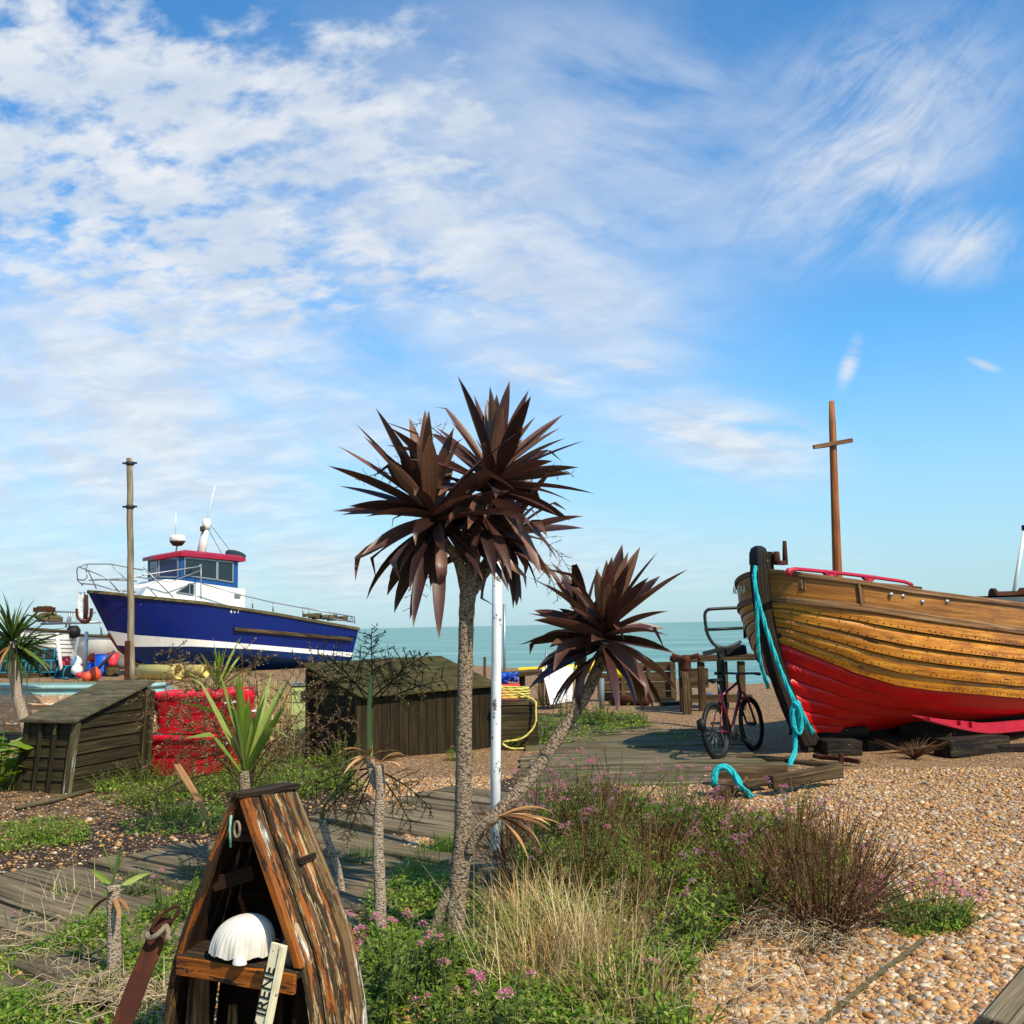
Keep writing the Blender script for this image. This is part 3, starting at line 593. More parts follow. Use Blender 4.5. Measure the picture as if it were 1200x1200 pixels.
        mb.build(nm, M[mt], root)
    mb = MB()
    for j in range(1, 6):
        for k in range(60):
            sp = .06 + .085 * k
            if sp > 4.2: break
            a, c = pt(j, sp), pt(j + 1, sp); kk = interp(sp, [0, .15, .55, .65], [.15, .5, .55, 1.0])
            if rng.random() < .25: continue
            for t_ in (.88,) if k % 4 else (.88, .3): o_ = .004 + .041 * kk * t_; q = F(a[0] + (c[0] - a[0]) * t_, a[1] + (c[1] - a[1]) * t_ + o_ + .006, a[2] + (c[2] - a[2]) * t_ + rng.uniform(-.008, .006)); mb.lathe(q, [(.0065, -.012), (.0065, .0015), (0, .003)], 6, axis=F.b)
    mb.build('rivets', M['stem'], h, kind='stuff')
    # butt seam on the bulwark, deck, stem and keel
    s, y, z = pt(0, .62); mb = MB(); s2, y2, z2 = pt(1, .62); mb.beam(F(s, y + .012, z - .02), F(s2, y2 + .012, z2 + .04), .10, .02, up=F.b); mb.build('butt_plate', M['trim'], root)
    mb = MB(); rows = [[F(pt(0, sp)[0], b_ * (pt(0, sp)[1] - .06), pt(0, sp)[2] - 0.22) for b_ in (-1, -.5, 0, .5, 1)] for sp in SP[1:]]; mb.grid(rows, 0, False); mb.build('deck', M['trim'], root)
    mb = MB(); zs = [2.40, 2.3, 2.1, 1.9, 1.7, 1.5, 1.3, 1.1, .9, .7, .5, .35, .22, .12]; rows = []; gs = []
    for z in zs:
        a = s0(z); fw = .17 if z < 2.2 else .15; rk = .11
        rows.append([F(a - fw, .055, z), F(a - fw, -.055, z), F(a - .02, -.085, z), F(a + rk, -.08, z), F(a + rk, .08, z), F(a - .02, .085, z)]); gs.append([Vector((z, k * .09, 0)) for k in range(6)])
    mb.grid(rows, 0, False, closed=True, gs=gs); mb.poly(rows[0]); mb.poly(rows[-1]); st = mb.build('stem_post', M['stem'], root)
    mb = MB(); rows = []
    for z, k in ((2.25, .86), (2.38, .82), (2.44, .66), (2.47, .3)):
        a = s0(z) - .06; rows.append([F(a - .115 * k, .075 * k, z), F(a - .115 * k, -.075 * k, z), F(a + .10 * k, -.085 * k, z), F(a + .10 * k, .085 * k, z)])
    mb.grid(rows, 0, False, closed=True); mb.poly(rows[-1]); mb.build('iron_cap', M['black'], st)
    mb = MB(); mb.beam(F(.62, 0, .13), F(6.6, 0, .13), .11, .16); mb.build('keel', M['stem'], root)
    # fairlead fork on the stem head, samson post
    mb = MB()
    q = F(.18, .12, 2.27); mb.box(q, .20, .08, .05, R(38))
    for l, hh, t_ in ((.10, .13, .05), (.26, .26, .035)): mb.tube([F(l, .13, 2.27), F(l, .135, 2.27 + hh)], [t_, t_ * .7], 8)
    mb.build('fairlead', M['rust'], root, bevel=0.006)
    mb = MB(); mb.beam(F(.42, -.36, 1.9), F(.42, -.36, 2.46), .10, .10, up=F.a); mb.build('samson_post', M['olive_rail'], root, bevel=0.005)
    # stem strap
    mb = MB(); mb.box(F(s0(1.45) + .06, .10, 1.45), .10, .06, .11, R(38)); mb.build('stem_strap', M['darkmetal'], root, bevel=0.006)
    # red grab rail along the coaming
    mb = MB(); top = []; n = 16
    RB = .45; e0 = F.hit(924, 666, RB); e1 = F.hit(1068, 683, RB)
    for i in range(n + 1):
        t = i / n; l = e0[0] + (e1[0] - e0[0]) * t; z = e0[1] + (e1[1] - e0[1]) * t + .015 * math.sin(t * math.pi)
        top.append(F(l, RB, z))
    lo = [p - Vector((0, 0, .085)) for p in (top[0], top[-1])]
    mb.tube([lo[0]] + [top[0] - Vector((0, 0, .02))] + top[1:-1] + [top[-1] - Vector((0, 0, .02))] + [lo[1]], .032, 8, flat=.7)
    for t in (.36, .68):
        c = top[int(t * n)]; mb.tube([c + F.a * -.12 + Vector((0, 0, -.005)), c + F.a * -.05 + Vector((0, 0, -.04)), c + Vector((0, 0, -.045)), c + F.a * .05 + Vector((0, 0, -.04)), c + F.a * .12 + Vector((0, 0, -.005))], .028, 6)
        mb.tube([c - Vector((0, 0, .15)), c - Vector((0, 0, .02))], .03, 6)
    mb.build('grab_rail', M['pinkred'], root)
    mb = MB(); cs = [F(e0[0] + .25, RB, e0[1] - .16), F(e1[0] + .2, RB, e1[1] - .13)]; mb.beam(cs[0], cs[1], .05, .16); mb.beam(cs[0] - F.b * .9, cs[1] - F.b * .9, .05, .16); mb.beam(cs[0], cs[0] - F.b * .9, .045, .15); mb.build('coaming', M['trim'], root)
    # mast with cross bar
    Ym = 14.2; p0 = P(980, 690, Ym); p1 = P(974.5, 470, Ym); mb = MB(); n = 12
    p0.z = 1.0
    mb.tube([p0.lerp(p1, i / n) for i in range(n + 1)], [.075 - .032 * max(0, i / n - .05) for i in range(n)] + [.036], 12); ms = mb.build('mast', M['mast'], root)
    mb = MB(); mb.beam(P(953, 524, Ym - .07), P(999, 516, Ym - .07), .055, .06, jit=.003, segs=3); mb.build('crossbar', M['trim'], ms, bevel=.006)
    # bilge keel hanging under the turn of the bilge
    mb = MB(); n = 14; up_, dn = [], []
    for i in range(n + 1):
        t = i / n; x = 1068 + 190 * t; yb = 838 + 20 * math.sin(min(1, t * 1.9) * math.pi / 2) - 22 * max(0, t - .42) ** 1.2; l, z = F.hit(x, yb, .98); up_.append(F(l, .99, z + .004 + min(.1, .3 * t))); dn.append(F(l, .99, z))
    for i in range(n): mb.slab([up_[i], up_[i + 1], dn[i + 1], dn[i]], -F.b * .07)
    for i in range(1, n): mb.beam(dn[i] + F.b * .03, dn[i + 1] + F.b * .03, .10, .035)
    for i in (4, 5): mb.beam(dn[i] + F.b * .02, up_[i] + F.b * .02, .05, .05, up=F.a)
    mb.build('bilge_keel', M['pinkred'], root)
    # bolts on the bulwark
    for x, y in ((1060, 696), (1070, 698), (1085, 705), (1106, 705)):
        mb = MB()
        l, z = F.hit(x, y, 1.22); yy = None
        best = min(SP, key=lambda sp: abs(pt(0, sp)[0] - l)); t = .35; yy = pt(0, best)[1] * (1 - t) + pt(1, best)[1] * t
        mb.lathe(F(l, yy + .0, z), [(0, .03), (.02, .028), (.028, .0)], 8, axis=F.b); mb.build('bolt', M['steel'], root)
    # name on the far bow plank
    a = pt(0, .02); c = pt(1, .10); a2 = pt(0, .26); o = F((a[0] + a2[0]) / 2, -((a[1] + a2[1]) / 2 + .015 + .03), (a[2] + c[2]) / 2)
    o = F(pt(0, .12)[0], -(pt(0, .12)[1] * .5 + pt(1, .12)[1] * .5 + .035), (pt(0, .12)[2] + pt(1, .12)[2]) / 2)
    xd = F(a[0], -a[1], 0) - F(a2[0], -a2[1], 0)
    text_mesh('name_lettering', 'ALASKA', .13, o, xd, (0, 0, 1), M['cream'], root, .003)
    return F, s0
WB, WB_s0 = wooden_boat()
def rope3(name, pts, r, mt, label=None, cat='rope', parent=None, turns=9.0, n=10):
    c = catmull(pts, n); mb = MB(); L = 0; k = len(c)
    for ph in range(3):
        ps = []; L = 0
        for i, p in enumerate(c):
            d = (c[min(i + 1, k - 1)] - c[max(i - 1, 0)]).normalized()
            if i: L += (p - c[i - 1]).length
            x = d.orthogonal() if abs(d.z) > .95 else d.cross(Vector((0, 0, 1))); x.normalize(); y = d.cross(x); a = L * turns / (r / .028) + ph * 2.094
            ps.append(p + (x * math.cos(a) + y * math.sin(a)) * r * .5)
        mb.tube(ps, r * .58, 7)
    o = mb.build(name, mt, parent)
    if label: tag(o, label, cat)
    return o
# the mooring rope: over the stem head, down to a knot, then to the ground and a loop by the timber
tr = thing('mooring_rope', 'turquoise rope hanging knotted from the stem of the clinker boat', 'rope', P(935, 860, 11.9))
k1 = [P(885, 664, 11.82), P(884, 680, 11.78), P(889, 705, 11.75), P(899, 740, 11.73), P(911, 775, 11.73), P(922, 803, 11.72), P(932, 824, 11.7)]
rope3('rope_strand', k1, .025, M['rope'], parent=tr, n=16)
rope3('rope_strand', [P(884, 668, 11.84), P(887, 715, 11.85), P(888, 745, 11.88), P(890, 770, 11.95), P(895, 790, 12.05), P(900, 806, 12.2)], .022, M['rope'], parent=tr, n=16)
rope3('rope_tail', [P(930, 822, 11.7), P(934, 838, 11.68), P(932, 860, 11.66), P(931, 880, 11.63), P(927, 893, 11.55), P(922, 908, 11.45), P(916, 914, 11.4)], .030, M['rope'], parent=tr, n=14)
rope3('rope_knot', [P(936, 822, 11.62), P(929, 832, 11.6), P(930, 850, 11.62), P(937, 858, 11.62), P(938, 840, 11.6), P(933, 824, 11.58), P(938, 832, 11.64), P(946, 850, 11.8), P(952, 858, 11.95)], .033, M['rope'], parent=tr, n=10)
rope3('rope_loop', [GP(880, 935) + Vector((0, 0, .04)), GP(872, 931) + Vector((0, 0, .05)), P(868, 922, 9.55), P(860, 907, 9.6), P(849, 899, 9.62), P(840, 903, 9.62), P(837, 917, 9.6), GP(840, 930) + Vector((0, 0, .04))], .032, M['rope'], 'turquoise rope looped over the end of the broken timber', n=12)

# ---------------------------------------------------------------- the blue fishing boat
def hitpts(F, b, pts): return [F.hit(x, y, b) for x, y in pts]
def blue_boat():
    F = Frame((P(97, 690, 38).x, 38, 0), math.atan2(.656, .755)); Lb = 12.0
    root = thing('fishing_boat', 'navy blue fishing boat with maroon roofed wheelhouse on the shore', 'boat', F(6, 0, 0))
    BS = 1.75
    lines = {}
    def line(name, pts, b): lines[name] = (hitpts(F, b, pts))
    line('sheer', [(170, 699), (240, 707), (330, 721), (422, 737)], BS); line('st', [(170, 744), (227, 749), (300, 755.5), (415, 765)], BS * .93)
    line('sb', [(170, 758), (227, 757.5), (300, 761), (414, 770)], BS * .92); line('ch', [(190, 764), (240, 765), (300, 768), (413, 778)], BS * .86); line('kl', [(200, 783), (260, 786), (330, 786), (405, 786)], .2)
    bowp = {'sheer': F.hit(103, 693.5, 0), 'st': F.hit(126, 739, 0), 'sb': F.hit(136, 756, 0), 'ch': F.hit(141, 762, 0), 'kl': F.hit(163, 776, 0)}
    LEN = lines['sheer'][-1][0]; half = {'sheer': (BS, .62), 'st': (BS * .93, .9), 'sb': (BS * .92, .95), 'ch': (BS * .84, 1.1), 'kl': (.08, 1.0)}
    def pt(nm, t):
        b0 = bowp[nm]; sA = b0[0]; sE = lines[nm][-1][0] if nm != 'kl' else LEN - .3; s = sA + (sE - sA) * t
        xs = [sA] + [p[0] for p in lines[nm]]; zs = [b0[1]] + [p[1] for p in lines[nm]]; z = interp(s, xs, zs)
        B, e = half[nm]; g = min(1, (t / .42)) ; g = (1 - (1 - g) ** 2) ** e
        return s, .04 + B * g * (1 - .08 * max(0, t - .6) / .4), z
    TT = [i / 40 for i in range(41)]
    def band(mb, n0, n1, out0=0., out1=0., sub=4):
        for side in (1, -1):
            rows = []
            for t in TT:
                a, c = pt(n0, t), pt(n1, t); rows.append([F(a[0] + (c[0] - a[0]) * k, side * (a[1] + (c[1] - a[1]) * k + out0 + (out1 - out0) * k), a[2] + (c[2] - a[2]) * k) for k in np.linspace(0, 1, sub)])
            mb.grid(rows)
    mb = MB(); band(mb, 'sheer', 'st'); e = [pt(n, 1) for n in ('sheer', 'st', 'sb', 'ch', 'kl')]
    mb.poly([F(p[0], p[1], p[2]) for p in e] + [F(p[0], -p[1], p[2]) for p in reversed(e)]); hull = mb.build('hull', M['navy'], root)
    mb = MB(); band(mb, 'st', 'sb', .012, .03); mb.build('white_stripe', M['white'], hull)
    mb = MB(); band(mb, 'sb', 'ch', .03, -.02); band(mb, 'ch', 'kl'); mb.build('bottom', M['navy2'], root)
    mb = MB()
    for side in (1, -1):
        rows = []
        for t in TT:
            a = pt('sheer', t); w = .10; rows.append([F(a[0], side * (a[1] + y), a[2] + z) for y, z in ((-.1, .06), (.07, .06), (.07, -.05), (-.1, -.05))])
        mb.grid(rows, 0, False, closed=True)
    mb.build('gunwale', M['olive_rail'], root)
    mb = MB(); mb.grid([[F(pt('sheer', t)[0], k * (pt('sheer', t)[1] - .05), pt('sheer', t)[2] + .0) for k in (-1, 0, 1)] for t in TT[1:]], 0, False); mb.build('deck', M['greypaint'], root)
    r0 = F.hit(274, 737, BS); r1 = F.hit(413, 749, BS * .97); mb = MB(); mb.beam(F(r0[0], BS + .06, r0[1]), F(r1[0], BS * .95 + .05, r1[1]), .08, .13); mb.build('rubbing_strake', M['old_beam'], root)
    text_mesh('hull_marks', '4 v 7', .2, F(F.hit(275, 717, BS + .05)[0], BS + .05, F.hit(275, 717, BS + .05)[1]), F.a, (0, 0, 1), M['white'], root, .003)
    mb = MB(); ks = [F.hit(128, 742, 0), F.hit(140, 760, 0), F.hit(165, 779, 0)]; mb.tube([F(a, 0, z) for a, z in ks], .09, 6); mb.build('stem_iron', M['rust'], root)
    # rusty anchor at the bow and white fender hanging beside it
    mb = MB(); o = F.hit(106, 697, .35); p = F(o[0] - .15, .35, o[1])
    mb.tube([p, p + Vector((.03, 0, -.55)), p + Vector((.0, 0, -.9))], .07, 7); mb.tube(catmull([p + Vector((-.34, 0, -.5)), p + Vector((-.28, 0, -.85)), p + Vector((0, 0, -1.0)), p + Vector((.18, 0, -.8)), p + Vector((.2, 0, -.5))], 5), [.05] * 8 + [.08] * 6 + [.06] * 7, 7); mb.build('anchor', M['rust'], root)
    mb = MB(); q = F(o[0] - .22, .1, o[1] + .1); mb.beam(q, q + Vector((.0, 0, -1.0)), .22, .12, jit=.02, segs=4); mb.build('bow_plate', M['white2'], root)
    # cabin
    b = 1.15; hp = lambda x, y, bb=b: F.hit(x, y, bb)
    sf = hp(212, 660)[0]; se_t = hp(279, 658)[0]; se_b = hp(286, 711)[0]; fx = .62
    def zline(pts): return lambda s: interp(s, [hp(*p)[0] for p in pts], [hp(*p)[1] for p in pts])
    ztop = zline([(212, 650), (283, 657)]); zband = zline([(203, 679), (240, 683), (282, 690)]); zdeck = zline([(160, 699), (286, 713)])
    plan = [(se_t, b), (sf, b), (sf - fx, b * .42), (sf - fx, -b * .42), (sf, -b), (se_t, -b)]
    rake = lambda s: .22 if s < sf + .01 else 0.
    def wall(mb, za, zb, off=0., flare=0.):
        n = len(plan)
        for i in range(n):
            (s1, b1), (s2, b2) = plan[i], plan[(i + 1) % n]
            q = []
            for s_, bb, z, fl in ((s1, b1, zb, 0), (s2, b2, zb, 0), (s2, b2, za, 1), (s1, b1, za, 1)):
                sx = s_ - (flare if s_ < sf + .01 else -.25 * (1 - 0) * (1 if fl == 0 else 0)) * (1 if fl == 0 else 0) if flare else s_
                q.append(F(sx, bb, z(s_)))
            mb.poly(q)
    mb = MB(); wall(mb, ztop, zband); wallo = mb.build('wheelhouse', M['cabinblue'], root)
    # white coachroof below: side wall with sloping nose
    mb = MB(); nose = hp(165, 697)[0]; zs = lambda s: zband(max(s, sf - fx))
    for side in (1, -1):
        top = [(nose, zdeck(nose) - .05), (hp(172, 690)[0], hp(172, 688)[1]), (sf - fx, zband(sf - fx)), (sf, zband(sf)), (se_t, zband(se_t)), (se_b + .02, zband(se_t) - .02)]
        botm = [(se_b + .02, zdeck(se_b) - .15), (nose, zdeck(nose) - .3)]
        mb.poly([F(s_, side * (b + .02), z) for s_, z in top + botm])
    sl = [(nose, zdeck(nose) - .05), (hp(172, 690)[0], hp(172, 688)[1]), (sf - fx, zband(sf - fx)), (sf + .3, zband(sf - fx) + .0)]
    mb.grid([[F(s_, k * (b + .02), z) for k in (-1, 1)] for s_, z in sl], 0, False); mb.poly([F(se_b + .02, -b, zdeck(se_b) - .1), F(se_b + .02, b, zdeck(se_b) - .1), F(se_t, b, zband(se_t)), F(se_t, -b, zband(se_t))])
    coach = mb.build('coachroof', M['white'], root)
    # roof
    mb = MB(); ov = .16; rp = [(se_t + .25, b + ov), (sf - .05, b + ov), (sf - fx - .2, b * .42 + .1), (sf - fx - .2, -b * .42 - .1), (sf - .05, -b - ov), (se_t + .25, -b - ov)]
    zr = lambda s: ztop(min(max(s, sf - .3), se_t)) - (.13 if s < sf - .2 else 0)
    lo = [F(s_, bb, zr(s_) - .05) for s_, bb in rp]; mid = [F(s_, bb, zr(s_) + .09) for s_, bb in rp]; hi = [F(se_t - .1 + (s_ - se_t) * .86, bb * .8, zr(s_) + .20) for s_, bb in rp]
    for A, B in ((lo, mid), (mid, hi)):
        for i in range(6): mb.poly([A[i], A[(i + 1) % 6], B[(i + 1) % 6], B[i]])
    mb.poly(hi); mb.poly(list(reversed(lo))); mb.build('roof', M['maroon'], root)
    # windows: frame and pane on the facets and the near side, same on the far side
    def window(p0, p1, za0, za1, zb0, zb1, nrm, mt, name='window'):
        """p0,p1 plan points (world xy at facet), z lower a / upper b at each end"""
        c = [Vector((p0.x, p0.y, za0)), Vector((p1.x, p1.y, za1)), Vector((p1.x, p1.y, zb1)), Vector((p0.x, p0.y, zb0))]
        f = MB()
        for i in range(4):
            a_, b_ = c[i], c[(i + 1) % 4]; e_ = (b_ - a_).normalized() * .02; f.beam(a_ + nrm * .02 - e_, b_ + nrm * .02 + e_, .05, .05, up=nrm)
        fr = f.build(name, M['steel'], root); g = MB(); g.poly([q + nrm * .012 for q in c]); g.build('pane', mt, fr)
    def facet(i0, i1, t0, t1, mt, m0=.12, m1=.1):
        (s1, b1), (s2, b2) = plan[i0], plan[i1]; A, B = F(s1, b1, 0), F(s2, b2, 0); n_ = (B - A).cross(Vector((0, 0, 1))).normalized()
        cen = F((sf + se_t) / 2, 0, 0)
        if n_.dot((A + B) / 2 - cen) < 0: n_ = -n_
        s_0, s_1 = s1 + (s2 - s1) * t0, s1 + (s2 - s1) * t1
        window(A.lerp(B, t0), A.lerp(B, t1), zband(s_0) + m0, zband(s_1) + m0, ztop(max(s_0, sf)) - m1 - .04, ztop(max(s_1, sf)) - m1 - .04, n_, mt)
    facet(1, 2, .12, .94, M['glass2']); facet(2, 3, .06, .94, M['glass2']); facet(3, 4, .06, .88, M['glass'])
    wl = se_t - sf
    facet(0, 1, 1 - .06 - .55, 1 - .06, M['glass'], .2, .06); facet(0, 1, .10, 1 - .06 - .57, M['glass'], .2, .06); facet(5, 4, .10, .9, M['glass'], .2, .06)
    # triangular coach window
    bb = b + .04; tri = [(207, 694), (222, 684), (227, 684.5), (227, 697)]; mb = MB(); mb.poly([F(hp(x, y, bb)[0], bb, hp(x, y, bb)[1]) for x, y in tri]); w = mb.build('coach_window', M['glass'], root)
    mb = MB(); tp = [F(hp(x, y, bb)[0], bb + .01, hp(x, y, bb)[1]) for x, y in tri]; [mb.beam(tp[i], tp[(i + 1) % 4], .04, .03, up=F.b) for i in range(4)]; mb.beam(F(hp(222, 684, bb)[0], bb + .012, hp(222, 684, bb)[1]), F(hp(222, 697, bb)[0], bb + .012, hp(222, 697, bb)[1]), .04, .03, up=F.b); mb.build('frame', M['steel'], w)
    # radar, mast, aerials, dish
    c = F.hit(206, 645, 0); p = F(c[0], 0, c[1]); d = F.hit(208, 633, 0); q = F(d[0], 0, d[1]); mb = MB()
    mb.tube([p - Vector((0, 0, .2)), q], .035, 6); pl = mb.build('radar_post', M['steel'], root); mb = MB()
    mb.lathe(q, [(0, -.16), (.22, -.14), (.30, -.03), (.30, .12), (.26, .19), (0, .22)], 18); mb.build('radar_dome', M['white'], root)
    mb = MB(); mb.lathe(q, [(0, -.24), (.18, -.22), (.29, -.08), (.31, -.04), (.0, -.03)], 18); mb.build('dome_base', M['old_beam'], pl)
    a0, a1 = F.hit(235, 648, 0), F.hit(242, 611, 0); mb = MB(); mb.tube([F(a0[0], 0, a0[1] - .2), F(a1[0], 0, a1[1])], [.20, .13], 8, flat=.6); top = F(a1[0], 0, a1[1]); mb.lathe(top + Vector((0, 0, -.1)), [(0, -.25), (.17, -.22), (.16, .2), (0, .22)], 8); mm = mb.build('mast', M['white'], root)
    mb = MB(); mb.lathe(F(F.hit(236, 620, 0)[0], .1, F.hit(236, 620, 0)[1]), [(0, -.12), (.1, -.08), (.1, .1), (0, .12)], 8); mb.build('mast_lamp', M['old_beam'], mm)
    for x0, y0, x1, y1, r_ in ((242, 611, 252, 570, .02), (206, 627, 206, 601, .018)):
        a, c = F.hit(x0, y0, 0), F.hit(x1, y1, 0); mb = MB(); mb.tube([F(a[0], 0, a[1]), F(c[0], 0, c[1])], [r_ * 1.3, r_ * .7], 5); mb.build('aerial', M['white'], root)
    for x0, y0, x1, y1, bb in ((246, 614, 277, 655, -.4), (244, 620, 262, 653, .6)):
        a, c = F.hit(x0, y0, 0), F.hit(x1, y1, bb); mb = MB(); mb.tube([F(a[0], 0, a[1]), F(c[0], bb, c[1])], .012, 4); mb.build('stay_wire', M['darkmetal'], root)
    a = F.hit(276, 652, .5); mb = MB(); mb.lathe(F(a[0], .5, a[1] + .05), [(0, -.04), (.42, 0), (.42, .05), (0, .07)], 16, axis=(.3, -.3, .8)); mb.build('roof_dish', M['darkmetal'], root)
    # bow pulpit and stern rails
    def rail(name, paths, r_=.023):
        for ps in paths: mb = MB(); mb.tube([F(F.hit(x, y, bb)[0], bb, F.hit(x, y, bb)[1]) for x, y, bb in ps], r_, 6); mb.build(name, M['steel'], root)
    rail('bow_rail', [[(97, 686, .1), (91, 680, .2), (90, 668, .2), (92, 664, .3), (110, 671, .9), (125, 677, 1.2), (140, 694, 1.3)], [(92, 664, -.3), (103, 661, -.8), (130, 661, -1.2), (150, 665, -1.3), (168, 668, -1.3)],
                      [(91, 679, .2), (98, 680, .5), (102, 677, .7), (101, 666, .5), (103, 661, -.2)], [(103, 668, .6), (113, 690, .8)], [(96, 684, .3), (112, 685, .8), (132, 691, 1.2), (160, 694, 1.4)],
                      [(131, 662, -1.2), (160, 692, -1.3)], [(104, 680, .7), (150, 678, 1.2), (168, 674, 1.3), (233, 664, 1.5), (236, 661, 1.55)], [(112, 679, .9), (160, 681, -1.2)]])
    rail('side_rail', [[(235.5, 661, 1.65), (235.5, 702, 1.65)], [(168, 665, 1.5), (203, 700, 1.6)], [(236, 668, 1.6), (200, 682, 1.55), (160, 676, 1.4)], [(237, 684, 1.6), (285, 698, 1.65), (320, 706, 1.68), (358, 713, 1.68), (415, 723, 1.66)]], .022)
    rail('stern_rail', [[(296, 703, 1.66), (296, 713, 1.66)], [(320, 707, 1.66), (320, 717, 1.66)], [(355, 712, 1.66), (355, 722, 1.66)], [(362, 713, 1.66), (362, 723, 1.66)], [(383, 717, 1.66), (383, 726, 1.66)], [(388, 717, 1.66), (388, 727, 1.66)],
                        [(355, 712, 1.66), (415, 723, 1.64), (416, 731, 1.64)], [(390, 725, 1.66), (414, 729, 1.64), (412, 723, 1.64), (409, 729, 1.64)]], .028)
    mb = MB(); a = F.hit(275, 698, b + .05); mb.beam(F(a[0], b + .05, a[1]), F(a[0] + .25, b + .05, a[1] - .02), .05, .12); mb.build('vent', M['greypaint'], root)
    mb = MB(); 
    for k in range(8):
        x = 362 + 6 * k; a = F.hit(x, 721 + .55 * k, 1.2); mb.box(F(a[0], 1.2 - .1 * (k % 3), a[1] + .0), .45, .3, .14 + .06 * (k % 3), rng.uniform(0, 3))
    mb.build('deck_gear', M['olive_rail'], root)
    # timbers the hull stands on
    for l in (2.9, 6.0, 9.5):
        mb = MB(); mb.beam(F(l, -1.2, .06), F(l, 1.3, .06), .3, .16); ob = mb.build('keel_block', M['old_beam']); tag(ob, 'dark timber block under the keel of the blue fishing boat', 'block', 'blocks under the blue boat')
    return F
BB = blue_boat()
# ---------------------------------------------------------------- sheds
UP = Vector((0, 0, 1))
def clip_board(u0, u1, z0, z1, H):
    """polygon of the board z0..z1 over u0..u1 cut by the straight roof line through (u0,H0),(u1,H1)"""
    h0, h1 = H; out = []; n = 12
    pts = [(u0 + (u1 - u0) * i / n, z0) for i in range(n + 1)] ; top = []
    for i in range(n + 1):
        u = u0 + (u1 - u0) * i / n; h = h0 + (h1 - h0) * i / n; top.append((u, min(z1, h)))
    good = [i for i in range(n + 1) if top[i][1] > z0 + .004]
    if len(good) < 2: return None
    a, b_ = good[0], good[-1]; q = [pts[a], pts[b_]] + [top[i] for i in range(b_, a - 1, -1)]; r_ = []
    for p in q:
        if not r_ or abs(p[0] - r_[-1][0]) + abs(p[1] - r_[-1][1]) > 1e-6: r_.append(p)
    return r_
def small_shed():
    A, B = GP(23, 928), GP(88, 931); A.z = B.z = 0; w = (B - A); w.normalize(); d = Vector((-w.y, w.x, 0)); B = A + w * .60; D = 1.12; hf, hb = .71, 1.02
    root = thing('small_shed', 'small leaning lean-to shed of olive overlapping boards with a felt roof', 'shed', A + w * .3 + d * .5)
    lean = w * .12
    def pt(u, v, z): return A + w * u + d * v + UP * z + lean * (z / .75) * (1 - .5 * v / D) - d * 0.02 * z
    W_ = .60
    def wall(name, fn, U, H, n, nrm, parent=root, mt='shed'):
        mb = MB(); zmax = max(H); bh = zmax / n
        for k in range(n):
            z0, z1 = k * bh, (k + 1) * bh + .012
            q = clip_board(0, U, z0 + .004, z1, H)
            if not q: continue
            P3 = [fn(u, z) + nrm * (.016 * (1 - (z - z0) / bh)) for u, z in q]; mb.slab(P3, -nrm * .016)
        return mb.build(name, M[mt], parent, bevel=.002)
    wall('front_wall', lambda u, z: pt(u, 0, z), W_, (hf, hf), 6, -d)
    wall('side_wall', lambda u, z: pt(W_, u, z), D, (hf, hb), 8, w); wall('side_wall', lambda u, z: pt(0, u, z), D, (hf, hb), 8, -w)
    wall('back_wall', lambda u, z: pt(u, D, z), W_, (hb, hb), 8, d)
    for u, v, h, nm in ((W_ + .015, -.01, hf, 1), (W_ + .02, D - .06, hb - .04, 0), (W_ + .035, D + .03, hb - .06, 0), (-.01, 0, hf, 0)):
        mb = MB(); mb.beam(pt(u, v, 0), pt(u, v, h), .075, .055, up=d, jit=.003, segs=4); mb.build('corner_post', M['shed_post'] if nm else M['shed'], root, bevel=.004)
    for u in (.21, .40):
        mb = MB(); mb.beam(pt(u, -.035, .0), pt(u - .02, -.03, hf - .02), .035, .025, up=d); mb.build('batten', M['shed'], root, bevel=.003)
    mb = MB(); mb.beam(pt(.385, -.045, hf - .12), pt(.40, -.045, hf - .02), .022, .02, up=d); mb.build('latch', M['shed_post'], root)
    mb = MB(); q = [pt(-.06, -.08, hf + .0), pt(W_ + .06, -.08, hf + .0), pt(W_ + .07, D + .05, hb + .025), pt(-.06, D + .05, hb + .025)]
    for i in range(3):
        a = [q[0].lerp(q[1], t) for t in (i / 3, (i + 1) / 3)]; c = [q[3].lerp(q[2], t) for t in ((i + 1) / 3, i / 3)]; mb.slab([a[0], a[1], c[0], c[1]], UP * (.028 + .002 * i))
    mb.build('roof', M['shed_roof'], root, bevel=.004)
small_shed()
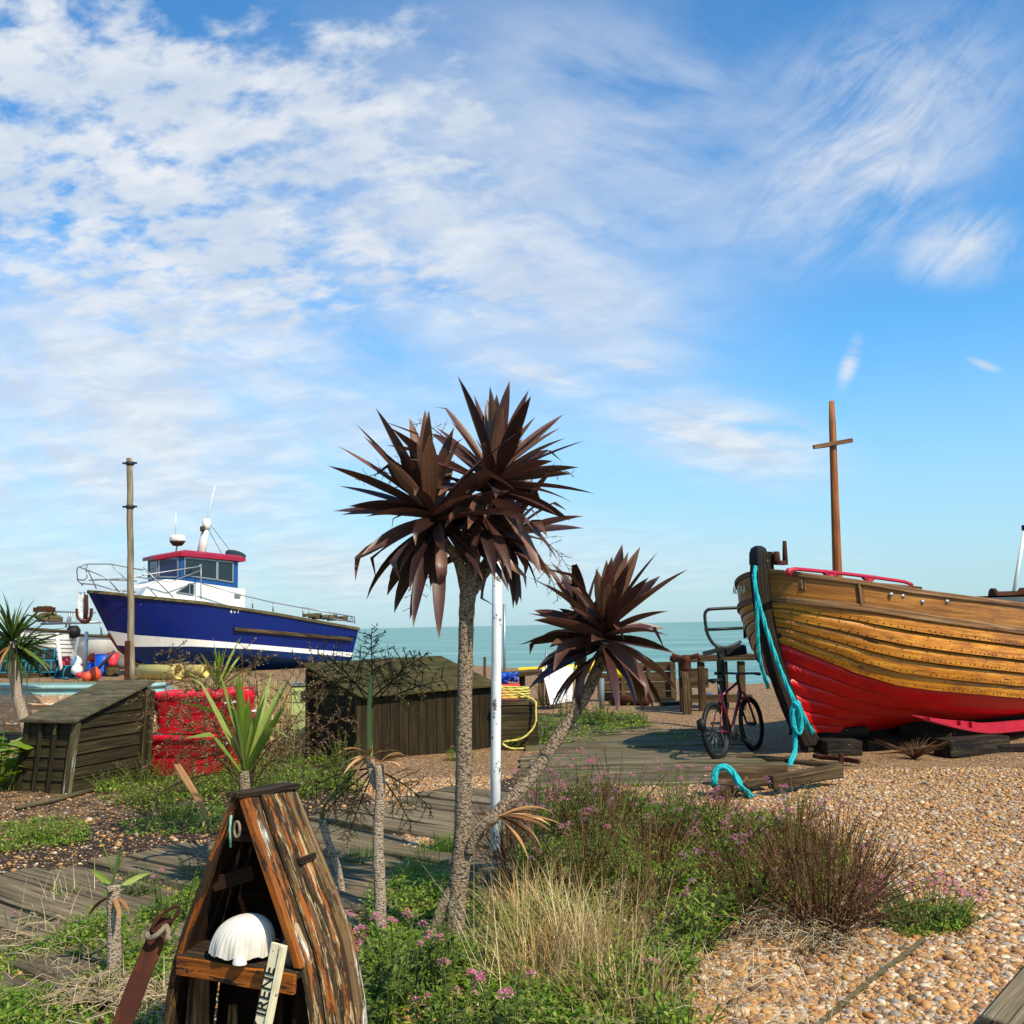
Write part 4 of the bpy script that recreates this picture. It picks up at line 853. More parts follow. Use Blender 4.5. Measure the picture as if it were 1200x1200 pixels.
def big_shed():
    A = Vector((-1.83, 12.27, 0)); w = Vector((.696, .718, 0)).normalized(); d = Vector((-w.y, w.x, 0)); W_, D, hf, hb = 2.2, 1.06, .80, 1.13
    root = thing('low_shed', 'long low dark olive shed with a mossy sloping roof', 'shed', A + w * 1.1 + d * .5); pt = lambda u, v, z: A + w * u + d * v + UP * z
    mb = MB(); u = 0
    while u < W_ - .01:
        bw = min(rng.uniform(.13, .17), W_ - u); mb.slab([pt(u + .004, 0, 0), pt(u + bw - .004, 0, 0), pt(u + bw - .004, 0, hf), pt(u + .004, 0, hf)], d * rng.uniform(.014, .022)); u += bw
    for i in range(len(mb.g)): mb.g[i] = Vector((mb.g[i].y, mb.g[i].x, mb.g[i].z))
    mb.build('front_wall', M['shed_dark'], root, bevel=.002)
    for uu in (0, W_ - .018):
        mb = MB(); mb.slab([pt(uu, .024, 0), pt(uu, D, 0), pt(uu, D, hb - .0), pt(uu, .024, hf)], w * .018); mb.build('end_wall', M['shed_dark'], root)
    mb = MB(); mb.slab([pt(.02, D, 0), pt(W_ - .02, D, 0), pt(W_ - .02, D, hb), pt(.02, D, hb)], d * .018); mb.build('back_wall', M['shed_dark'], root)
    for uu, vv, h in ((-.03, .02, hf), (-.03, D - .03, hb - .02), (W_ + .0, -.02, hf)):
        mb = MB(); mb.beam(pt(uu, vv, 0), pt(uu, vv, h), .06, .05, up=d); mb.build('corner_post', M['shed'], root, bevel=.004)
    mb = MB(); s_ = (hb - hf) / D
    for i, (a, c) in enumerate(((-.08, .95), (.95, W_ + .07))): mb.slab([pt(a, -.09, hf - .09 * s_ + .012 + .01 * i), pt(c, -.09, hf - .09 * s_ + .012 + .01 * i), pt(c, D + .06, hb + .03 + .01 * i), pt(a, D + .06, hb + .03 + .01 * i)], UP * .026)
    mb.build('roof', M['moss_roof'], root, bevel=.004)
big_shed()

# ---------------------------------------------------------------- red tubs, lime box, dinghy
def tub(name, label, c, sx, sy, h, ang, mt, up=1, group=None):
    mb = MB(); a = Vector((math.cos(ang), math.sin(ang), 0)); b = Vector((-a.y, a.x, 0)); c = Vector(c)
    def ring(k, z, rr=.10):
        pts = []; n = 6
        for qx, qy, a0 in ((1, 1, 0), (-1, 1, 90), (-1, -1, 180), (1, -1, 270)):
            for i in range(n + 1):
                t = R(a0 + 90 * i / n); pts.append(c + a * ((qx * (sx / 2 * k - rr)) + math.cos(t) * rr) + b * ((qy * (sy / 2 * k - rr)) + math.sin(t) * rr) + UP * z)
        return pts
    prof = [(.84, 0), (.88, .02), (.92, h * .45), (.93, h * .47), (.97, h * .50), (.97, h * .80), (1.0, h * .83), (1.06, h * .86), (1.07, h * .96), (1.04, h), (.97, h * .995), (.94, h * .96)]
    rows = [ring(k, z) for k, z in prof]; mb.grid(rows, 0, True, closed=True); mb.poly(rows[-1]); mb.poly(list(reversed(rows[0])))
    root = thing(name, label, 'tub', c, group); mb.build('body', M[mt], root, bevel=0)
    for s_ in (1, -1):
        m2 = MB(); q = c + a * s_ * sx * .54 + UP * h * .7; m2.tube([q - b * .12 - a * s_ * .04, q - b * .1 + a * s_ * .02, q + b * .1 + a * s_ * .02, q + b * .12 - a * s_ * .04], .014, 6); m2.build('handle', M['plastic_white'], root)
tub('plastic_tub', 'large red plastic tub under another red tub beside the leaning shed', (-3.76, 11.9, 0), .78, .6, .46, R(-12), 'tubred')
tub('plastic_tub', 'red plastic tub stacked on top of a larger red tub', (-3.70, 11.95, .463), .80, .6, .46, R(-4), 'tubred')
tub('plastic_tub', 'narrow red plastic tub standing behind the green spiky plant', (-3.32, 12.5, 0), .34, .36, .92, R(10), 'tubred')
def lime_box():
    c = Vector((P(356, 830, 14.2).x, 14.2, 0)); root = thing('storage_box', 'pale lime green box behind the long low shed', 'box', c); mb = MB(); mb.box(c + UP * .42, .30, .4, .84, .1); mb.build('body', M['lime'], root, bevel=.01)
    mb = MB(); mb.box(c + UP * .86, .34, .44, .035, .1); mb.build('lid', M['greypaint'], root, bevel=.006); mb = MB(); mb.box(c + Vector((.07, -.205, .72)), .12, .02, .12, .1); mb.build('vent', M['darkmetal'], root)
lime_box()
def dinghy():
    root = thing('dinghy', 'old dinghy with flaking pale blue and rust coloured hull behind the leaning shed', 'boat', (-7.2, 15.9, 0)); n = 22; X0, X1 = -9.6, -5.35
    def sec(t):
        g = .25 + .75 * min(1, (1 - t) * 6) ** .6 if t > .8 else 1.0; g *= .35 + .65 * min(1, t * 3.2 + .1) ** .7; x = X0 + (X1 - X0) * t; up = .10 * (1 - t) ** 2
        return [Vector((x, 16.0 - y * g, z + up)) for y, z in ((.66, .80), (.68, .70), (.66, .56), (.62, .42), (.55, .27), (.44, .14), (.2, .05))]
    S_ = [sec(i / n) for i in range(n + 1)]
    def part(name, a, b_, mt, o=0.):
        mb = MB(); mb.grid([[p + Vector((0, -o * (k % 2), 0)) for k, p in enumerate(r_[a:b_ + 1])] for r_ in S_]); mb.grid([[Vector((p.x, 32.0 - p.y, p.z)) for p in r_[a:b_ + 1]] for r_ in S_]); return mb
    mb = part('', 0, 1, ''); mb.poly([*[p for p in S_[-1][:7]], *[Vector((p.x, 32 - p.y, p.z)) for p in reversed(S_[-1][:7])]]); mb.build('gunwale_plank', M['dinghyblue'], root)
    part('', 1, 5, '').build('hull', M['dinghyrust'], root); part('', 5, 6, '').build('bottom', M['dinghyblue'], root)
    mb = MB(); mb.tube([r_[0] + Vector((0, -.02, .01)) for r_ in S_], .035, 6); mb.build('rubbing_strip', M['dinghyblue'], root)
    for k in (2, 4):
        mb = MB(); mb.tube([r_[k] + Vector((0, -.012, 0)) for r_ in S_], .018, 5); mb.build('strake', M['dinghyrust'], root)
    mb = MB(); mb.grid([[r_[1] + Vector((0, .05, -.05)), Vector((r_[1].x, 31.95 - r_[1].y, r_[1].z - .05))] for r_ in S_], 0, False); mb.build('deck', M['greypaint'], root)
dinghy()

# ---------------------------------------------------------------- poles
def poles():
    mb = MB(); p0 = Vector((P(154, 797, 33).x, 33, 0)); p1 = P(152, 537, 33); n = 14; pts = [p0.lerp(p1, i / n) + Vector((.012 * math.sin(i * 1.7), 0, 0)) for i in range(n + 1)]
    root = thing('tall_pole', 'tall silvery timber pole standing in front of the blue boat', 'pole', p0); mb.tube(pts, [.115 - .0012 * i for i in range(n + 1)], 10); mb.build('shaft', M['pole'], root)
    for y in (543, 594):
        c = P(152.4, y, 33); mb = MB(); mb.lathe(c, [(.10, -.06), (.135, -.05), (.135, .05), (.10, .06)], 12); mb.beam(c + Vector((-.22, -.05, 0)), c + Vector((.24, -.05, .0)), .07, .06); mb.build('iron_band', M['darkmetal'], root)
    c = Vector((P(150, 797, 32.8).x, 32.75, 0)); mb = MB(); mb.beam(c + Vector((-.03, 0, 0)), c + Vector((-.02, 0, 1.35)), .14, .12, jit=.01, segs=4); tag(mb.build('short_post', M['rust']), 'rusty short post against the foot of the tall pole', 'post')
    q = GP(580, 1015); q.z = 0; Yp = q.y; t = P(583, 600, Yp); mb = MB(); mb.tube([q + Vector((0, 0, -.1)), q.lerp(t, .3), q.lerp(t, .7), t], .034, 14)
    tag(mb.build('white_pole', M['peelpole']), 'white painted pole with peeling paint behind the cordyline trunk', 'pole')
poles()

# ---------------------------------------------------------------- bicycle
def bicycle():
    o = Vector((P(843, 886, 12.05).x, 12.05, 0)); o.z = 0; h = R(36); a = Vector((math.sin(h), math.cos(h), 0)); b = Vector((math.cos(h), -math.sin(h), 0)); lean = .10
    up = (UP + b * -lean).normalized()
    L = lambda x, z, y=0: o + a * x + up * z + b * y
    root = thing('bicycle', 'dark red mountain bicycle leaning beside the bow of the clinker boat', 'bicycle', L(.5, 0)); rw = .335
    for x in (0, 1.03):
        c = L(x, rw); mb = MB(); n = 40; ring = lambda r_: [c + a * math.cos(6.2832 * i / n) * r_ + up * math.sin(6.2832 * i / n) * r_ for i in range(n + 1)]
        mb.tube(ring(rw - .026), .028, 8, cap=False); wh = mb.build('tyre', M['black'], root)
        mb = MB(); mb.tube(ring(rw - .062), .012, 6, cap=False); mb.build('rim', M['darkmetal'], wh)
        mb = MB(); [mb.tube([c + b * (.02 * (-1) ** i), c + (a * math.cos(6.2832 * i / 20) + up * math.sin(6.2832 * i / 20)) * (rw - .06)], .0018, 3) for i in range(20)]; mb.build('spokes', M['steel'], wh)
        mb = MB(); mb.tube([c - b * .05, c + b * .05], .022, 8); mb.build('hub', M['darkmetal'], wh)
    bb, st, ht, hb_ = L(.42, .29), L(.26, .76), L(.80, .86), L(.835, .74)
    mb = MB()
    for p, q, r_ in ((bb, st, .017), (st.lerp(bb, .08), ht, .017), (bb, hb_, .021), (ht, hb_, .02)): mb.tube([p, q], r_, 8)
    for s_ in (-.055, .055): mb.tube([L(0, rw, s_), L(.36, .30, s_ * .4)], .01, 6); mb.tube([L(0, rw, s_), st.lerp(bb, .08) + b * s_ * .3], .009, 6)
    mb.build('frame', M['bikered'], root)
    mb = MB(); [mb.tube([hb_ + b * s_ * .5, L(.87, .66, s_), L(1.03, rw, s_)], .015, 6) for s_ in (-.06, .06)]; mb.tube([L(.87, .66, -.06), L(.87, .66, .06)], .02, 6); mb.build('fork', M['bikered'], root)
    mb = MB(); mb.tube([st, L(.22, .88)], .014, 6); sp = mb.build('seat_post', M['steel'], root)
    mb = MB(); rows = []
    for x, w_, z in ((.08, .02, .90), (.10, .075, .915), (.16, .08, .915), (.24, .05, .905), (.32, .028, .905), (.36, .012, .895)): rows.append([L(x, z, w_ * math.cos(t)) + up * .022 * math.sin(t) for t in np.linspace(0, 6.2832, 10, endpoint=False)])
    mb.grid(rows, 0, True, closed=True); mb.poly(rows[0]); mb.poly(rows[-1]); mb.build('saddle', M['black'], root)
    mb = MB(); mb.tube([ht, L(.79, .93), L(.85, .96)], .016, 6); mb.tube(catmull([L(.80, .96, -.30), L(.86, .965, -.2), L(.86, .96, 0), L(.86, .965, .2), L(.80, .96, .30)], 4), .014, 6); hd = mb.build('handlebar', M['darkmetal'], root)
    for s_ in (-1, 1): mb = MB(); mb.tube([L(.80, .96, s_ * .30), L(.84, .965, s_ * .22)], .019, 6); mb.build('grip', M['black'], hd)
    mb = MB(); mb.lathe(bb, [(.0, .03), (.09, .03), (.092, .045), (0, .045)], 18, axis=b); cr = mb.build('chainring', M['darkmetal'], root)
    for s_, dx, dz in ((.09, .12, -.11), (-.09, -.12, .11)):
        mb = MB(); mb.tube([bb + b * s_ * .8, bb + b * s_ + a * dx + up * dz], .012, 5); mb.box(bb + b * s_ * 1.4 + a * dx + up * dz, .09, .09, .025, .6); mb.build('crank_pedal', M['black'], root)
    mb = MB(); mb.tube([L(.02, rw + .0, .05), L(.06, .22, .06), L(.02, .17, .06)], .02, 5); mb.build('derailleur', M['black'], root)
    # mudguard-like rear light pod
    mb = MB(); mb.lathe(L(-.34, .44, 0), [(0, -.08), (.05, -.05), (.055, .05), (0, .08)], 8, axis=up); mb.build('rear_lamp', M['black'], root)
bicycle()

# ---------------------------------------------------------------- timber bench, winch head, seat frame
def bench_area():
    Y = 18.6; z = .93; a, c = P(793, 773, Y), P(880, 773, Y); root = thing('timber_bench', 'rough timber bench with square legs behind the bicycle', 'bench', Vector((a.x + .6, Y, 0)))
    mb = MB()
    for k in range(3): mb.beam(Vector((a.x + rng.uniform(-.05, .05), Y + .26 * k, z)), Vector((c.x + .1, Y + .26 * k, z + .02)), .24, .10, jit=.008, segs=4)
    mb.build('top', M['old_beam'], root, bevel=.01)
    for x, yy in ((800, 0), (822, 0), (849, .1), (869, 0), (806, .5), (845, .55)):
        p = P(x, 800, Y + yy); mb = MB(); mb.beam(Vector((p.x, p.y, -.02)), Vector((p.x, p.y, z - .05)), .12, .12, up=(0, 1, 0), jit=.006); mb.build('leg', M['old_beam'], root, bevel=.008)
    mb = MB(); mb.beam(Vector((a.x + .05, Y - .02, .60)), Vector((a.x + .55, Y - .02, .60)), .05, .34); mb.build('skirt_board', M['old_beam'], root, bevel=.006)
    mb = MB(); mb.beam(Vector((a.x + .05, Y - .02, .24)), Vector((c.x, Y + .02, .22)), .05, .14); mb.build('lower_rail', M['old_beam'], root, bevel=.006)
    # rusty winch head on a post
    p = P(804, 800, Y - .35); p.z = 0; root = thing('winch_head', 'rusty iron winch head on a post at the end of the timber bench', 'winch', p)
    mb = MB(); mb.beam(p, p + UP * .75, .13, .13, up=(0, 1, 0), jit=.01, segs=3); mb.build('post', M['old_beam'], root)
    mb = MB(); q = p + UP * .75; mb.lathe(q, [(.08, 0), (.11, .04), (.06, .10), (.10, .17), (.11, .22), (.05, .27), (0, .28)], 12); mb.build('drum', M['rust'], root)
    for s_ in (-1, 1): mb = MB(); mb.tube([q + Vector((0, 0, .2)), q + Vector((s_ * .22, -.03, .27)), q + Vector((s_ * .25, -.03, .18))], .04, 6); mb.build('lug', M['rust'], root)
    for x, w_ in ((830, .35), (847, .22)):
        c = P(x, 822, 19.6); c.z = .09; mb = MB(); rows = [[c + Vector((math.cos(t) * w_ * k * .5 + rng.uniform(-.02, .02), math.sin(t) * w_ * k * .4, zz)) for t in np.linspace(0, 6.28, 12, endpoint=False)] for k, zz in ((.8, -.09), (1, .0), (.85, .10), (.45, .17), (.05, .18))]; mb.grid(rows, 0, True, closed=True)
        tag(mb.build('white_sack', M['plastic_white']), ('plump' if x == 830 else 'small') + ' white sack lying at the foot of the timber bench', 'sack')
    # bent tube seat frame on one leg
    Y = 14.6; f = lambda x, y, dy=0: P(x, y, Y + dy); base = f(851, 860); base.z = 0; root = thing('seat_frame', 'rusty tubular seat frame standing on a single bent post behind the bicycle', 'seat frame', base)
    mb = MB(); mb.tube(catmull([f(868, 752, .1), f(852, 759), f(838, 756), f(830, 745), f(827, 733), f(826, 720), f(829, 715), f(836, 713.5), f(868, 712, .1)], 5) + [f(872, 716, .1), f(873, 748, .1)], .024, 7, cap=True); mb.build('back_hoop', M['darkmetal'], root)
    mb = MB(); mb.tube([f(826, 738), f(870, 736, .1)], .022, 6); mb.build('cross_tube', M['darkmetal'], root)
    mb = MB(); mb.tube(catmull([f(841, 757), f(845, 775), f(847, 800), f(849, 825), base], 5), .042, 8); mb.build('post', M['darkmetal'], root)
    mb = MB(); mb.beam(f(824, 766.5), f(848, 760), .10, .06, jit=.004); mb.build('side_bar', M['darkmetal'], root); mb = MB(); mb.beam(f(847, 764, .1), f(872, 761, .1), .3, .14, jit=.01, segs=3); mb.build('seat_pad', M['black'], root, bevel=.02)
bench_area()

# ---------------------------------------------------------------- timbers and blocks by the clinker boat
def beamthing(name, label, cat, p0, p1, w, h, mt='old_beam', group=None, jit=.006, segs=5, bev=.008, up=(0, 0, 1)):
    mb = MB(); mb.beam(p0, p1, w, h, jit=jit, segs=segs, up=up); o = mb.build(name, M[mt], bevel=bev); tag(o, label, cat, group); return o
g_ = lambda x, y, z=0: GP(x, y) + Vector((0, 0, z))
beamthing('timber', 'thick weathered timber raised on the shingle in front of the clinker boat', 'timber', g_(903, 932, .13), g_(986, 922, .15), .09, .13)
beamthing('timber', 'dark timber lying behind the raised timber with turquoise rope over it', 'timber', g_(838, 922, .10), g_(922, 919, .10), .08, .16)
beamthing('timber', 'short sawn timber end pointing at the camera below the turquoise loop', 'timber', g_(843, 938, .05), g_(872, 924, .07), .10, .09)
beamthing('timber', 'narrow timber packer joining the raised timbers', 'timber', g_(872, 928, .06), g_(903, 925, .08), .10, .05)
beamthing('plank', 'long thin plank lying on shingle under the boat stem', 'plank', g_(866, 890, .03), g_(984, 900, .03), .12, .05)
beamthing('iron_bar', 'rusty iron bar lying beside the thin plank under the stem', 'bar', g_(954, 893, .05), g_(1008, 900, .05), .05, .05, 'rust')
beamthing('iron_stake', 'rusty iron stake standing out of the shingle under the stem', 'stake', g_(985, 899, 0), g_(987, 899, .14), .05, .05, 'rust', up=(0, 1, 0))
def block(x, y, w, h, z, ang, lab, dy=0):
    c = GP(x, y) + Vector((0, dy, z)); a = Vector((math.cos(ang), math.sin(ang), 0)) * w / 2; return beamthing('keel_block', lab, 'block', c - a, c + a, .28, h, 'stem')
block(985, 886, .42, .17, .085, R(4), 'squared timber block under the forefoot of the clinker boat')
block(972, 880, .9, .10, .22, R(8), 'long dark baulk laid on the block under the forefoot')
block(1140, 882, .9, .20, .10, R(20), 'dark baulk under the bilge of the clinker boat')
block(1190, 880, .9, .07, .035, R(-3), 'flat plank on the shingle under the bilge at the right edge')
block(1030, 876, .7, .14, .07, R(30), 'dark block in the shadow beneath the clinker boat')
block(1085, 872, .6, .28, .14, R(-20), 'tall dark block in the shadow under the bilge keel')
# second vessel behind the clinker boat: grey deckhouse with winch and raked pole
def grey_boat():
    Y = 19; root = thing('grey_workboat', 'grey workboat with a rusty deck winch behind the clinker boat', 'boat', (P(1240, 800, Y).x, Y, 0)); f = lambda x, y, dy=0: P(x, y, Y + dy)
    mb = MB(); n = 16; rows = []
    for i in range(n + 1):
        t = i / n; x = f(1100, 700).x + 5.5 * t; g = min(1, t * 3) ** .6; rows.append([Vector((x, Y + .2 + k * 1.3 * g, z)) for k, z in ((-1, 1.93 + .0 * t), (-.98, 1.5), (-.9, 1.0), (-.6, .5), (-.1, .25), (.6, .5), (.98, 1.5), (1, 1.93))])
    mb.grid(rows, 0, True); mb.poly(rows[-1]); mb.build('hull', M['greypaint'], root); mb = MB(); mb.grid([[r_[0] + UP * .03, r_[-1] + UP * .03] for r_ in rows], 0, False); mb.build('deck', M['greypaint'], root)
    mb = MB(); c = f(1191, 700); mb.lathe(c + Vector((-.15, 0, .02)), [(0, -.3), (.16, -.3), (.16, -.24), (.10, -.2), (.10, .2), (.16, .24), (.16, .3), (0, .3)], 12, axis=(1, 0, 0)); w = mb.build('winch', M['rust'], root)
    mb = MB(); mb.tube([f(1172, 704), f(1173, 700), f(1200, 701)], .04, 6); mb.build('winch_handle', M['rust'], w)
    q0, q1 = f(1186, 706), f(1201, 619); mb = MB(); mb.tube([q0, q1], .035, 6); r_ = mb.build('raked_pole', M['white'], root); mb = MB(); mb.lathe(q1, [(0, -.05), (.06, -.03), (.06, .05), (0, .07)], 8); mb.build('tip', M['black'], r_)
grey_boat()

# ---------------------------------------------------------------- middle distance, behind the cordyline
def mid_junk():
    c = Vector((P(607, 870, 13.9).x, 13.9, 0)); root = thing('timber_box', 'squat dark timber box with yellow rope heaped on it', 'box', c); mb = MB()
    for k in range(4): mb.beam(c + Vector((-.25, -.24, .07 + .14 * k)), c + Vector((.25, -.24, .07 + .14 * k)), .03, .135)
    mb.build('front_boards', M['shed'], root, bevel=.004); mb = MB(); [mb.beam(c + Vector((s_ * .25, -.22, .28)), c + Vector((s_ * .25, .25, .28)), .03, .55) for s_ in (-1, 1)]; mb.build('side_boards', M['shed'], root); mb = MB(); mb.beam(c + Vector((-.29, 0, .58)), c + Vector((.29, 0, .58)), .54, .04); mb.build('top_board', M['old_beam'], root, bevel=.005)
    pts = []
    for i in range(46):
        t = i * .62; rr = .16 + .03 * math.sin(i * 1.3); pts.append(c + Vector((math.cos(t) * rr * 1.1 - .04, -.1 + math.sin(t) * rr * .7, .63 + .0035 * i)))
    pts += [c + Vector(v) for v in ((.20, -.30, .64), (.24, -.34, .5), (.22, -.36, .3), (.05, -.38, .14), (-.2, -.36, .1), (-.1, -.38, .02), (.1, -.42, -.1 + .12))]
    rope3('yellow_rope', pts, .014, M['yrope'], 'pale yellow rope coiled on the squat timber box', n=3)
    # white board, wooden wall of boxes, yellow floats
    w = [P(635, 784, 19.6), P(671, 781, 20.2), P(670, 822, 20.2), P(645, 826, 19.6)]; mb = MB(); mb.slab(w, Vector((.02, .05, 0))); tag(mb.build('white_board', M['plastic_white'], bevel=.004), 'white board propped behind the right hand cordyline trunk', 'board')
    a = P(628, 800, 21.2); root = thing('timber_bin', 'long low dark timber bin behind the white board', 'bin', Vector((a.x + 1, 21.5, 0)))
    for k in range(4):
        mb = MB(); mb.beam(Vector((P(700, 800, 21.4).x, 21.4, .1 + .2 * k)), Vector((P(792, 800, 21.4).x, 21.4, .1 + .2 * k)), .06, .18, jit=.008, segs=4); mb.build('plank', M['old_beam'], root, bevel=.006)
    for x in (703, 730, 760, 788): mb = MB(); p = P(x, 800, 21.3); mb.beam(Vector((p.x, 21.3, 0)), Vector((p.x, 21.3, .76)), .09, .08, up=(0, 1, 0)); mb.build('stake', M['old_beam'], root, bevel=.006)
    mb = MB(); mb.beam(Vector((P(588, 790, 20.8).x, 20.8, .62)), Vector((P(660, 790, 20.8).x, 20.9, .68)), .5, .09, jit=.01, segs=4); root2 = thing('plank_shelf', 'dark plank shelf on posts behind the white pole', 'shelf', Vector((P(620, 790, 20.8).x, 20.8, 0))); mb.build('top', M['old_beam'], root2, bevel=.008)
    for x in (592, 612, 634, 655): mb = MB(); p = P(x, 800, 20.8); mb.beam(Vector((p.x, 20.8, 0)), Vector((p.x, 20.8, .6)), .12, .1, up=(0, 1, 0)); mb.build('post', M['old_beam'], root2, bevel=.006)
    for pts, r_, lab in (([P(608, 785.5, 21.6), P(640, 784, 21.6), P(700, 780, 21.7)], .06, 'thin yellow boom lying along the plank shelf'), ([P(681, 782, 21.0), P(702, 781, 21.0)], .125, 'fat yellow cylindrical float behind the forked trunk'), ([P(722, 789, 21.0), P(737, 788, 21.0)], .10, 'short yellow float showing between drooping bronze leaves')):
        mb = MB(); q = [p + UP * .0 for p in pts]; d = (q[-1] - q[0]).normalized(); mb.tube([q[0] - d * .03] + q + [q[-1] + d * .03], [r_ * .6] + [r_] * len(q) + [r_ * .6], 10); tag(mb.build('float', M['yellow']), lab, 'float')
    for k, (x, y, mt, lab) in enumerate(((596, 795, 'barrelblue', 'bundle of blue netting on the plank shelf'), (592, 812, 'buoyred', 'faded red fish box below the blue netting'))):
        c = P(x, y, 20.1); mb = MB()
        if k == 0:
            pts = [c + Vector((rng.uniform(-.22, .22), rng.uniform(-.15, .15), rng.uniform(-.08, .12))) for _ in range(34)]; mb.tube(catmull(pts, 4), .022, 5)
            tag(mb.build('netting', M[mt]), lab, 'netting')
        else:
            c.z = .22; mb.box(c, .5, .35, .42, .1); mb.box(c + UP * .23, .55, .40, .05, .1); tag(mb.build('fish_box', M[mt], bevel=.012), lab, 'box')
    mb = MB(); a, b_ = GP(716, 826), GP(759, 828); mb.tube([a + UP * .10, b_ + UP * .10], .10, 12); tag(mb.build('rusty_pipe', M['rust']), 'rusty pipe length lying on shingle under the drooping leaves', 'pipe')
    for x, y0, y1, Y, r_, mt, lab in ((640, 812, 763, 21, .022, 'steel', 'thin grey rod standing behind the white board'), (705, 826, 795, 19.5, .05, 'greypaint', 'short grey post beside the timber bin'), (591, 800, 708, 22, .03, 'steel', 'slim tall rod standing just behind the white pole'), (568, 800, 770, 22, .03, 'old_beam', 'short leaning stick between trunk and white pole')):
        p, q = P(x, y0, Y), P(x, y1, Y); p.z = 0; mb = MB(); mb.tube([p, q], r_, 6); tag(mb.build('rod', M[mt]), lab, 'rod')
    for i, (x0, x1, z) in enumerate(((775, 800, .05), (752, 790, .04))):
        mb = MB(); mb.beam(Vector((P(x0, 822, 19.9 + i).x, 19.9 + i, z)), Vector((P(x1, 822, 19.9 + i).x, 20.0 + i, z)), .25, .09, jit=.008); tag(mb.build('baulk', M['stem'], bevel=.01), ('dark baulk on the shingle left of the timber bench', 'dark baulk half hidden by drooping bronze leaves')[i], 'timber')
mid_junk()

# ---------------------------------------------------------------- far left: working gear in front of white boats
def white_boat(name, label, x0, x1, ytop0, ytop1, Y, hgt, bowleft, mt='white', laps=0, num=None):
    a, c = P(x0, ytop0, Y), P(x1, ytop1, Y); root = thing(name, label, 'boat', Vector(((a.x + c.x) / 2, Y + 1, 0))); n = 18; rows = []
    for i in range(n + 1):
        t = i / n; tt = t if bowleft else 1 - t; g = min(1, tt / .45); g = (1 - (1 - g) ** 2) ** .6; top = a.lerp(c, t); w = 1.3 * g + .05; zt = top.z; zb = max(zt - hgt, .05)
        x = top.x + (0.35 * (1 - g) if bowleft else -.35 * (1 - g)); rows.append([Vector((top.x + (x - top.x) * k, Y + 1.3 - w * (1 - .5 * k ** 2.5), zt + (zb - zt) * k)) for k in np.linspace(0, 1, 9)])
    mb = MB(); mb.grid(rows); mb.grid([[Vector((p.x, 2 * (Y + 1.3) - p.y, p.z)) for p in r_] for r_ in rows]); mb.poly([p for p in rows[-1]] + [Vector((p.x, 2 * (Y + 1.3) - p.y, p.z)) for p in reversed(rows[-1])]); mb.poly([p for p in rows[0]] + [Vector((p.x, 2 * (Y + 1.3) - p.y, p.z)) for p in reversed(rows[0])]); mb.build('hull', M[mt], root)
    mb = MB(); mb.tube([r_[0] + Vector((0, -.03, .02)) for r_ in rows], .07, 6); mb.build('gunwale', M['old_beam'] if laps else M['olive_rail'], root)
    for k in range(laps): mb = MB(); mb.tube([r_[2 + k] + Vector((0, -.01, 0)) for r_ in rows], .02, 4); mb.build('strake', M['greypaint'], root)
    mb = MB(); mb.grid([[r_[0], Vector((r_[0].x, 2 * (Y + 1.3) - r_[0].y, r_[0].z))] for r_ in rows], 0, False); mb.build('deck', M['greypaint'], root)
    if num: text_mesh('number', num, .62, P(80, 761, Y - .1) + Vector((0, -.05, 0)), (1, 0, 0), UP, M['ink'], root)
    return root
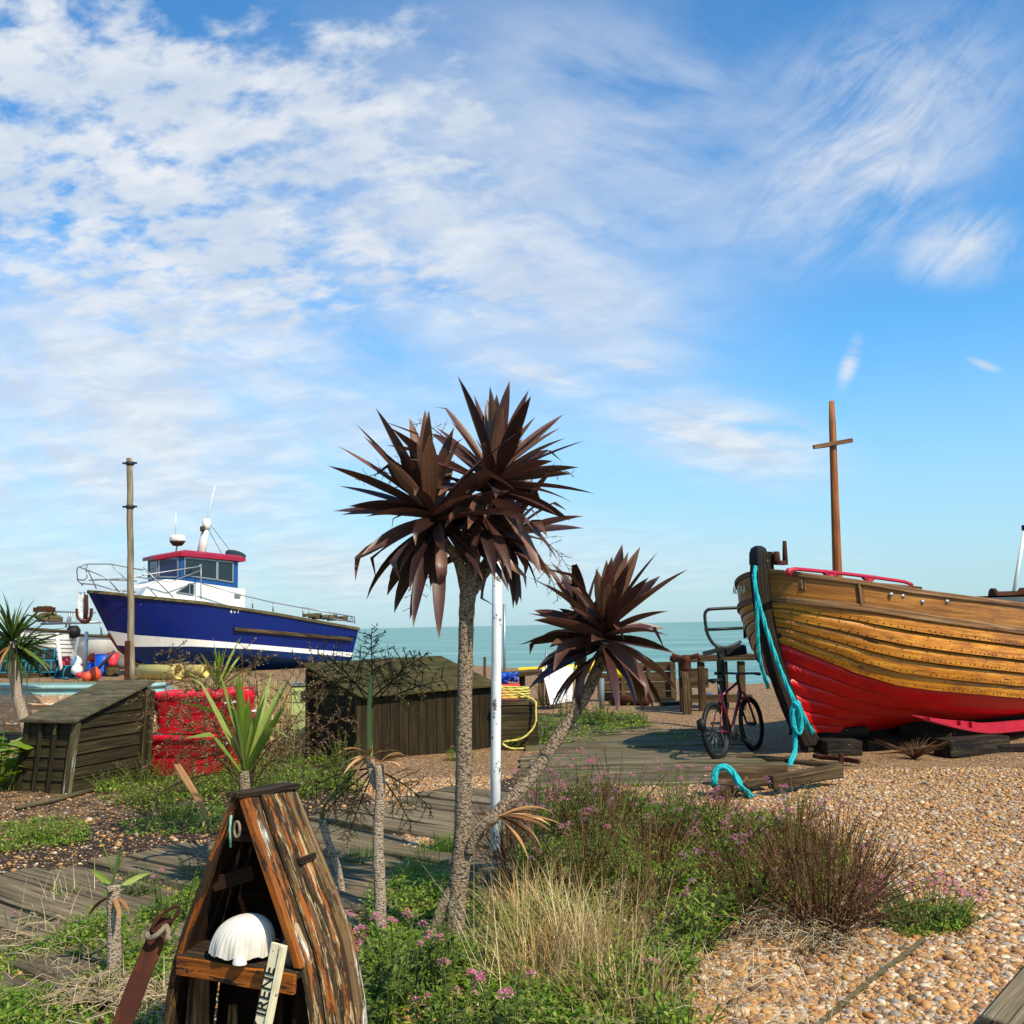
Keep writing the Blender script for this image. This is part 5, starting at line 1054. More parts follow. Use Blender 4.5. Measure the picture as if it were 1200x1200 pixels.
def far_left():
    white_boat('white_boat', 'white overlapping-plank boat behind the teal lobster pots', 18, 77, 736, 741, 47, 1.5, False, laps=5)
    white_boat('white_boat', 'low cream white boat numbered 57 left of the blue boat', 74, 175, 744, 748, 52, 1.5, True, num='57')
    Y = 49; root = thing('boat_gallows', 'thin grey rail framework above the low white boats', 'frame', Vector((P(85, 745, Y).x, Y, 1.0)))
    for x0, y0, x1, y1, r_ in ((40, 716, 112, 718, .04), (48, 731, 118, 729, .06), (82, 718, 77, 735, .05), (84, 718, 81, 735, .05), (118, 729, 119, 745, .05), (92, 694, 86, 772, .015)):
        mb = MB(); mb.tube([P(x0, y0, Y), P(x1, y1, Y)], r_, 6); mb.build('rail', M['steel'], root)
    for x, y, w_, h_, mt, lab, nm in ((52, 714.5, .9, .22, 'rust', 'rusty deck roller stacked over the white boat', 'roller'), (55, 723, .8, .5, 'darkrope', 'dark heap of net on the white boat', 'net_heap'), (66, 726, .5, .25, 'olive_rail', 'small timber hatch beside the net heap', 'hatch')):
        c = P(x, y, 48); mb = MB()
        if nm == 'net_heap': mb.tube(catmull([c + Vector((rng.uniform(-.5, .5), rng.uniform(-.3, .3), rng.uniform(-.28, .18))) for _ in range(24)], 4), .06, 5)
        else: mb.box(c, w_, .4, h_, .2); mb.box(c + UP * h_ * .6, w_ * .7, .3, h_ * .3, .3)
        tag(mb.build(nm, M[mt], bevel=.01 if nm != 'net_heap' else 0), lab, nm.replace('_', ' '))
    mb = MB(); c = P(86, 741, 48); mb.lathe(c, [(0, -.3), (.3, -.2), (.33, .1), (.2, .3), (0, .32)], 10); tag(mb.build('dark_buoy', M['black']), 'black round fender hanging by the end of the white boat', 'fender')
    # lobster pots
    def pot():
        root = thing('lobster_pot', 'teal netted lobster pot in the heap left of the tall pole', 'lobster pot', (0, 0, 0), 'heap of lobster pots'); mb = MB(); L_, w_, h_ = .75, .48, .42
        for i, x in enumerate((-L_ / 2, 0, L_ / 2)): mb.tube([Vector((x, w_ / 2 * math.cos(t), h_ * math.sin(t))) for t in np.linspace(0, math.pi, 9)], .035, 5)
        for y in (-w_ / 2, w_ / 2): mb.tube([Vector((-L_ / 2, y, 0)), Vector((L_ / 2, y, 0))], .035, 5)
        mb.tube([Vector((-L_ / 2, 0, h_)), Vector((L_ / 2, 0, h_))], .03, 5); mb.build('frame', M['teal'], root)
        mb = MB(); rows = [[Vector((x, (w_ / 2 - .02) * math.cos(t), (h_ - .02) * math.sin(t))) for t in np.linspace(0, math.pi, 9)] for x in np.linspace(-L_ / 2, L_ / 2, 5)]; mb.grid(rows, 0, False); mb.build('net', M['black'], root)
        mb = MB(); [mb.beam(Vector((x, -w_ / 2, -.02)), Vector((x, w_ / 2, -.02)), .08, .03) for x in np.linspace(-L_ / 2 + .05, L_ / 2 - .05, 4)]; mb.build('base_slats', M['old_beam'], root); return root
    p0 = pot(); spots = [(4, 40, .18, 0), (24, 40, .18, .2), (44, 40, .18, -.2), (60, 39.5, .18, .4), (12, 40.4, .62, .1), (33, 40.3, .62, -.1), (52, 40.3, .60, .3), (3, 40.6, 1.04, .3), (-14, 40, .18, .1), (70, 40, .02, .6), (80, 38, .02, -.4)]
    for i, (x, Y_, z, rz) in enumerate(spots):
        if i == 0: r_ = p0
        else:
            r_ = p0.copy(); COL.objects.link(r_)
            for ch in p0.children: q = ch.copy(); COL.objects.link(q); q.parent = r_
        r_.location = Vector((P(x, 780, Y_).x, Y_, z)); r_.rotation_euler = (0, 0, rz)
    mb = MB(); mb.beam(Vector((P(-20, 790, 39.6).x, 39.6, .07)), Vector((P(52, 790, 39.3).x, 39.3, .07)), .35, .16, jit=.02, segs=4); tag(mb.build('baulk', M['old_beam'], bevel=.01), 'long grey timber baulk lying in front of the lobster pots', 'timber')
    for x0, y0, x1, y1, Y_, r_, mt, lab in ((73, 790, 66.5, 742, 38, .07, 'white', 'white bent pole leaning over the lobster pots'), (100, 782, 101.5, 740, 40, .075, 'white', 'white upright post between the buoys and the blue barrel'), (104, 787, 134, 763, 37, .06, 'darkmetal', 'dark pole slanting in front of the blue barrel')):
        p, q = P(x0, y0, Y_), P(x1, y1, Y_); p.z = max(0, p.z - .3) * 0; mb = MB(); mb.tube([p, q], r_, 6); tag(mb.build('slim_pole', M[mt]), lab, 'pole')
    def barrel(name, label, x, Y_, r_, h_, mt, taper=1.0, z=0):
        c = Vector((P(x, 780, Y_).x, Y_, z)); root = thing(name, label, name.split('_')[-1], c); mb = MB(); mb.lathe(c, [(0, 0), (r_ * taper, 0), (r_ * (taper + .06), h_ * .3), (r_ * (taper + .03), h_ * .32), (r_ * 1.05, h_ * .66), (r_, h_ * .68), (r_, h_), (r_ * .9, h_), (r_ * .88, h_ * .9), (0, h_ * .9)], 18); mb.build('body', M[mt], root); mb = MB(); n = 18; mb.tube([c + Vector((r_ * math.cos(6.2832 * i / n), r_ * math.sin(6.2832 * i / n), h_)) for i in range(n + 1)], r_ * .06, 5, cap=False); mb.build('rim', M[mt], root)
    barrel('plastic_barrel', 'bright blue plastic barrel beside a red bucket', 121, 39, .30, .82, 'barrelblue'); barrel('red_bucket', 'red tapered bucket beside the blue barrel', 132, 38.6, .20, .5, 'buoyred', .75, .38)
    barrel('fish_basket', 'dark upturned basket under the red bucket', 132, 38.6, .24, .38, 'old_beam'); barrel('plastic_barrel', 'small blue tub half hidden left of the blue barrel', 111, 39.4, .28, .5, 'barrelblue')
    for x, y, Y_, r_, mt, lab in ((77, 777, 39, .25, 'buoyred', 'red round buoy beside a white buoy'), (89, 776, 39, .22, 'plastic_white', 'white round buoy beside a red buoy'), (110, 793, 35.5, .24, 'buoyorange', 'large orange buoy lying on the shingle by the tall pole'), (102, 797, 35.2, .17, 'buoyorange', 'small orange buoy tucked left of the large orange one'), (90, 785, 37.5, .2, 'plastic_white', 'dirty white float lying low among the pots'), (108, 771, 40, .18, 'buoyorange', 'orange float on the blue tub'), (93, 791, 37, .1, 'buoyred', 'tiny red float lying below the white floats'), (143, 778, 38, .2, 'stone', 'grey drum shaped float right of the red bucket')):
        c = P(x, y, Y_); c.z = max(c.z, r_ * .9); root = thing('buoy', lab, 'buoy', c); mb = MB(); mb.lathe(c, [(0, -r_)] + [(r_ * math.cos(t), r_ * math.sin(t)) for t in np.linspace(-1.4, 1.3, 9)] + [(r_ * .2, r_ * 1.0), (r_ * .16, r_ * 1.2), (0, r_ * 1.22)], 14, axis=(.4, -.3, .8)); mb.build('body', M[mt], root)
    for x, y, Y_, r_, ln, az, lab in ((206, 783, 35, .26, 1.6, .35, 'large cream yellow pipe lying under the blue boat'), (238, 787, 36.5, .22, 1.0, .25, 'smaller cream yellow pipe end under the blue boat')):
        c = P(x + 4, y, Y_); c.z = r_; d = Vector((-math.cos(az), math.sin(az), 0)); mb = MB(); rows = []
        for rr, t in ((r_ * .85, ln * .9), (r_ * .86, .02), (r_ * .92, 0), (r_ * 1.06, 0), (r_ * 1.08, .12), (r_, .16), (r_, ln), (r_ * .85, ln)): rows.append((rr, t))
        mb.lathe(c, rows, 18, axis=d); tag(mb.build('yellow_pipe', M['pipe']), lab, 'pipe')
    labs = ['long grey driftwood pole in the heap under the blue boat', 'dark broken plank in the heap under the bow', 'short thick log in the heap under the bow', 'thin stick sticking up from the driftwood heap', 'sloping dark spar behind the yellow pipes', 'bleached stick lying across the driftwood heap', 'black baulk behind the driftwood heap']
    for i, (x0, y0, x1, y1, Y_, r_) in enumerate(((158, 778, 215, 790, 36.5, .07), (165, 790, 232, 783, 37, .10), (172, 786, 200, 792, 35.6, .13), (180, 770, 186, 790, 36, .03), (205, 775, 262, 790, 38, .07), (158, 786, 222, 776, 36.2, .035), (160, 792, 250, 794, 37.4, .2))):
        p, q = P(x0, y0, Y_), P(x1, y1, Y_ + .3); p.z = max(p.z, r_); q.z = max(q.z, r_); n = 5; mb = MB(); mb.tube([p.lerp(q, k / n) + Vector((0, 0, rng.uniform(-.03, .03))) for k in range(n + 1)], [r_ * rng.uniform(.8, 1.1) for _ in range(n + 1)], 7); tag(mb.build('driftwood', M['old_beam'] if i != 5 else M['pole']), labs[i], 'driftwood')
    mb = MB(); c = P(395, 789, 36); rows = [[Vector((P(x, 790, 36).x, 36 + dy, z)) for x, z in ((372, .02), (378, .12), (388, .38), (394, .42), (402, .3), (415, .25), (420, .02))] for dy in (0, .5, 1.0)]; mb.grid(rows, 0, False); tag(mb.build('grey_tarpaulin', M['greypaint']), 'pale grey tarpaulin heaped at the stern of the blue boat', 'tarpaulin')
far_left()

# ---------------------------------------------------------------- the upturned boat shelter in the foreground
def shelter():
    w = Vector((.927, -.375, 0)); d = Vector((.375, .927, 0)); C = P(283, 1100, 3.60); C.z = 0; C = C - w * .006
    root = thing('boat_shelter', 'shelter made from an upended boat bow with flaking orange planks', 'shelter', C + d * .18)
    HW = lambda z: interp(z, [0, .15, .3, .42, .52, .65, .79, .92, 1.035, 1.05], [.315, .307, .288, .266, .239, .184, .122, .066, .018, .016]); D = .29
    pt = lambda u, v, z: C + w * u + d * v + UP * z
    ZS = list(np.linspace(0, 1.035, 15)); dz = lambda v: -.012 * v / D
    def skin(side, name, mt, n=4):
        mb = MB()
        for k in range(n):
            v0, v1 = D * k / n + .005, D * (k + 1) / n - .005; q = Vector((rng.uniform(0, 30), rng.uniform(0, 30), 0)); o_ = (.0, .012, .003, .010)[k]
            nb = .012 * math.sin(math.pi * (k + .5) / n)
            rows = []; gs = []
            for z in ZS:
                hw = HW(z); out = nb + o_ + rng.uniform(-.0015, .0015); rows.append([pt(side * (hw + out * .4 + (.03 * (v / D)) * min(1, max(0, 1.03 - z) / .35)), v, z) for v in (v0, v1)]); gs.append([q + Vector((z, v - v0, 0)) for v in (v0, v1)])
            inn = [[p - w * side * .016 for p in r_] for r_ in rows]
            cl = [[a[0], a[1], b_[1], b_[0]] for a, b_ in zip(rows, inn)]; mb.grid(cl, 0, False, closed=True, gs=[[g[0], g[1], g[1] + Vector((0, 0, .016)), g[0] + Vector((0, 0, .016))] for g in gs]); mb.poly(cl[0]); mb.poly(cl[-1])
        return mb.build(name, M[mt], root, bevel=.003)
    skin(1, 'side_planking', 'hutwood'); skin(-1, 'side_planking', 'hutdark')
    for side, zl in ((1, .50), (-1, .02)):
        mb = MB(); zz = [z for z in np.linspace(1.03, zl, 10)]; rows = []; gs = []
        for z in zz:
            hw = HW(z); rows.append([pt(side * (hw + .012), -.022, z), pt(side * (hw - .016), -.022, z), pt(side * (hw - .016), .006, z), pt(side * (hw + .012), .006, z)]); gs.append([Vector((z, .02 * k, side)) for k in range(4)])
        mb.grid(rows, 0, False, closed=True, gs=gs); mb.poly(rows[0]); mb.poly(rows[-1]); mb.build('edge_strip', M['huttrim'] if side > 0 else M['hutwood'], root, bevel=.002)
    mb = MB(); mb.beam(pt(-.012, -.03, 1.043), pt(.012, D + .0, 1.028), .07, .022, jit=.003, segs=4); mb.build('cap_board', M['cap'], root, bevel=.004)
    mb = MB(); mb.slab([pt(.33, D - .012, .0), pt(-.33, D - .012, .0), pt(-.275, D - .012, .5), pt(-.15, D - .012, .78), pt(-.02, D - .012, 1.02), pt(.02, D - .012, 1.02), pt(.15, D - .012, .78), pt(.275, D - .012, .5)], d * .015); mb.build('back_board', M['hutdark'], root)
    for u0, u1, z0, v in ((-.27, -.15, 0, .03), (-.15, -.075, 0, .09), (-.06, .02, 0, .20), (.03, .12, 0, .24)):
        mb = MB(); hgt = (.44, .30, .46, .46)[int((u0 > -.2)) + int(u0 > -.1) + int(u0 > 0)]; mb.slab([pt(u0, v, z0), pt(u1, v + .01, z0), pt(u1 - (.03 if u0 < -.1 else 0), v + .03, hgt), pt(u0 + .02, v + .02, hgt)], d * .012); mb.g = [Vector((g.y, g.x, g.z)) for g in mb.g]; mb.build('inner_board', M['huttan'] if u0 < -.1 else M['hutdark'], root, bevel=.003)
    mb = MB(); z = .475; mb.slab([pt(-HW(z) + .0, -.03, z), pt(HW(z) - .005, -.03, z - .012), pt(HW(z), D - .03, z - .012), pt(-HW(z), D - .03, z)], UP * .026); mb.build('shelf', M['cap'], root, bevel=.004)
    mb = MB(); mb.beam(pt(-HW(z) + .02, -.036, z - .008), pt(HW(z) - .005, -.036, z - .022), .018, .062, jit=.002, segs=5); mb.build('shelf_edge', M['huttrim'], root, bevel=.003)
    mb = MB(); mb.beam(pt(-.15, .04, .72), pt(-.02, .10, .76), .012, .05); mb.build('cross_brace', M['hutdark'], root, bevel=.003)
    mb = MB(); mb.slab([pt(-.065, .0, .885), pt(.05, .0, .885), pt(.022, .0, 1.01), pt(-.03, .0, 1.01)], d * .014); mb.build('gable_board', M['hutdark'], root)
    # patched batten on the outside
    mb = MB(); q = pt(HW(.80) + .03, .18, .80); mb.beam(q - d * .05, q + d * .05, .012, .02); mb.build('outer_cleat', M['cap'], root)
    # cord and ring hanging at the apex
    r2 = thing('hanging_cord', 'green cord and small ring hanging in the apex of the shelter', 'cord', pt(-.01, -.03, .93)); mb = MB(); mb.tube([pt(-.022, -.026, .975), pt(-.024, -.03, .93), pt(-.02, -.03, .87)], .0045, 6); mb.build('cord', M['cordgreen'], r2)
    mb = MB(); n = 14; mb.tube([pt(.004 + .012 * math.cos(6.28 * i / n), -.028, .93 + .026 * math.sin(6.28 * i / n)) for i in range(n + 1)], .005, 6, cap=False); mb.build('ring', M['tanrope'], r2)
    # name board leaning on the shelf
    a, b_ = P(327.5, 1106, 3.43), P(308, 1205, 3.40); ax = (a - b_).normalized(); b_ = b_ - ax * .12; L_ = (a - b_).length; nrm = (-d).normalized(); side = ax.cross(nrm).normalized(); r3 = thing('name_board', 'narrow cream board lettered IRENE leaning upright against the shelf', 'sign', b_)
    mb = MB(); mb.beam(b_, a, .058, .014, up=nrm, jit=.0015, segs=5); mb.build('board', M['cream'], r3, bevel=.002)
    mb = MB(); mb.beam(b_ + side * .020 + nrm * .01, a + side * .020 + nrm * .01, .016, .012, up=nrm, jit=.001, segs=5); mb.build('raised_edge', M['cream'], r3, bevel=.002)
    o = b_ + ax * (L_ - .168) - side * .010 + nrm * .0075; text_mesh('lettering', 'Y IRENE', .056, o, ax, -side, M['ink'], r3, .003)
    # white ribbed shell, fragments, green float
    c = P(278, 1100, 3.62); c.z = z + .028; mb = MB(); nu, nv = 180, 18; rows = []
    ax1 = (w * .96 + d * .1).normalized(); ax2 = d
    for i in range(nv + 1):
        row = []; t = i / nv
        for j in range(nu):
            ph = 6.2832 * j / nu; rib = 1 + .013 * math.cos(ph * 38) * min(1, t * 2.2); sc = 1 + .05 * math.cos(ph * 10) * max(0, t - .75) / .25
            el = t * 1.62; rr = math.sin(el) * rib * sc; hh = max(math.cos(el), -.03)
            x = .108 * rr * math.cos(ph); y = .085 * rr * math.sin(ph); zz = .122 * hh ** .75 if hh > 0 else -.004
            # lean: apex pushed towards the right
            row.append(c + ax1 * (x + .035 * (1 - t) + .012) + ax2 * (y + .01) + UP * (zz + .005 * math.cos(ph * 10) * max(0, t - .8) / .2 + .016 + x * -.02))
        rows.append(row)
    mb.grid(rows, 0, True, closed=True); tag(mb.build('ribbed_shell', M['shellw']), 'big white ribbed shell with a wavy rim on the shelter shelf', 'shell')
    mb = MB(); c2 = P(281, 1103, 3.53); c2.z = z + .03; rows = [[c2 + w * math.cos(t) * .026 * k + d * math.sin(t) * .02 * k + UP * hz_ for t in np.linspace(0, 6.2832, 12, endpoint=False)] for k, hz_ in ((1.0, 0), (.9, .012), (.5, .022), (.05, .026))]; mb.grid(rows, 0, True, closed=True); tag(mb.build('small_shell', M['shellw']), 'small white shell in front of the big ribbed shell', 'shell')
    mb = MB(); mb.lathe(pt(.14, .12, z + .066), [(0, -.055)] + [(.055 * math.cos(t), .055 * math.sin(t)) for t in np.linspace(-1.4, 1.4, 9)] + [(0, .055)], 16); tag(mb.build('glass_float', M['darkmetal']), 'dark green round float beside the white shell on the shelf', 'float')
    mb = MB(); mb.lathe(pt(.175, .04, z + .05), [(0, -.04)] + [(.038 * math.cos(t), .05 * math.sin(t)) for t in np.linspace(-1.4, 1.4, 9)] + [(0, .05)], 14); tag(mb.build('grey_stone', M['stone']), 'grey egg shaped stone at the right end of the shelf', 'stone')
shelter()
def iron_strap():
    a, b_ = P(193, 1075, 3.52), P(138, 1215, 3.42); d = (b_ - a).normalized(); b_ = b_ + d * .2; root = thing('rusty_strap', 'rusty iron strap leaning beside the shelter with a looped shackle', 'iron strap', b_); nrm = (EYE - a).normalized(); side = d.cross(nrm).normalized(); nrm = side.cross(d)
    mb = MB(); mb.beam(a, b_, .062, .014, up=nrm, jit=.002, segs=6); mb.build('bar', M['rust'], root, bevel=.003)
    top = P(190, 1078, 3.5); mb = MB(); n = 18; u_ = (P(209, 1063, 3.5) - P(178, 1092, 3.5)); c = P(194, 1077, 3.49); u_ = u_ / 2; v_ = u_.cross(nrm).normalized() * .018
    mb.tube([c + u_ * (math.cos(6.2832 * i / n)) + v_ * math.sin(6.2832 * i / n) for i in range(n + 1)], .0055, 7, cap=False); mb.build('shackle', M['rust'], root)
    c = P(186, 1092, 3.46); mb = MB(); mb.tube(catmull([P(172, 1093, 3.47), P(174, 1099, 3.46), P(182, 1097, 3.45), P(190, 1090, 3.45), P(194, 1085, 3.46), P(197, 1092, 3.46), P(196, 1099, 3.46)], 4), .009, 7); mb.lathe(P(197, 1099, 3.46), [(0, -.014), (.014, 0), (0, .014)], 8); mb.build('rope_collar', M['tanrope'], root)
iron_strap()
def odds():
    c = g_(118, 1175); c = Vector((c.x, c.y, 0)); mb = MB(); pts = []
    for i in range(64): t = i * .42; rr = .16 + .03 * math.sin(i * 2.1) + .035 * ((i // 15) % 3 - 1); pts.append(c + Vector((math.cos(t) * rr, math.sin(t) * rr * .9, .03 + .0008 * i + .012 * math.sin(i * 1.7))))
    rope3('rope_coil', pts, .011, M['tanrope'], 'coil of dry old rope lying in weeds by the rusty strap', n=3, turns=7)
    rope3('thin_rope', [g_(1083, 1106, .03), g_(1066, 1120, .022), g_(1040, 1138, .02), g_(1000, 1166, .02), g_(955, 1202, .02), g_(930, 1225, .02)], .0125, M['darkrope'], 'thin dark rope lying across the pebbles in the foreground', n=12)
    p = [g_(1152, 1215, .028), g_(1215, 1142, .028), g_(1300, 1160, .028), g_(1250, 1250, .028)]; mb = MB(); mb.slab(p, UP * .05); tag(mb.build('corner_plank', M['old_deck'], bevel=.006), 'grey green board lying on pebbles in the bottom right corner', 'board')
    mb = MB(); mb.tube([g_(18, 952, .03), g_(60, 945, .03), g_(110, 930, .03)], .025, 6); tag(mb.build('dark_cable', M['darkrope']), 'dark cable lying on gravel in front of the leaning shed', 'cable')
odds()
# ---------------------------------------------------------------- plants
class FB:
    """fast builder of many small leaves, blades and stems (triangles)"""
    def __init__(s): s.v = []; s.f = []
    def leaf(s, p, d, L, W, droop=0.2, fold=0.12):
        px, py, pz = p; dx_, dy_, dz_ = d; h = math.hypot(dx_, dy_) or 1e-6; sx, sy = -dy_ / h, dx_ / h; o = len(s.v); w = W / 2
        ux, uy, uz = sy * dz_, -sx * dz_, h
        a = .42 * L; b = .75 * L
        m1 = (px + dx_ * a, py + dy_ * a, pz + dz_ * a - droop * L * .12); m2 = (px + dx_ * b, py + dy_ * b, pz + dz_ * b - droop * L * .45)
        f_ = fold * W
        s.v += [(px, py, pz), (m1[0] + sx * w, m1[1] + sy * w, m1[2] + f_), (m1[0] - sx * w, m1[1] - sy * w, m1[2] + f_), m1,
                (m2[0] + sx * w * .7, m2[1] + sy * w * .7, m2[2] + f_), (m2[0] - sx * w * .7, m2[1] - sy * w * .7, m2[2] + f_), (px + dx_ * L, py + dy_ * L, pz + dz_ * L - droop * L)]
        s.f += [(o, o + 1, o + 3), (o, o + 3, o + 2), (o + 1, o + 4, o + 3), (o + 3, o + 5, o + 2), (o + 3, o + 4, o + 5), (o + 4, o + 6, o + 5)]
    def quadleaf(s, p, d, L, W):
        px, py, pz = p; dx_, dy_, dz_ = d; h = math.hypot(dx_, dy_) or 1e-6; sx, sy = -dy_ / h * W / 2, dx_ / h * W / 2; o = len(s.v); a = .5 * L
        s.v += [p, (px + dx_ * a + sx, py + dy_ * a + sy, pz + dz_ * a), (px + dx_ * a - sx, py + dy_ * a - sy, pz + dz_ * a), (px + dx_ * L, py + dy_ * L, pz + dz_ * L - .2 * L)]; s.f += [(o, o + 1, o + 2), (o + 1, o + 3, o + 2)]
    def stem(s, pts, r, r1=None):
        o = len(s.v); n = len(pts); r1 = r if r1 is None else r1
        for i, p in enumerate(pts):
            q = pts[min(i + 1, n - 1)]; q0 = pts[max(i - 1, 0)]; dx_, dy_, dz_ = q[0] - q0[0], q[1] - q0[1], q[2] - q0[2]; rr = r + (r1 - r) * i / max(n - 1, 1)
            l = math.sqrt(dx_ * dx_ + dy_ * dy_ + dz_ * dz_) or 1e-6; dx_, dy_, dz_ = dx_ / l, dy_ / l, dz_ / l
            ax, ay, az = (0., 0., 1.) if abs(dz_) < .9 else (1., 0., 0.)
            bx, by, bz = dy_ * az - dz_ * ay, dz_ * ax - dx_ * az, dx_ * ay - dy_ * ax; l = math.sqrt(bx * bx + by * by + bz * bz) or 1e-6; bx, by, bz = bx / l, by / l, bz / l
            cx, cy, cz = dy_ * bz - dz_ * by, dz_ * bx - dx_ * bz, dx_ * by - dy_ * bx
            for k in range(3):
                c_, s_ = math.cos(2.0944 * k) * rr, math.sin(2.0944 * k) * rr; s.v.append((p[0] + bx * c_ + cx * s_, p[1] + by * c_ + cy * s_, p[2] + bz * c_ + cz * s_))
            if i:
                a = o + 3 * (i - 1); b = o + 3 * i
                for k in range(3): k2 = (k + 1) % 3; s.f += [(a + k, a + k2, b + k2), (a + k, b + k2, b + k)]
    def blade(s, p, az, tilt, L, W, bend, n=5):
        """grass blade: starts tilted from upright and bends further over its length"""
        o = len(s.v); ca, sa = math.cos(az), math.sin(az); x, y, z = p; t = tilt; seg = L / n; wx, wy = -sa * W / 2, ca * W / 2
        for i in range(n + 1):
            k = 1 - (i / n) ** 1.6
            if i < n: s.v += [(x + wx * max(k, .15), y + wy * max(k, .15), z), (x - wx * max(k, .15), y - wy * max(k, .15), z)]
            else: s.v.append((x, y, z))
            if 0 < i < n: a = o + 2 * (i - 1); s.f += [(a, a + 1, a + 3), (a, a + 3, a + 2)]
            if i == n: a = o + 2 * (n - 1); s.f.append((a, a + 1, a + 2))
            x += ca * math.sin(t) * seg; y += sa * math.sin(t) * seg; z += math.cos(t) * seg; t += bend / n
            z = max(z, .004)
    def build(s, name, mt, parent=None, smooth=True, **props):
        org = Vector(); q = parent
        while q is not None: org = org + q.location; q = q.parent
        o = np_mesh(name, np.asarray(s.v, np.float32) - np.array(org, np.float32), np.asarray(s.f, np.int32), [mt], smooth)
        if parent is not None: o.parent = parent
        for k, v in props.items(): o[k] = v
        return o
U_ = rng.uniform
def dirv(az, el): return (math.cos(az) * math.cos(el), math.sin(az) * math.cos(el), math.sin(el))
def floret_head(fb, p, r, n):
    for _ in range(n):
        az = U_(0, 6.283); el = U_(-.3, 1.57); d = dirv(az, el); q = (p[0] + d[0] * r, p[1] + d[1] * r, p[2] + d[2] * r * .75)
        for k in range(3): fb.quadleaf(q, dirv(az + k * 2.1, el * .4 + U_(-.4, .6)), U_(.007, .012), U_(.005, .009))
def bushy(name, label, cat, x, y, h, n, spread, leafm='leaf', flower=0.5, leafsz=(.035, .075), lw=.30, dens=1.0, lean=.5, group=None, stemm='stem_green', fm='flower', bare=0.12, node=.045):
    """a clump of leafy stems with opposite leaves and, on some, a pink flower head"""
    z = gh(x, y); root = thing(name, label, cat, (x, y, z), group); S_, L_, FH = FB(), FB(), []
    for i in range(n):
        az = U_(0, 6.283); rr = spread * math.sqrt(U_(0, 1)); bx, by = x + math.cos(az) * rr * .45, y + math.sin(az) * rr * .45; hh = h * U_(.6, 1.1) * (1 - .25 * rr / spread); out = lean * rr / spread * U_(.5, 1.3); az2 = az + U_(-.5, .5)
        pts = []; k = 7; sw = U_(-.25, .25)
        for j in range(k + 1):
            t = j / k; o = out * hh * (t ** 1.4); pts.append((bx + math.cos(az2) * o - math.sin(az2) * sw * hh * t * t * .4, by + math.sin(az2) * o + math.cos(az2) * sw * hh * t * t * .4, z + hh * t * (1 - .12 * out * t)))
        S_.stem(pts, .0032, .0016); dist = bare * hh; tw = U_(0, 3.14)
        while dist < hh * .97:
            t = dist / hh; j = min(int(t * k), k - 1); f_ = t * k - j; p = tuple(pts[j][c] + (pts[j + 1][c] - pts[j][c]) * f_ for c in range(3)); tw += 1.57 + U_(-.3, .3)
            sz = (leafsz[1] + (leafsz[0] - leafsz[1]) * t) * U_(.7, 1.2)
            for s_ in (0, 3.1416):
                if rng.random() < dens: L_.leaf(p, dirv(tw + s_ + U_(-.3, .3), U_(.05, .95)), sz, sz * lw * U_(.8, 1.2), U_(.05, .5))
            dist += node * U_(.75, 1.3)
        if rng.random() < flower:
            q = pts[-1]; F_ = FB(); FH.append(F_); floret_head(F_, q, U_(.014, .026), rng.randint(14, 26))
            for _ in range(rng.randint(0, 3)): floret_head(F_, (q[0] + U_(-.04, .04), q[1] + U_(-.04, .04), q[2] + U_(-.05, .01)), U_(.009, .017), 10)
    if L_.v: L_.build('foliage', M[leafm], root)
    S_.build('stems', M[stemm], root)
    for F_ in FH[:90]: F_.build('flower_head', M[fm], root)
    return root
def grass_tuft(name, label, x, y, h, n, spread, mt='straw', w=.005, group=None, cat='grass tuft', kind=None, bend=(.2, 1.5)):
    z = gh(x, y); fb = FB()
    for i in range(n):
        az = U_(0, 6.283); rr = spread * math.sqrt(U_(0, 1)); fb.blade((x + math.cos(az) * rr, y + math.sin(az) * rr, z), az + U_(-1.2, 1.2), U_(0, .8), h * U_(.45, 1.15), w * U_(.6, 1.3), U_(*bend))
    o = fb.build(name, M[mt]); tag(o, label, cat, group)
    if kind: o['kind'] = kind
    return o

# ---- sword leaved crowns (cordylines)
def sword_leaf(mb, p, d, L, W, bend, roll=0., n=9, m=0, fold=.18, kink=None):
    p = Vector(p); d = Vector(d).normalized(); side = d.cross(UP)
    if side.length < .08: side = Vector((math.cos(roll * 7), math.sin(roll * 7), 0))
    side.normalize(); side = Quaternion(d, roll) @ side; vs = []; gs = []; fs = []; seg = L / n; q = Vector((0, rng.uniform(0, 30), 0)); hd = Vector((d.x, d.y, 0))
    hd = hd.normalized() if hd.length > 1e-3 else side.cross(UP)
    for i in range(n + 1):
        t = i / n; w = W * (.42 + .58 * math.sin(min(1, t / .48) * 1.5708)) if t < .48 else W * max(.02, (1 - ((t - .48) / .52) ** 1.9)); nn = side.cross(d).normalized(); w *= .5
        vs += [p - side * w + nn * w * fold * 2, p, p + side * w + nn * w * fold * 2]; gs += [q + Vector((t, -w, 0)), q + Vector((t, 0, 0)), q + Vector((t, w, 0))]
        if i: o = 3 * i; fs += [(o - 3, o - 2, o + 1, o), (o - 2, o - 1, o + 2, o + 1)]
        p = p + d * seg; b = bend / n * (.4 + 1.2 * t)
        if kink and i == kink: b += U_(.5, 1.2)
        ax = d.cross(Vector((0, 0, -1)))
        if ax.length > 1e-3: d = Quaternion(ax.normalized(), b) @ d
        side = (side - d * side.dot(d)).normalized()
    mb.add(vs, fs, gs, m, True)
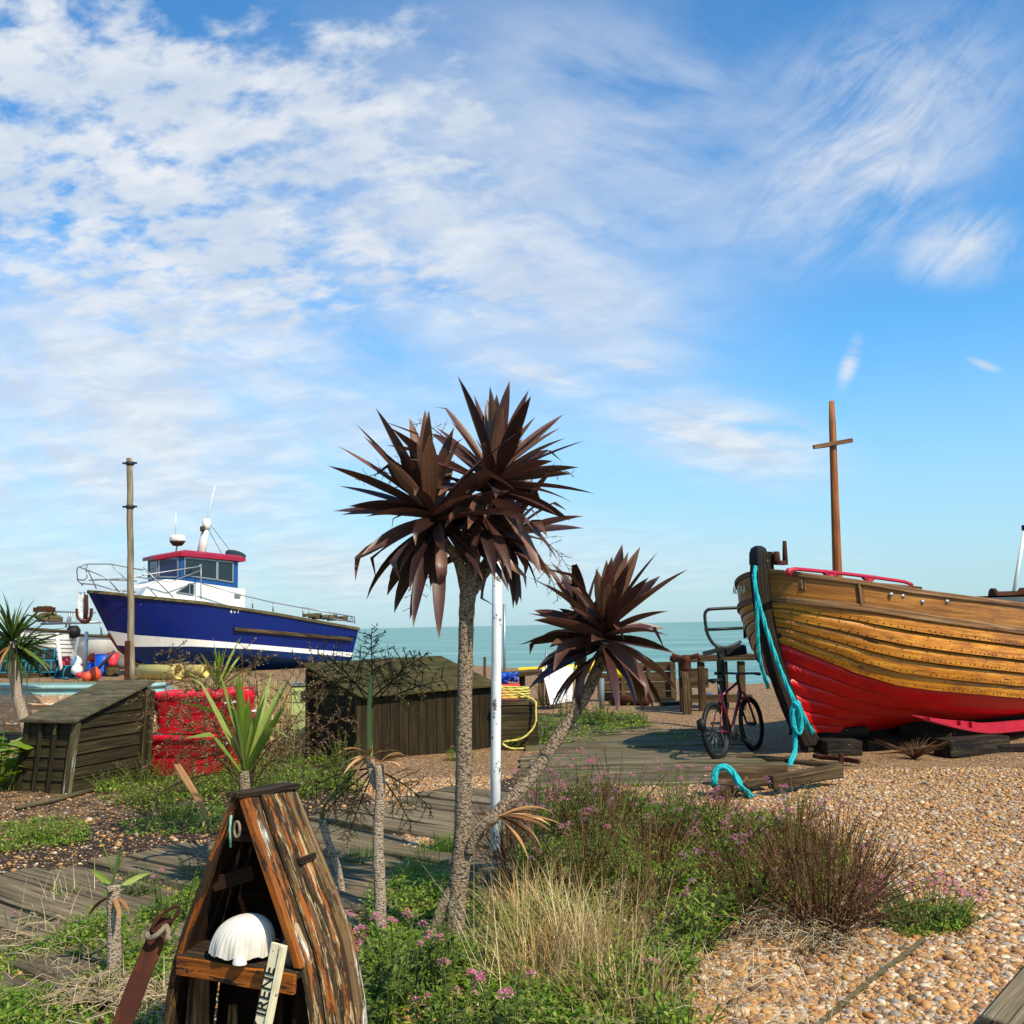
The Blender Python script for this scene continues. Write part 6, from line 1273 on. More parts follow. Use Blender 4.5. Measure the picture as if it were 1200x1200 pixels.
def crown(mb, c, axis, n, L, W, th0=8, th1=118, droop=(.15, .9), stemlen=.12, pw=.9, dead=None, ndead=0, wsc=1.0):
    ax = Vector(axis).normalized(); x = ax.orthogonal().normalized(); y = ax.cross(x); c = Vector(c)
    for i in range(n):
        t = (i + .5) / n; th = R(th0 + (th1 - th0) * t ** pw + U_(-8, 8)); az = 2.39996 * i + U_(-.25, .25); d = ax * math.cos(th) + (x * math.cos(az) + y * math.sin(az)) * math.sin(th)
        tgt = mb; l = L * U_(.68, 1.12) * (.80 + .2 * math.sin(min(1, t * 2) * 1.57))
        if dead is not None and i >= n - ndead: tgt = dead
        sword_leaf(tgt, c + ax * stemlen * (.5 - t), d, l, W * U_(.8, 1.12) * wsc, droop[0] + (droop[1] - droop[0]) * t * U_(.6, 1.4), U_(-.9, .9), kink=rng.randint(4, 7) if rng.random() < .12 + .2 * t else None)
def trunk(mb, pts, rs, n=14, sub=6):
    c = catmull(pts, sub); k = len(c); r_ = [interp(i / (k - 1), np.linspace(0, 1, len(rs)), rs) * U_(.95, 1.06) for i in range(k)]; mb.tube(c, r_, n)
def panicle(root, base, d, L, nb, name='flower_stalk', twig='twig', seed='seed', sub=(6, 11), droop=.5, sl=.4, seeds=3, sseed=.008, r0=.006):
    """branched stalk with seeds; d start direction"""
    T, Sd = FB(), FB(); p = Vector(base); d = Vector(d).normalized(); pts = [tuple(p)]; ds = [d]; n = 10
    for i in range(n):
        d = (d + Vector((U_(-.08, .08), U_(-.08, .08), -droop / n * (i / n) * 2))).normalized(); p = p + d * L / n; pts.append(tuple(p)); ds.append(d)
    T.stem(pts, r0, r0 * .35)
    for i in range(nb):
        t = .22 + .78 * (i + U_(0, 1)) / nb; j = min(int(t * n), n - 1); q = Vector(pts[j]).lerp(Vector(pts[j + 1]), t * n - j); dd = ds[j]; az = 2.4 * i; o = dd.orthogonal(); o = Quaternion(dd, az) @ o
        bd = (dd * .55 + o * 1.0 + Vector((0, 0, U_(-.15, .2)))).normalized(); bl = sl * L * (1.15 - t * .8) * U_(.7, 1.2); bp = [tuple(q)]; e = q
        for k in range(4): bd = (bd + Vector((U_(-.12, .12), U_(-.12, .12), U_(-.16, .06)))).normalized(); e = e + bd * bl / 4; bp.append(tuple(e))
        T.stem(bp, r0 * .45, r0 * .2)
        for k in range(rng.randint(*sub)):
            tt = U_(.1, 1) * 4; jj = min(int(tt), 3); g = Vector(bp[jj]).lerp(Vector(bp[jj + 1]), tt - jj); td = (bd + Vector((U_(-1, 1), U_(-1, 1), U_(-.7, .9))) * .8).normalized(); tl = bl * U_(.12, .32); h_ = g + td * tl; T.stem([tuple(g), tuple(h_)], r0 * .25, r0 * .15)
            for _ in range(seeds): u = U_(.25, 1); w_ = g.lerp(h_, u); Sd.quadleaf(tuple(w_), dirv(U_(0, 6.28), U_(-.5, 1)), sseed * U_(.7, 1.4), sseed * U_(.6, 1))
    o = T.build(name, M[twig], root)
    if Sd.v: Sd.build('seeds', M[seed], o, kind='stuff')
    return o

def big_cordyline():
    base = GP(530, 1108); Yb = base.y; root = thing('cordyline', 'tall branching cordyline with bronze sword leaves in the middle of the garden', 'cordyline', base); p = lambda x, y, d_=0: P(x, y, Yb + d_); k = Yb / 1200.
    mb = MB(); trunk(mb, [base - UP * .05, p(536, 1050), p(542, 985), p(543, 930), p(544, 850), p(546, 750), p(549, 690), p(560, 630), p(577, 572, .05)], [12 * k, 11 * k, 10.5 * k, 9.5 * k, 9 * k, 8.8 * k, 9.5 * k, 7.5 * k, 6.5 * k]); tr_ = mb.build('trunk', M['bark'], root)
    def limb(pts, rs, nm='limb'):
        m2 = MB(); trunk(m2, pts, rs, 12); return m2.build(nm, M['bark'], root)
    limb([p(548, 705), p(538, 660, -.03), p(522, 636, -.06), p(506, 608, -.1)], [7 * k, 6 * k, 5.5 * k, 5 * k])
    limb([p(550, 700, .05), p(570, 670, .15), p(588, 640, .28)], [6 * k, 5 * k, 5 * k])
    limb([p(543, 1015), p(553, 985, .02), p(575, 960, .05), p(615, 920, .12), p(650, 870, .18), p(682, 822, .22), p(700, 785, .22), p(710, 752, .2)], [7 * k, 8 * k, 8 * k, 7.6 * k, 7.3 * k, 7 * k, 6.8 * k, 6.2 * k])
    limb([p(672, 838, .2), p(679, 805, .3), p(682, 772, .36), p(686, 745, .42)], [5.2 * k, 5.6 * k, 5.6 * k, 5.2 * k])
    limb([p(549, 1000, -.04), p(560, 975, -.06), p(582, 958, -.08)], [5.5 * k, 5 * k, 4.6 * k]); limb([p(506, 1105), p(516, 1068), p(532, 1035), p(544, 990)], [6 * k, 6 * k, 6 * k, 5.5 * k])
    L = 138 * k; W = 17.5 * k; dead = MB()
    def cr(c, ax, n, L, nm='crown', **kw):
        m2 = MB(); crown(m2, c, ax, n, L, W, **kw); return m2.build(nm, M['bronze'], root)
    cr(p(508, 608, -.12), (-.45, -.45, 1), 62, L * 1.0, th1=130, droop=(.0, .6), stemlen=.16)
    cr(p(575, 570, .06), (.36, .08, 1), 70, L * .92, th1=140, droop=(.0, .6), stemlen=.18)
    cr(p(592, 632, .30), (.5, .5, .7), 30, L * .82, th1=135, droop=(.1, .6), stemlen=.12)
    cr(p(709, 744, .2), (.22, -.2, 1), 50, L * .84, th1=130, droop=(.0, .6), stemlen=.15, pw=1.15)
    cr(p(687, 742, .42), (-.3, .3, 1), 24, L * .74, th1=115, droop=(.05, .6), stemlen=.1)
    # dead hanging leaves
    for (c, n, ln) in ((p(516, 612, -.1), 10, L * .9), (p(560, 600, .05), 14, L * 1.0), (p(712, 762, .2), 9, L * .85)):
        for i in range(n): az = U_(0, 6.28); sword_leaf(dead, c, (math.cos(az) * .8, math.sin(az) * .8, -.5), ln * U_(.7, 1.05), W * .8, U_(.5, .9), U_(-.6, .6))
    dead.build('hanging_leaves', M['bronze'], root)
    m2 = MB()
    for i in range(26): az = U_(-.9, .9); sword_leaf(m2, p(585, 957, -.08), (math.cos(az), math.sin(az), U_(-.6, .35)), L * U_(.3, .62), W * .28, U_(.5, 1.6), U_(-.6, .6), fold=.15)
    m2.build('withered_tuft', M['sword_dead'], root)
    for c, d in ((p(600, 560, -.05), (.9, -.2, .3)), (p(620, 620, .1), (.6, -.3, -.5)), (p(490, 560, .15), (-.9, .1, .2)), (p(500, 640, -.1), (-.3, -.2, -.9)), (p(625, 640, .2), (.4, -.1, -.8)), (p(530, 520, .2), (-.5, .2, .5))):
        panicle(root, c, d, 75 * k, 12, 'flower_stalk', 'bronze', 'bronze', (3, 6), .9, .35, 1, .007, .004)
big_cordyline()
def cordyline(name, label, base, top, r, rt, n, L, W, leafm, axis=(0, 0, 1), th1=110, droop=(.1, .9), mid=None, barkm='bark2', th0=6, pw=.9, deadn=0):
    root = thing(name, label, 'cordyline', base); mb = MB(); mid = mid or Vector(base).lerp(Vector(top), .5); trunk(mb, [Vector(base) - UP * .03, mid, Vector(top)], [r, (r + rt) / 2, rt], 12, 8); mb.build('trunk', M[barkm], root)
    mb = MB(); crown(mb, top, axis, n, L, W, th0=th0, th1=th1, droop=droop, stemlen=.1, pw=pw); mb.build('crown', M[leafm], root)
    if deadn:
        mb = MB()
        for i in range(deadn): az = U_(0, 6.28); sword_leaf(mb, Vector(top) - UP * .05, (math.cos(az), math.sin(az), -.4), L * U_(.6, .95), W * .8, U_(.6, 1.2), U_(-.5, .5))
        mb.build('dead_leaves', M['sword_dead'], root)
    return root
Y = 14.8; b_ = P(39, 868, Y); b_.z = 0
cordyline('cordyline', 'small green cordyline with a bare leaning stem left of the leaning shed', b_, P(14, 752, Y), .085, .065, 78, .78, .05, 'sword_dark', (.05, -.1, 1), 128, (.15, .7), mid=P(20, 812, Y), deadn=8)
m2 = MB(); rr_ = thing('cordyline_sucker', 'low green spiky sucker beside the small cordyline stem', 'cordyline', P(20, 765, 14.9)); crown(m2, P(21, 763, 14.9), (.8, -.3, .25), 36, .62, .045, th1=80, droop=(.2, .7)); m2.build('leaves', M['sword_dark'], rr_)
Y = 7.0; top = P(287, 903, Y); b_ = Vector((top.x + .02, Y, 0)); r_ = cordyline('cordyline', 'bright green broad leaved cordyline rising behind the boat shelter', b_, top, .045, .04, 18, .72, .060, 'sword_green', (.08, -.1, 1), 36, (.0, .12), barkm='bark', th0=2)
mb = MB(); sword_leaf(mb, P(262, 905, 7.05), (-.5, -.2, -.05), .55, .045, .9, .3); sword_leaf(mb, top, (-.55, -.1, 1.1), .40, .03, .1, .4); sword_leaf(mb, top, (-.25, -.2, 1), .36, .035, .3, .2); sword_leaf(mb, top + UP * .02, (.7, -.3, .7), .42, .04, .5, .2); mb.build('dead_leaves', M['sword_dead'], r_)
mb = MB(); sword_leaf(mb, P(285, 915, 7.0), (-.6, -.3, -.45), .45, .08, .6, .2); mb.build('low_leaf', M['sword_green'], r_)
mb = MB(); a = P(205, 893, 6.6); pts = [P(207, 895, 6.6), P(218, 913, 6.55), P(229, 931, 6.5), P(238, 948, 6.47), P(240, 958, 6.45), P(238, 968, 6.4)]
rows = [[p - Vector((w_, 0, 0)), p + Vector((0, -.006, -.003)), p + Vector((w_, 0, 0))] for p, w_ in zip(pts, (.022, .026, .024, .017, .009, .004))]; mb.grid(rows, 0, True, gs=[[Vector((i / 5, x, 0)) for x in (-.02, 0, .02)] for i in range(6)]); mb.g = [Vector((g.x, g.y, 0)) for g in mb.g]
tag(mb.build('fallen_leaf', M['sword_dead']), 'single tan dried sword leaf standing in the weeds behind the shelter', 'leaf')
Y = 12.4; top = P(256, 806, Y); r_ = cordyline('cordyline', 'small pale green spiky cordyline behind the red tubs', Vector((top.x, Y, 0)), top, .05, .05, 26, .62, .045, 'sword_green', (.1, -.1, 1), 72, (.05, .5))
base = GP(134, 1150); top = P(133, 1037, base.y); r_ = cordyline('cordyline', 'tiny cordyline with a fibrous stem left of the boat shelter', base, top, .036, .030, 9, .20, .03, 'sword_green', (.05, -.1, 1), 78, (.05, .5), deadn=5)
def stump_cordyline():
    base = GP(446, 1098); Y = base.y; root = thing('cordyline_stump', 'pale bare cordyline trunk with a sprouting seed stalk left of the tall cordyline', 'cordyline', base); k = Y / 1200.; p = lambda x, y, d=0: P(x, y, Y + d)
    mb = MB(); trunk(mb, [base - UP * .03, p(445, 1040), p(443, 980), p(446, 930), p(444, 897)], [7.2 * k, 6.8 * k, 6.2 * k, 6 * k, 5.8 * k]); mb.build('trunk', M['bark2'], root); mb = MB(); trunk(mb, [p(441, 925, .03), p(436, 905, .04), p(434, 888, .04)], [3.6 * k, 5 * k, 5 * k]); mb.build('limb', M['bark2'], root)
    mb = MB(); mb.tube(catmull([p(434, 890, .04), p(433, 850, .04), p(434, 810, .04), p(436, 790, .05)], 4), [.014] * 13, 8); mb.build('green_shoot', M['sword_green'], root)
    for d, L, nb in (((.05, 0, 1), .42, 30), ((.5, -.2, .8), .38, 18), ((-.55, .1, .7), .40, 18), ((.9, .1, .35), .42, 18), ((-.9, -.2, .3), .36, 16), ((.7, .3, .6), .4, 16), ((-.7, .3, .55), .4, 16)): panicle(root, p(435, 835 - U_(0, 25), .04), d, L, nb, 'seed_stalk', 'twig', 'seed', (10, 16), .3, .5, 4, .007, .006)
    for d, L in (((-.8, .2, -.1), .46), ((-.5, -.1, -.8), .40), ((-.7, .3, -.5), .46), ((.5, .2, -.7), .40), ((.75, -.1, -.4), .40), ((-.25, .3, -.9), .42)): panicle(root, p(438, 900, .06), d, L, 20, 'drooping_stalk', 'twig', 'twig', (8, 13), .8, .42, 0, .006, .006)
    mb = MB()
    for c, n in ((p(434, 885, .04), 9), (p(446, 893), 8)):
        for i in range(n): az = U_(0, 6.28); sword_leaf(mb, c, (math.cos(az), math.sin(az), U_(-.2, .9)), U_(.08, .30), .02, U_(.6, 2.0), U_(-.5, .5))
    mb.build('withered_leaves', M['sword_dead'], root)
    mb = MB()
    for i in range(5): sword_leaf(mb, p(530, 838, .9), (U_(-1, -.1), U_(-.3, .3), U_(-.2, 1)), .17, .02, .2, 0)
stump_cordyline()
base = GP(402, 1050); Y = base.y; root = thing('cordyline_sapling', 'slim pinkish cordyline stem with bare side stalks right behind the shelter', 'cordyline', base)
mb = MB(); trunk(mb, [base, P(395, 1015, Y), P(384, 985, Y), P(377, 960, Y)], [.022, .022, .022, .026]); mb.build('trunk', M['bark2'], root)
mb = MB(); [mb.tube(catmull([P(377, 962, Y), P(382, 942, Y), P(x, y, Y)], 5), [.014, .013, .012, .011, .010, .009, .008, .007, .006, .005, .005], 6) for x, y in ((412, 905), (428, 893), (402, 925))]; mb.build('side_stalks', M['stem_green'], root)

# ---- seed stalk shrub in front of the red tubs
def seed_shrub():
    Y = 8.3; c = P(288, 900, Y); c0 = Vector((c.x, Y, .0)); root = thing('seed_shrub', 'wide arching shrub of brown twigs dotted with pale seeds before the red tubs', 'shrub', c0)
    for x, y, L, nb in ((165, 835, 1.05, 30), (185, 800, 1.05, 30), (215, 790, .95, 28), (250, 790, .9, 24), (175, 868, .95, 24), (360, 800, .9, 26), (395, 815, 1.0, 26), (400, 850, .95, 26), (330, 800, .85, 20), (225, 850, .7, 20), (240, 820, .8, 24), (345, 870, .7, 18)):
        q = P(x, y, Y + U_(-.5, .5)); s_ = Vector((P(288, 890, Y).x + U_(-.05, .05), Y + U_(-.1, .1), .35)); d = (q - s_); d.z += .25; panicle(root, s_, d, d.length * 1.0, nb, 'seed_stalk', 'stem_brown', 'seed', (10, 18), .55, .34, 4, .0115, .006)
seed_shrub()
# ---- broad leaved plant by the leaning shed
def broad():
    c = GP(-8, 925); root = thing('broad_leaf_plant', 'dark green round leaved plant at the left edge beside the leaning shed', 'plant', c); L_, S_ = MB(), FB()
    for i in range(120):
        az = U_(0, 6.28); rr = .40 * math.sqrt(U_(0, 1)); b = c + Vector((math.cos(az) * rr, math.sin(az) * rr, 0)); h = U_(.1, .62) * (1 - .3 * rr / .5); t = b + Vector((math.cos(az) * h * .3, math.sin(az) * h * .3, h)); S_.stem([tuple(b), tuple(t)], .006, .004)
        s_ = U_(.08, .15); d = Vector((math.cos(az + U_(-1, 1)), math.sin(az + U_(-1, 1)), U_(-.3, .5))).normalized(); sd = d.cross(UP).normalized(); nn = sd.cross(d); vs = [t + nn * s_ * .15] + [t + d * (s_ * .9 * math.cos(a) + s_ * .3) + sd * s_ * math.sin(a) + nn * s_ * U_(-.15, .15) for a in np.linspace(-2.7, 2.7, 9)]
        L_.add(vs, [(0, k, k + 1) for k in range(1, 9)], None, 0, True)
    L_.build('foliage', M['leaf_bright'], root); S_.build('stems', M['stem_green'], root)
broad()

# ---- the flower bed right of the cordyline
BED = [(590, 1000), (620, 958), (760, 950), (900, 958), (985, 1000), (985, 1045), (880, 1078), (800, 1095), (700, 1080), (600, 1060)]
def scatter(poly, n, mind, seed):
    r_ = random.Random(seed); xs = [p[0] for p in poly]; ys_ = [p[1] for p in poly]; out = []; pa = np.array(poly, float); g0 = [G(*p) for p in poly]; gp = [(q.x, q.y) for q in g0]; X0, X1 = min(q[0] for q in gp), max(q[0] for q in gp); Y0, Y1 = min(q[1] for q in gp), max(q[1] for q in gp); t = 0
    while len(out) < n and t < n * 60:
        t += 1; x, y = r_.uniform(X0, X1), r_.uniform(Y0, Y1)
        if inpoly(np.array([x]), np.array([y]), gp)[0] and all((x - a) ** 2 + (y - b) ** 2 > mind ** 2 for a, b in out): out.append((x, y))
    return out
def bed():
    G1 = 'leafy valerian clumps in the bed'
    for i, (x, y) in enumerate(scatter(BED, 42, .26, 5)):
        k = (0, 1, 2, 1, 5, 2, 3, 1, 2)[i % 9]; hs_ = 1.12 if x / y < .15 else .68
        if k in (0, 3): bushy('valerian_plant', 'leafy valerian clump with pink flower heads in the bed right of the cordyline', 'flowering plant', x, y, hs_ * U_(.46, .64), 22, .26, 'leaf', .20, leafsz=(.03, .06), group=G1)
        elif k in (1, 4): bushy('valerian_plant', 'olive twiggy valerian clump going to seed in the bed right of the cordyline', 'flowering plant', x, y, hs_ * U_(.42, .6), 30, .28, 'leaf_olive', .10, leafsz=(.02, .042), dens=.65, group='seeding valerian clumps in the bed', stemm='stem_brown', fm='flower_old', lean=.7)
        elif k == 2: bushy('dry_shrub', 'dry brown stemmed clump without flowers in the bed right of the cordyline', 'dry plant', x, y, hs_ * U_(.36, .52), 42, .28, 'leaf_dry', 0.04, leafsz=(.018, .035), dens=.4, group='dry brown clumps in the bed', stemm='stem_brown', fm='flower_old', lean=.9)
        else: bushy('weed_clump', 'bright green leafy weed clump without flowers in the bed right of the cordyline', 'weed', x, y, hs_ * U_(.25, .40), 24, .24, 'leaf_bright', .04, leafsz=(.045, .075), lw=.34, group='bright green weeds in the bed')
    for x, y, h, n, s_, lab in ((668, 985, .66, 34, .22, 'tallest valerian with a dense cluster of pink flowers beside the white pole'), (930, 985, .50, 26, .2, 'valerian with large pink heads in front of the raised timber'), (1092, 1085, .30, 60, .36, 'low spreading valerian at the right end of the bed'), (800, 955, .42, 14, .18, 'sparse pink valerian left of the turquoise rope loop')):
        q = GP(x, y); bushy('valerian_plant', lab, 'flowering plant', q.x, q.y, h, n, s_, 'leaf', .45, leafsz=(.028, .06), lean=.6 if x != 1092 else 1.2)
    for x, y, h, n, s_, lab in ((880, 1068, .42, 80, .3, 'brown twiggy scrub left of the fan shaped shrub'), (1010, 1052, .44, 70, .26, 'brown twiggy scrub behind the right side of the fan shaped shrub'), (925, 1030, .44, 80, .3, 'reddish brown scrub behind the fan shaped shrub'), (850, 1010, .46, 70, .3, 'reddish brown scrub in the middle of the bed below the rope loop')):
        q = GP(x, y); bushy('dry_shrub', lab, 'dry plant', q.x, q.y, h, n, s_, 'leaf_dry', .04, leafsz=(.015, .03), dens=.35, stemm='stem_brown', fm='flower_old', lean=1.0)
    q = GP(965, 1098); root = thing('dry_shrub', 'large dry brown fan shaped shrub at the front of the bed on shingle', 'dry plant', q); S_, L_, Pp = FB(), FB(), FB()
    for i in range(210):
        az = U_(0, 6.28); rr = .13 * math.sqrt(U_(0, 1)); out = abs(rng.gauss(0, .9)); hh = U_(.35, .72) * (1 - .25 * out); pts = [];
        for j in range(7): t = j / 6; o = rr + out * hh * t ** 1.2; pts.append((q.x + math.cos(az) * o + U_(-.006, .006), q.y + math.sin(az) * o + U_(-.006, .006), q.z + hh * t * (1 - .25 * out * t)))
        S_.stem(pts, .0034, .0014)
        for j in range(3, 7):
            for _ in range(2):
                if rng.random() < .75: e = pts[j]; d = dirv(U_(0, 6.28), U_(.2, 1.3)); l = U_(.02, .07); S_.stem([e, (e[0] + d[0] * l, e[1] + d[1] * l, e[2] + d[2] * l)], .0014, .001); L_.quadleaf((e[0] + d[0] * l, e[1] + d[1] * l, e[2] + d[2] * l), d, U_(.01, .022), U_(.006, .012))
    for i in range(210): az = U_(2.2, 6.6); r0 = U_(.02, .34); a = (q.x + math.cos(az) * r0 - .12, q.y + math.sin(az) * r0 - .02, q.z + U_(.02, .10)); az2 = U_(0, 6.28); l = U_(.06, .26); Pp.stem([a, (a[0] + math.cos(az2) * l / 2, a[1] + math.sin(az2) * l / 2, a[2] + U_(.0, .05)), (a[0] + math.cos(az2) * l, a[1] + math.sin(az2) * l, max(q.z + .012, a[2] - .02))], .0026, .0014)
    S_.build('stems', M['stem_brown'], root); L_.build('withered_leaves', M['leaf_dry'], root); Pp.build('bleached_stems', M['stem_pale'], root)
    for x, y, h, n, s_, m_ in ((640, 1150, .46, 330, .22, 'straw'), (690, 1120, .50, 420, .24, 'straw'), (615, 1075, .42, 260, .2, 'straw'), (735, 1185, .36, 260, .2, 'straw')):
        q = GP(x, y); lab = {640: 'dry straw coloured grass tuft low beside the cordyline base', 690: 'biggest tuft of dry straw grass in the middle of the bed', 615: 'dry straw grass tuft between the white pole and the bed', 735: 'short dry straw grass tuft at the bottom of the picture'}[x]; grass_tuft('straw_tuft', lab, q.x, q.y, h, n, s_, m_, .0048, 'tufts of dry grass')
    q = GP(690, 1160); fb = FB()
    for i in range(110): x, y = q.x + U_(-.55, .6), q.y + U_(-.35, .8); fb.blade((x, y, .0), U_(0, 6.28), U_(.1, .9), U_(.3, .7), .0045, U_(-.2, .5))
    o = fb.build('bleached_stalks', M['stem_pale']); tag(o, 'long bleached dead stalks crossing through the straw grass', 'dry stalks'); o['kind'] = 'stuff'
    for x, y, h, n, s_, lab in ((775, 1150, .30, 40, .26, 'bright green leafy weed at the front edge of the bed beside the shingle'), (720, 1172, .26, 34, .24, 'bright green leafy weed in front of the straw tufts'), (815, 1110, .34, 36, .22, 'bright green leafy weed left of the dry fan shaped shrub'), (800, 1215, .22, 34, .22, 'bright green leafy weed cut by the bottom edge of the picture'), (868, 1075, .34, 22, .16, 'narrow bright green weed behind the dry fan shaped shrub')):
        q = GP(x, y); bushy('weed_clump', lab, 'weed', q.x, q.y, h, n, s_, 'leaf_bright', .03, leafsz=(.045, .08), lw=.32, lean=.7)
    for x, y, h, n, s_, lab in ((470, 1180, .42, 20, .2, 'pink flowered valerian right beside the boat shelter'), (520, 1165, .40, 20, .18, 'pink flowered valerian in front of the cordyline base'), (440, 1215, .40, 18, .18, 'pink flowered valerian at the bottom edge next to the shelter'), (530, 1240, .36, 22, .2, 'pink flowered valerian with low heads at the bottom edge'), (600, 1235, .34, 20, .2, 'pink flowered valerian below the straw grass')):
        q = GP(x, y); bushy('valerian_plant', lab, 'flowering plant', q.x, q.y, h, n, s_, 'leaf', .24, leafsz=(.04, .08), lw=.30)
    for x, y, h, n, s_, lab in ((490, 1030, .22, 230, .16, 'green grass tuft between the pale stump and the cordyline'), (425, 1010, .18, 90, .12, 'small green grass tuft behind the shelter'), (515, 1000, .2, 120, .14, 'green grass tuft at the edge of the boardwalk')):
        q = GP(x, y); grass_tuft('grass_tuft', lab, q.x, q.y, h, n, s_, 'grass', .006, 'green grass tufts')
bed()
def left_weeds():
    for x, y, h, n, s_, kind, lab in ((200, 1085, .34, 20, .22, 'leaf', 'pink flowered weed between the tiny cordyline and the shelter'), (175, 1130, .32, 22, .22, 'leaf_bright', 'leafy weed behind the rusty strap'), (165, 1050, .22, 16, .18, 'leaf', 'low flowering weed on the sleepers behind the tiny cordyline'), (225, 1035, .24, 12, .16, 'leaf', 'sparse flowering weed on the sleepers left of the shelter')):
        q = GP(x, y); bushy('weed_clump', lab, 'weed', q.x, q.y, h, n, s_, kind, .08, leafsz=(.03, .06))
    for x, y, h, n, s_, kind, lab in ((45, 985, .14, 60, .3, 'leaf_bright', 'bright green cress patch on the sleepers at the left'), (180, 945, .38, 46, .45, 'leaf_olive', 'olive weed mound in front of the leaning shed'), (230, 930, .48, 50, .5, 'leaf_olive', 'olive weed mound below the red tubs'), (130, 928, .25, 26, .3, 'leaf_bright', 'bright weeds at the foot of the leaning shed'), (345, 935, .36, 70, .45, 'leaf_bright', 'bright green weed mound right behind the shelter roof'), (395, 925, .26, 40, .3, 'leaf', 'green weed mound in front of the low shed'), (205, 960, .22, 40, .35, 'leaf', 'low weeds along the far edge of the sleepers'), (320, 900, .42, 40, .4, 'leaf_olive', 'olive bush right of the red tubs'), (95, 860, .35, 18, .2, 'leaf_olive', 'thin weeds at the end of the flaking dinghy'), (165, 915, .42, 40, .35, 'leaf_olive', 'olive scrub against the planked side of the leaning shed'), (300, 925, .5, 46, .45, 'leaf_olive', 'tall olive scrub round the bright green cordyline'), (400, 905, .45, 40, .35, 'leaf_olive', 'olive scrub before the dark end of the low shed'), (60, 1080, .10, 26, .3, 'leaf', 'thin weeds in a gap of the sleepers at the left')):
        q = GP(x, y); bushy('weed_mound', lab, 'weed', q.x, q.y, h, n, s_, kind, .10 if kind != 'leaf_bright' else .0, leafsz=(.03, .05) if q.y > 6 else (.03, .05), fm='flower_old', lean=.8)
    for x, y, h, n, s_, kind, lab in ((640, 868, .40, 44, .5, 'leaf', 'green weeds at the foot of the yellow rope box'), (700, 850, .42, 48, .5, 'leaf', 'green weeds in front of the white board'), (745, 848, .25, 34, .45, 'leaf_bright', 'low green weeds at the far end of the mossy boards'), (665, 838, .55, 22, .35, 'leaf_olive', 'tall thin weeds before the plank shelf'), (600, 868, .3, 24, .25, 'leaf_bright', 'green weeds between white pole and yellow rope'), (640, 830, .6, 16, .3, 'leaf_olive', 'wispy tall weed beside the blue netting'), (540, 892, .2, 26, .3, 'leaf_bright', 'green weeds at the right corner of the low shed')):
        q = GP(x, y); bushy('weed_clump', lab, 'weed', q.x, q.y, h, n, s_, kind, .16, leafsz=(.05, .09), fm='flower_old')
    # dry grass belt behind the red tubs and between shed and blue boat
    fb = FB()
    for i in range(5200): Y = U_(13, 26); x = U_(-.36, -.19) * Y; fb.blade((x, Y, 0), U_(0, 6.28), U_(0, .4), U_(.25, .62), .012, U_(.1, .9), 3)
    o = fb.build('dry_grass', M['straw']); o['kind'] = 'stuff'; tag(o, 'belt of dry straw coloured grass behind the red tubs', 'grass')
    fb = FB()
    for i in range(1500): Y = U_(16.5, 34); x = U_(-.52, -.40) * Y; fb.blade((x, Y, 0), U_(0, 6.28), U_(0, .5), U_(.08, .22), .014, U_(.2, .9), 3)
    o = fb.build('sparse_grass', M['grass']); o['kind'] = 'stuff'; tag(o, 'sparse green grass on shingle before the lobster pots', 'grass')
    # low green cover in the near left corner, between the sleepers and under the bed
    fb = FB(); st = FB()
    def cover(poly, n, hmax, sz):
        gp = [G(*p) for p in poly]; gp = [(q.x, q.y) for q in gp]; X0, X1 = min(q[0] for q in gp), max(q[0] for q in gp); Y0, Y1 = min(q[1] for q in gp), max(q[1] for q in gp); k = 0; xs = np.random.default_rng(len(fb.v) + 1).uniform((X0, Y0), (X1, Y1), (n * 4, 2)); xs = xs[inpoly(xs[:, 0], xs[:, 1], gp)][:n]
        for x, y in xs:
            h = hmax * (.5 + .5 * math.sin(x * 5.3 + 1) * math.sin(y * 4.7)) * U_(.3, 1.1); z = gh(x, y)
            for _ in range(4): fb.leaf((x + U_(-.02, .02), y + U_(-.02, .02), z + h * U_(.2, 1)), dirv(U_(0, 6.28), U_(-.1, .9)), sz * U_(.6, 1.3), sz * .5, U_(0, .4))
            if rng.random() < .5: st.blade((x, y, z), U_(0, 6.28), U_(0, .7), h * 1.2 + .03, .004, U_(.2, 1), 3)
    cover([(-60, 1290), (-60, 1130), (40, 1120), (110, 1085), (150, 1085), (140, 1150), (60, 1290)], 3000, .13, .026)
    cover([(130, 1150), (160, 1080), (230, 1040), (260, 1040), (200, 1130), (180, 1250), (120, 1250)], 1500, .12, .03); cover([(410, 1250), (430, 1040), (540, 1030), (640, 1100), (800, 1120), (800, 1250)], 3800, .14, .032)
    cover([(600, 1020), (640, 950), (900, 955), (1000, 1010), (960, 1070), (800, 1095), (620, 1090)], 4200, .16, .035); cover([(100, 930), (180, 900), (400, 885), (430, 930), (300, 950), (150, 958)], 1800, .16, .04)
    cover([(0, 1075), (60, 1066), (140, 1110), (100, 1125), (0, 1110)], 300, .05, .022); cover([(20, 1040), (70, 1035), (150, 1060), (110, 1075)], 320, .07, .024); cover([(0, 965), (95, 965), (110, 990), (0, 1000)], 500, .08, .03)
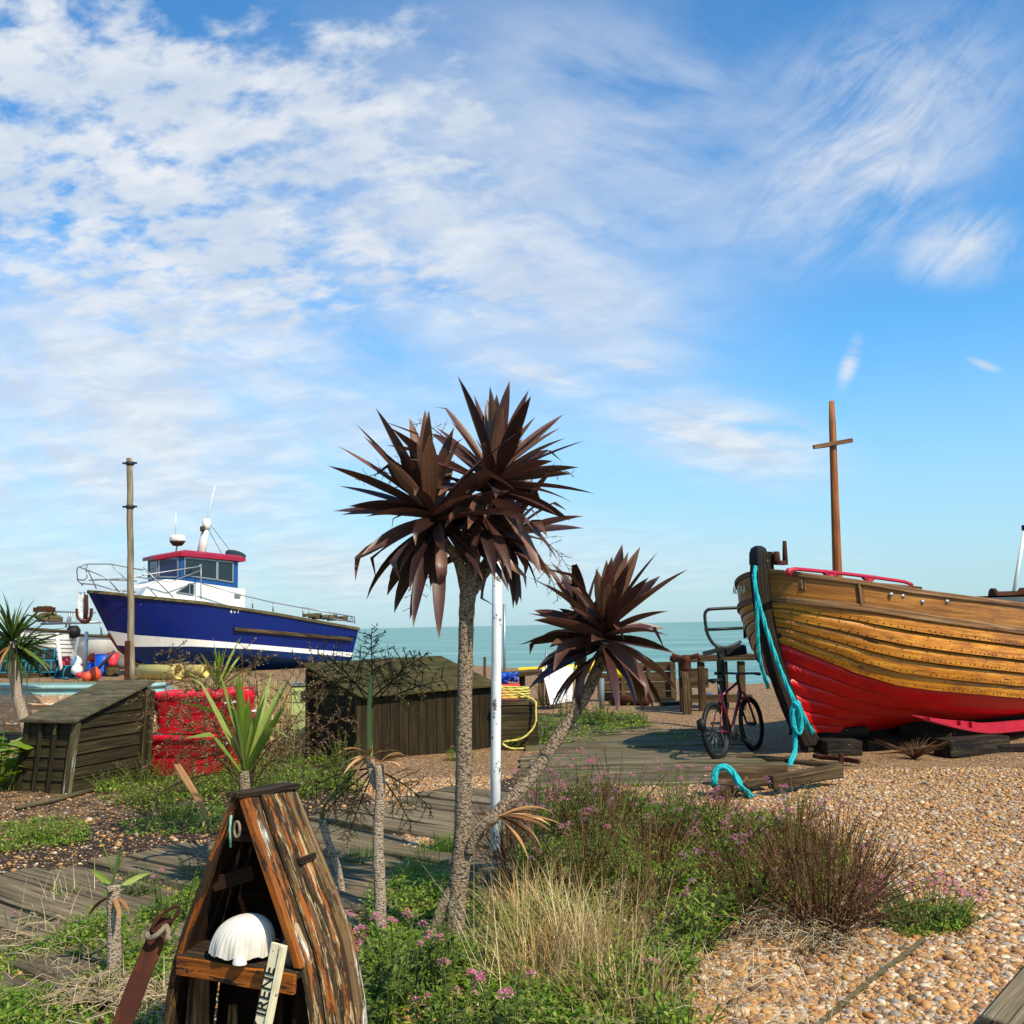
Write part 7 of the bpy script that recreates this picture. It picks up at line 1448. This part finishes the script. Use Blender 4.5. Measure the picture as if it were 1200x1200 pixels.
    cover([(140, 965), (270, 950), (260, 975), (150, 985)], 420, .08, .028); cover([(240, 1000), (310, 985), (330, 1010), (260, 1030)], 200, .05, .024); cover([(470, 1010), (540, 985), (545, 1030), (480, 1060)], 500, .10, .03)
    cover([(590, 880), (620, 845), (740, 835), (770, 852), (690, 872)], 800, .2, .05); cover([(1030, 1080), (1060, 1060), (1140, 1065), (1140, 1090), (1060, 1100)], 400, .08, .03); cover([(770, 862), (830, 855), (838, 868), (780, 875)], 120, .12, .04)
    o = fb.build('ground_cover', M['leaf_bright']); o['kind'] = 'stuff'; tag(o, 'low green weeds covering the soil round the plants', 'ground cover'); o = st.build('short_grass', M['grass']); o['kind'] = 'stuff'; tag(o, 'short green grass growing among the low weeds', 'grass')
    fb = FB()
    for cx, cy, n, sp in ((30, 1110, 120, .35), (75, 1060, 60, .2), (120, 1180, 240, .3), (190, 1190, 160, .2), (60, 1150, 60, .3), (840, 1140, 160, .5), (880, 1190, 120, .5), (700, 1210, 160, .5)):
        q = GP(cx, cy)
        for _ in range(n):
            x, y = q.x + rng.gauss(0, sp * .5), q.y + rng.gauss(0, sp * .5)
            if cy > 1100 and rng.random() < .75: a = U_(0, 6.28); l = U_(.05, .22); z = gh(x, y) + U_(.01, .09); fb.stem([(x, y, z), (x + math.cos(a) * l * .5, y + math.sin(a) * l * .5, z + U_(-.01, .03)), (x + math.cos(a) * l, y + math.sin(a) * l, max(.01, z - U_(0, .04)))], .0022, .0012)
            else: fb.blade((x, y, 0), U_(0, 6.28), U_(.1, .7), U_(.08, .28), .004, U_(.2, 1.2))
    o = fb.build('dead_stalks', M['stem_pale']); o['kind'] = 'stuff'; tag(o, 'tangle of bleached dead stalks lying among weeds and pebbles', 'dry stalks')
    q = GP(1072, 890); S_ = FB()
    for i in range(260): az = U_(0, 6.28); out = U_(.2, 2.0); hh = U_(.08, .27); S_.stem([(q.x + math.cos(az) * out * hh * t, q.y + math.sin(az) * out * hh * t, q.z + hh * t * (1.3 - .5 * t)) for t in (0, .35, .7, 1)], .0028, .0014)
    o = S_.build('dead_bush', M['stem_brown']); tag(o, 'small dead tangled bush on the shingle under the clinker boat', 'bush')
left_weeds()
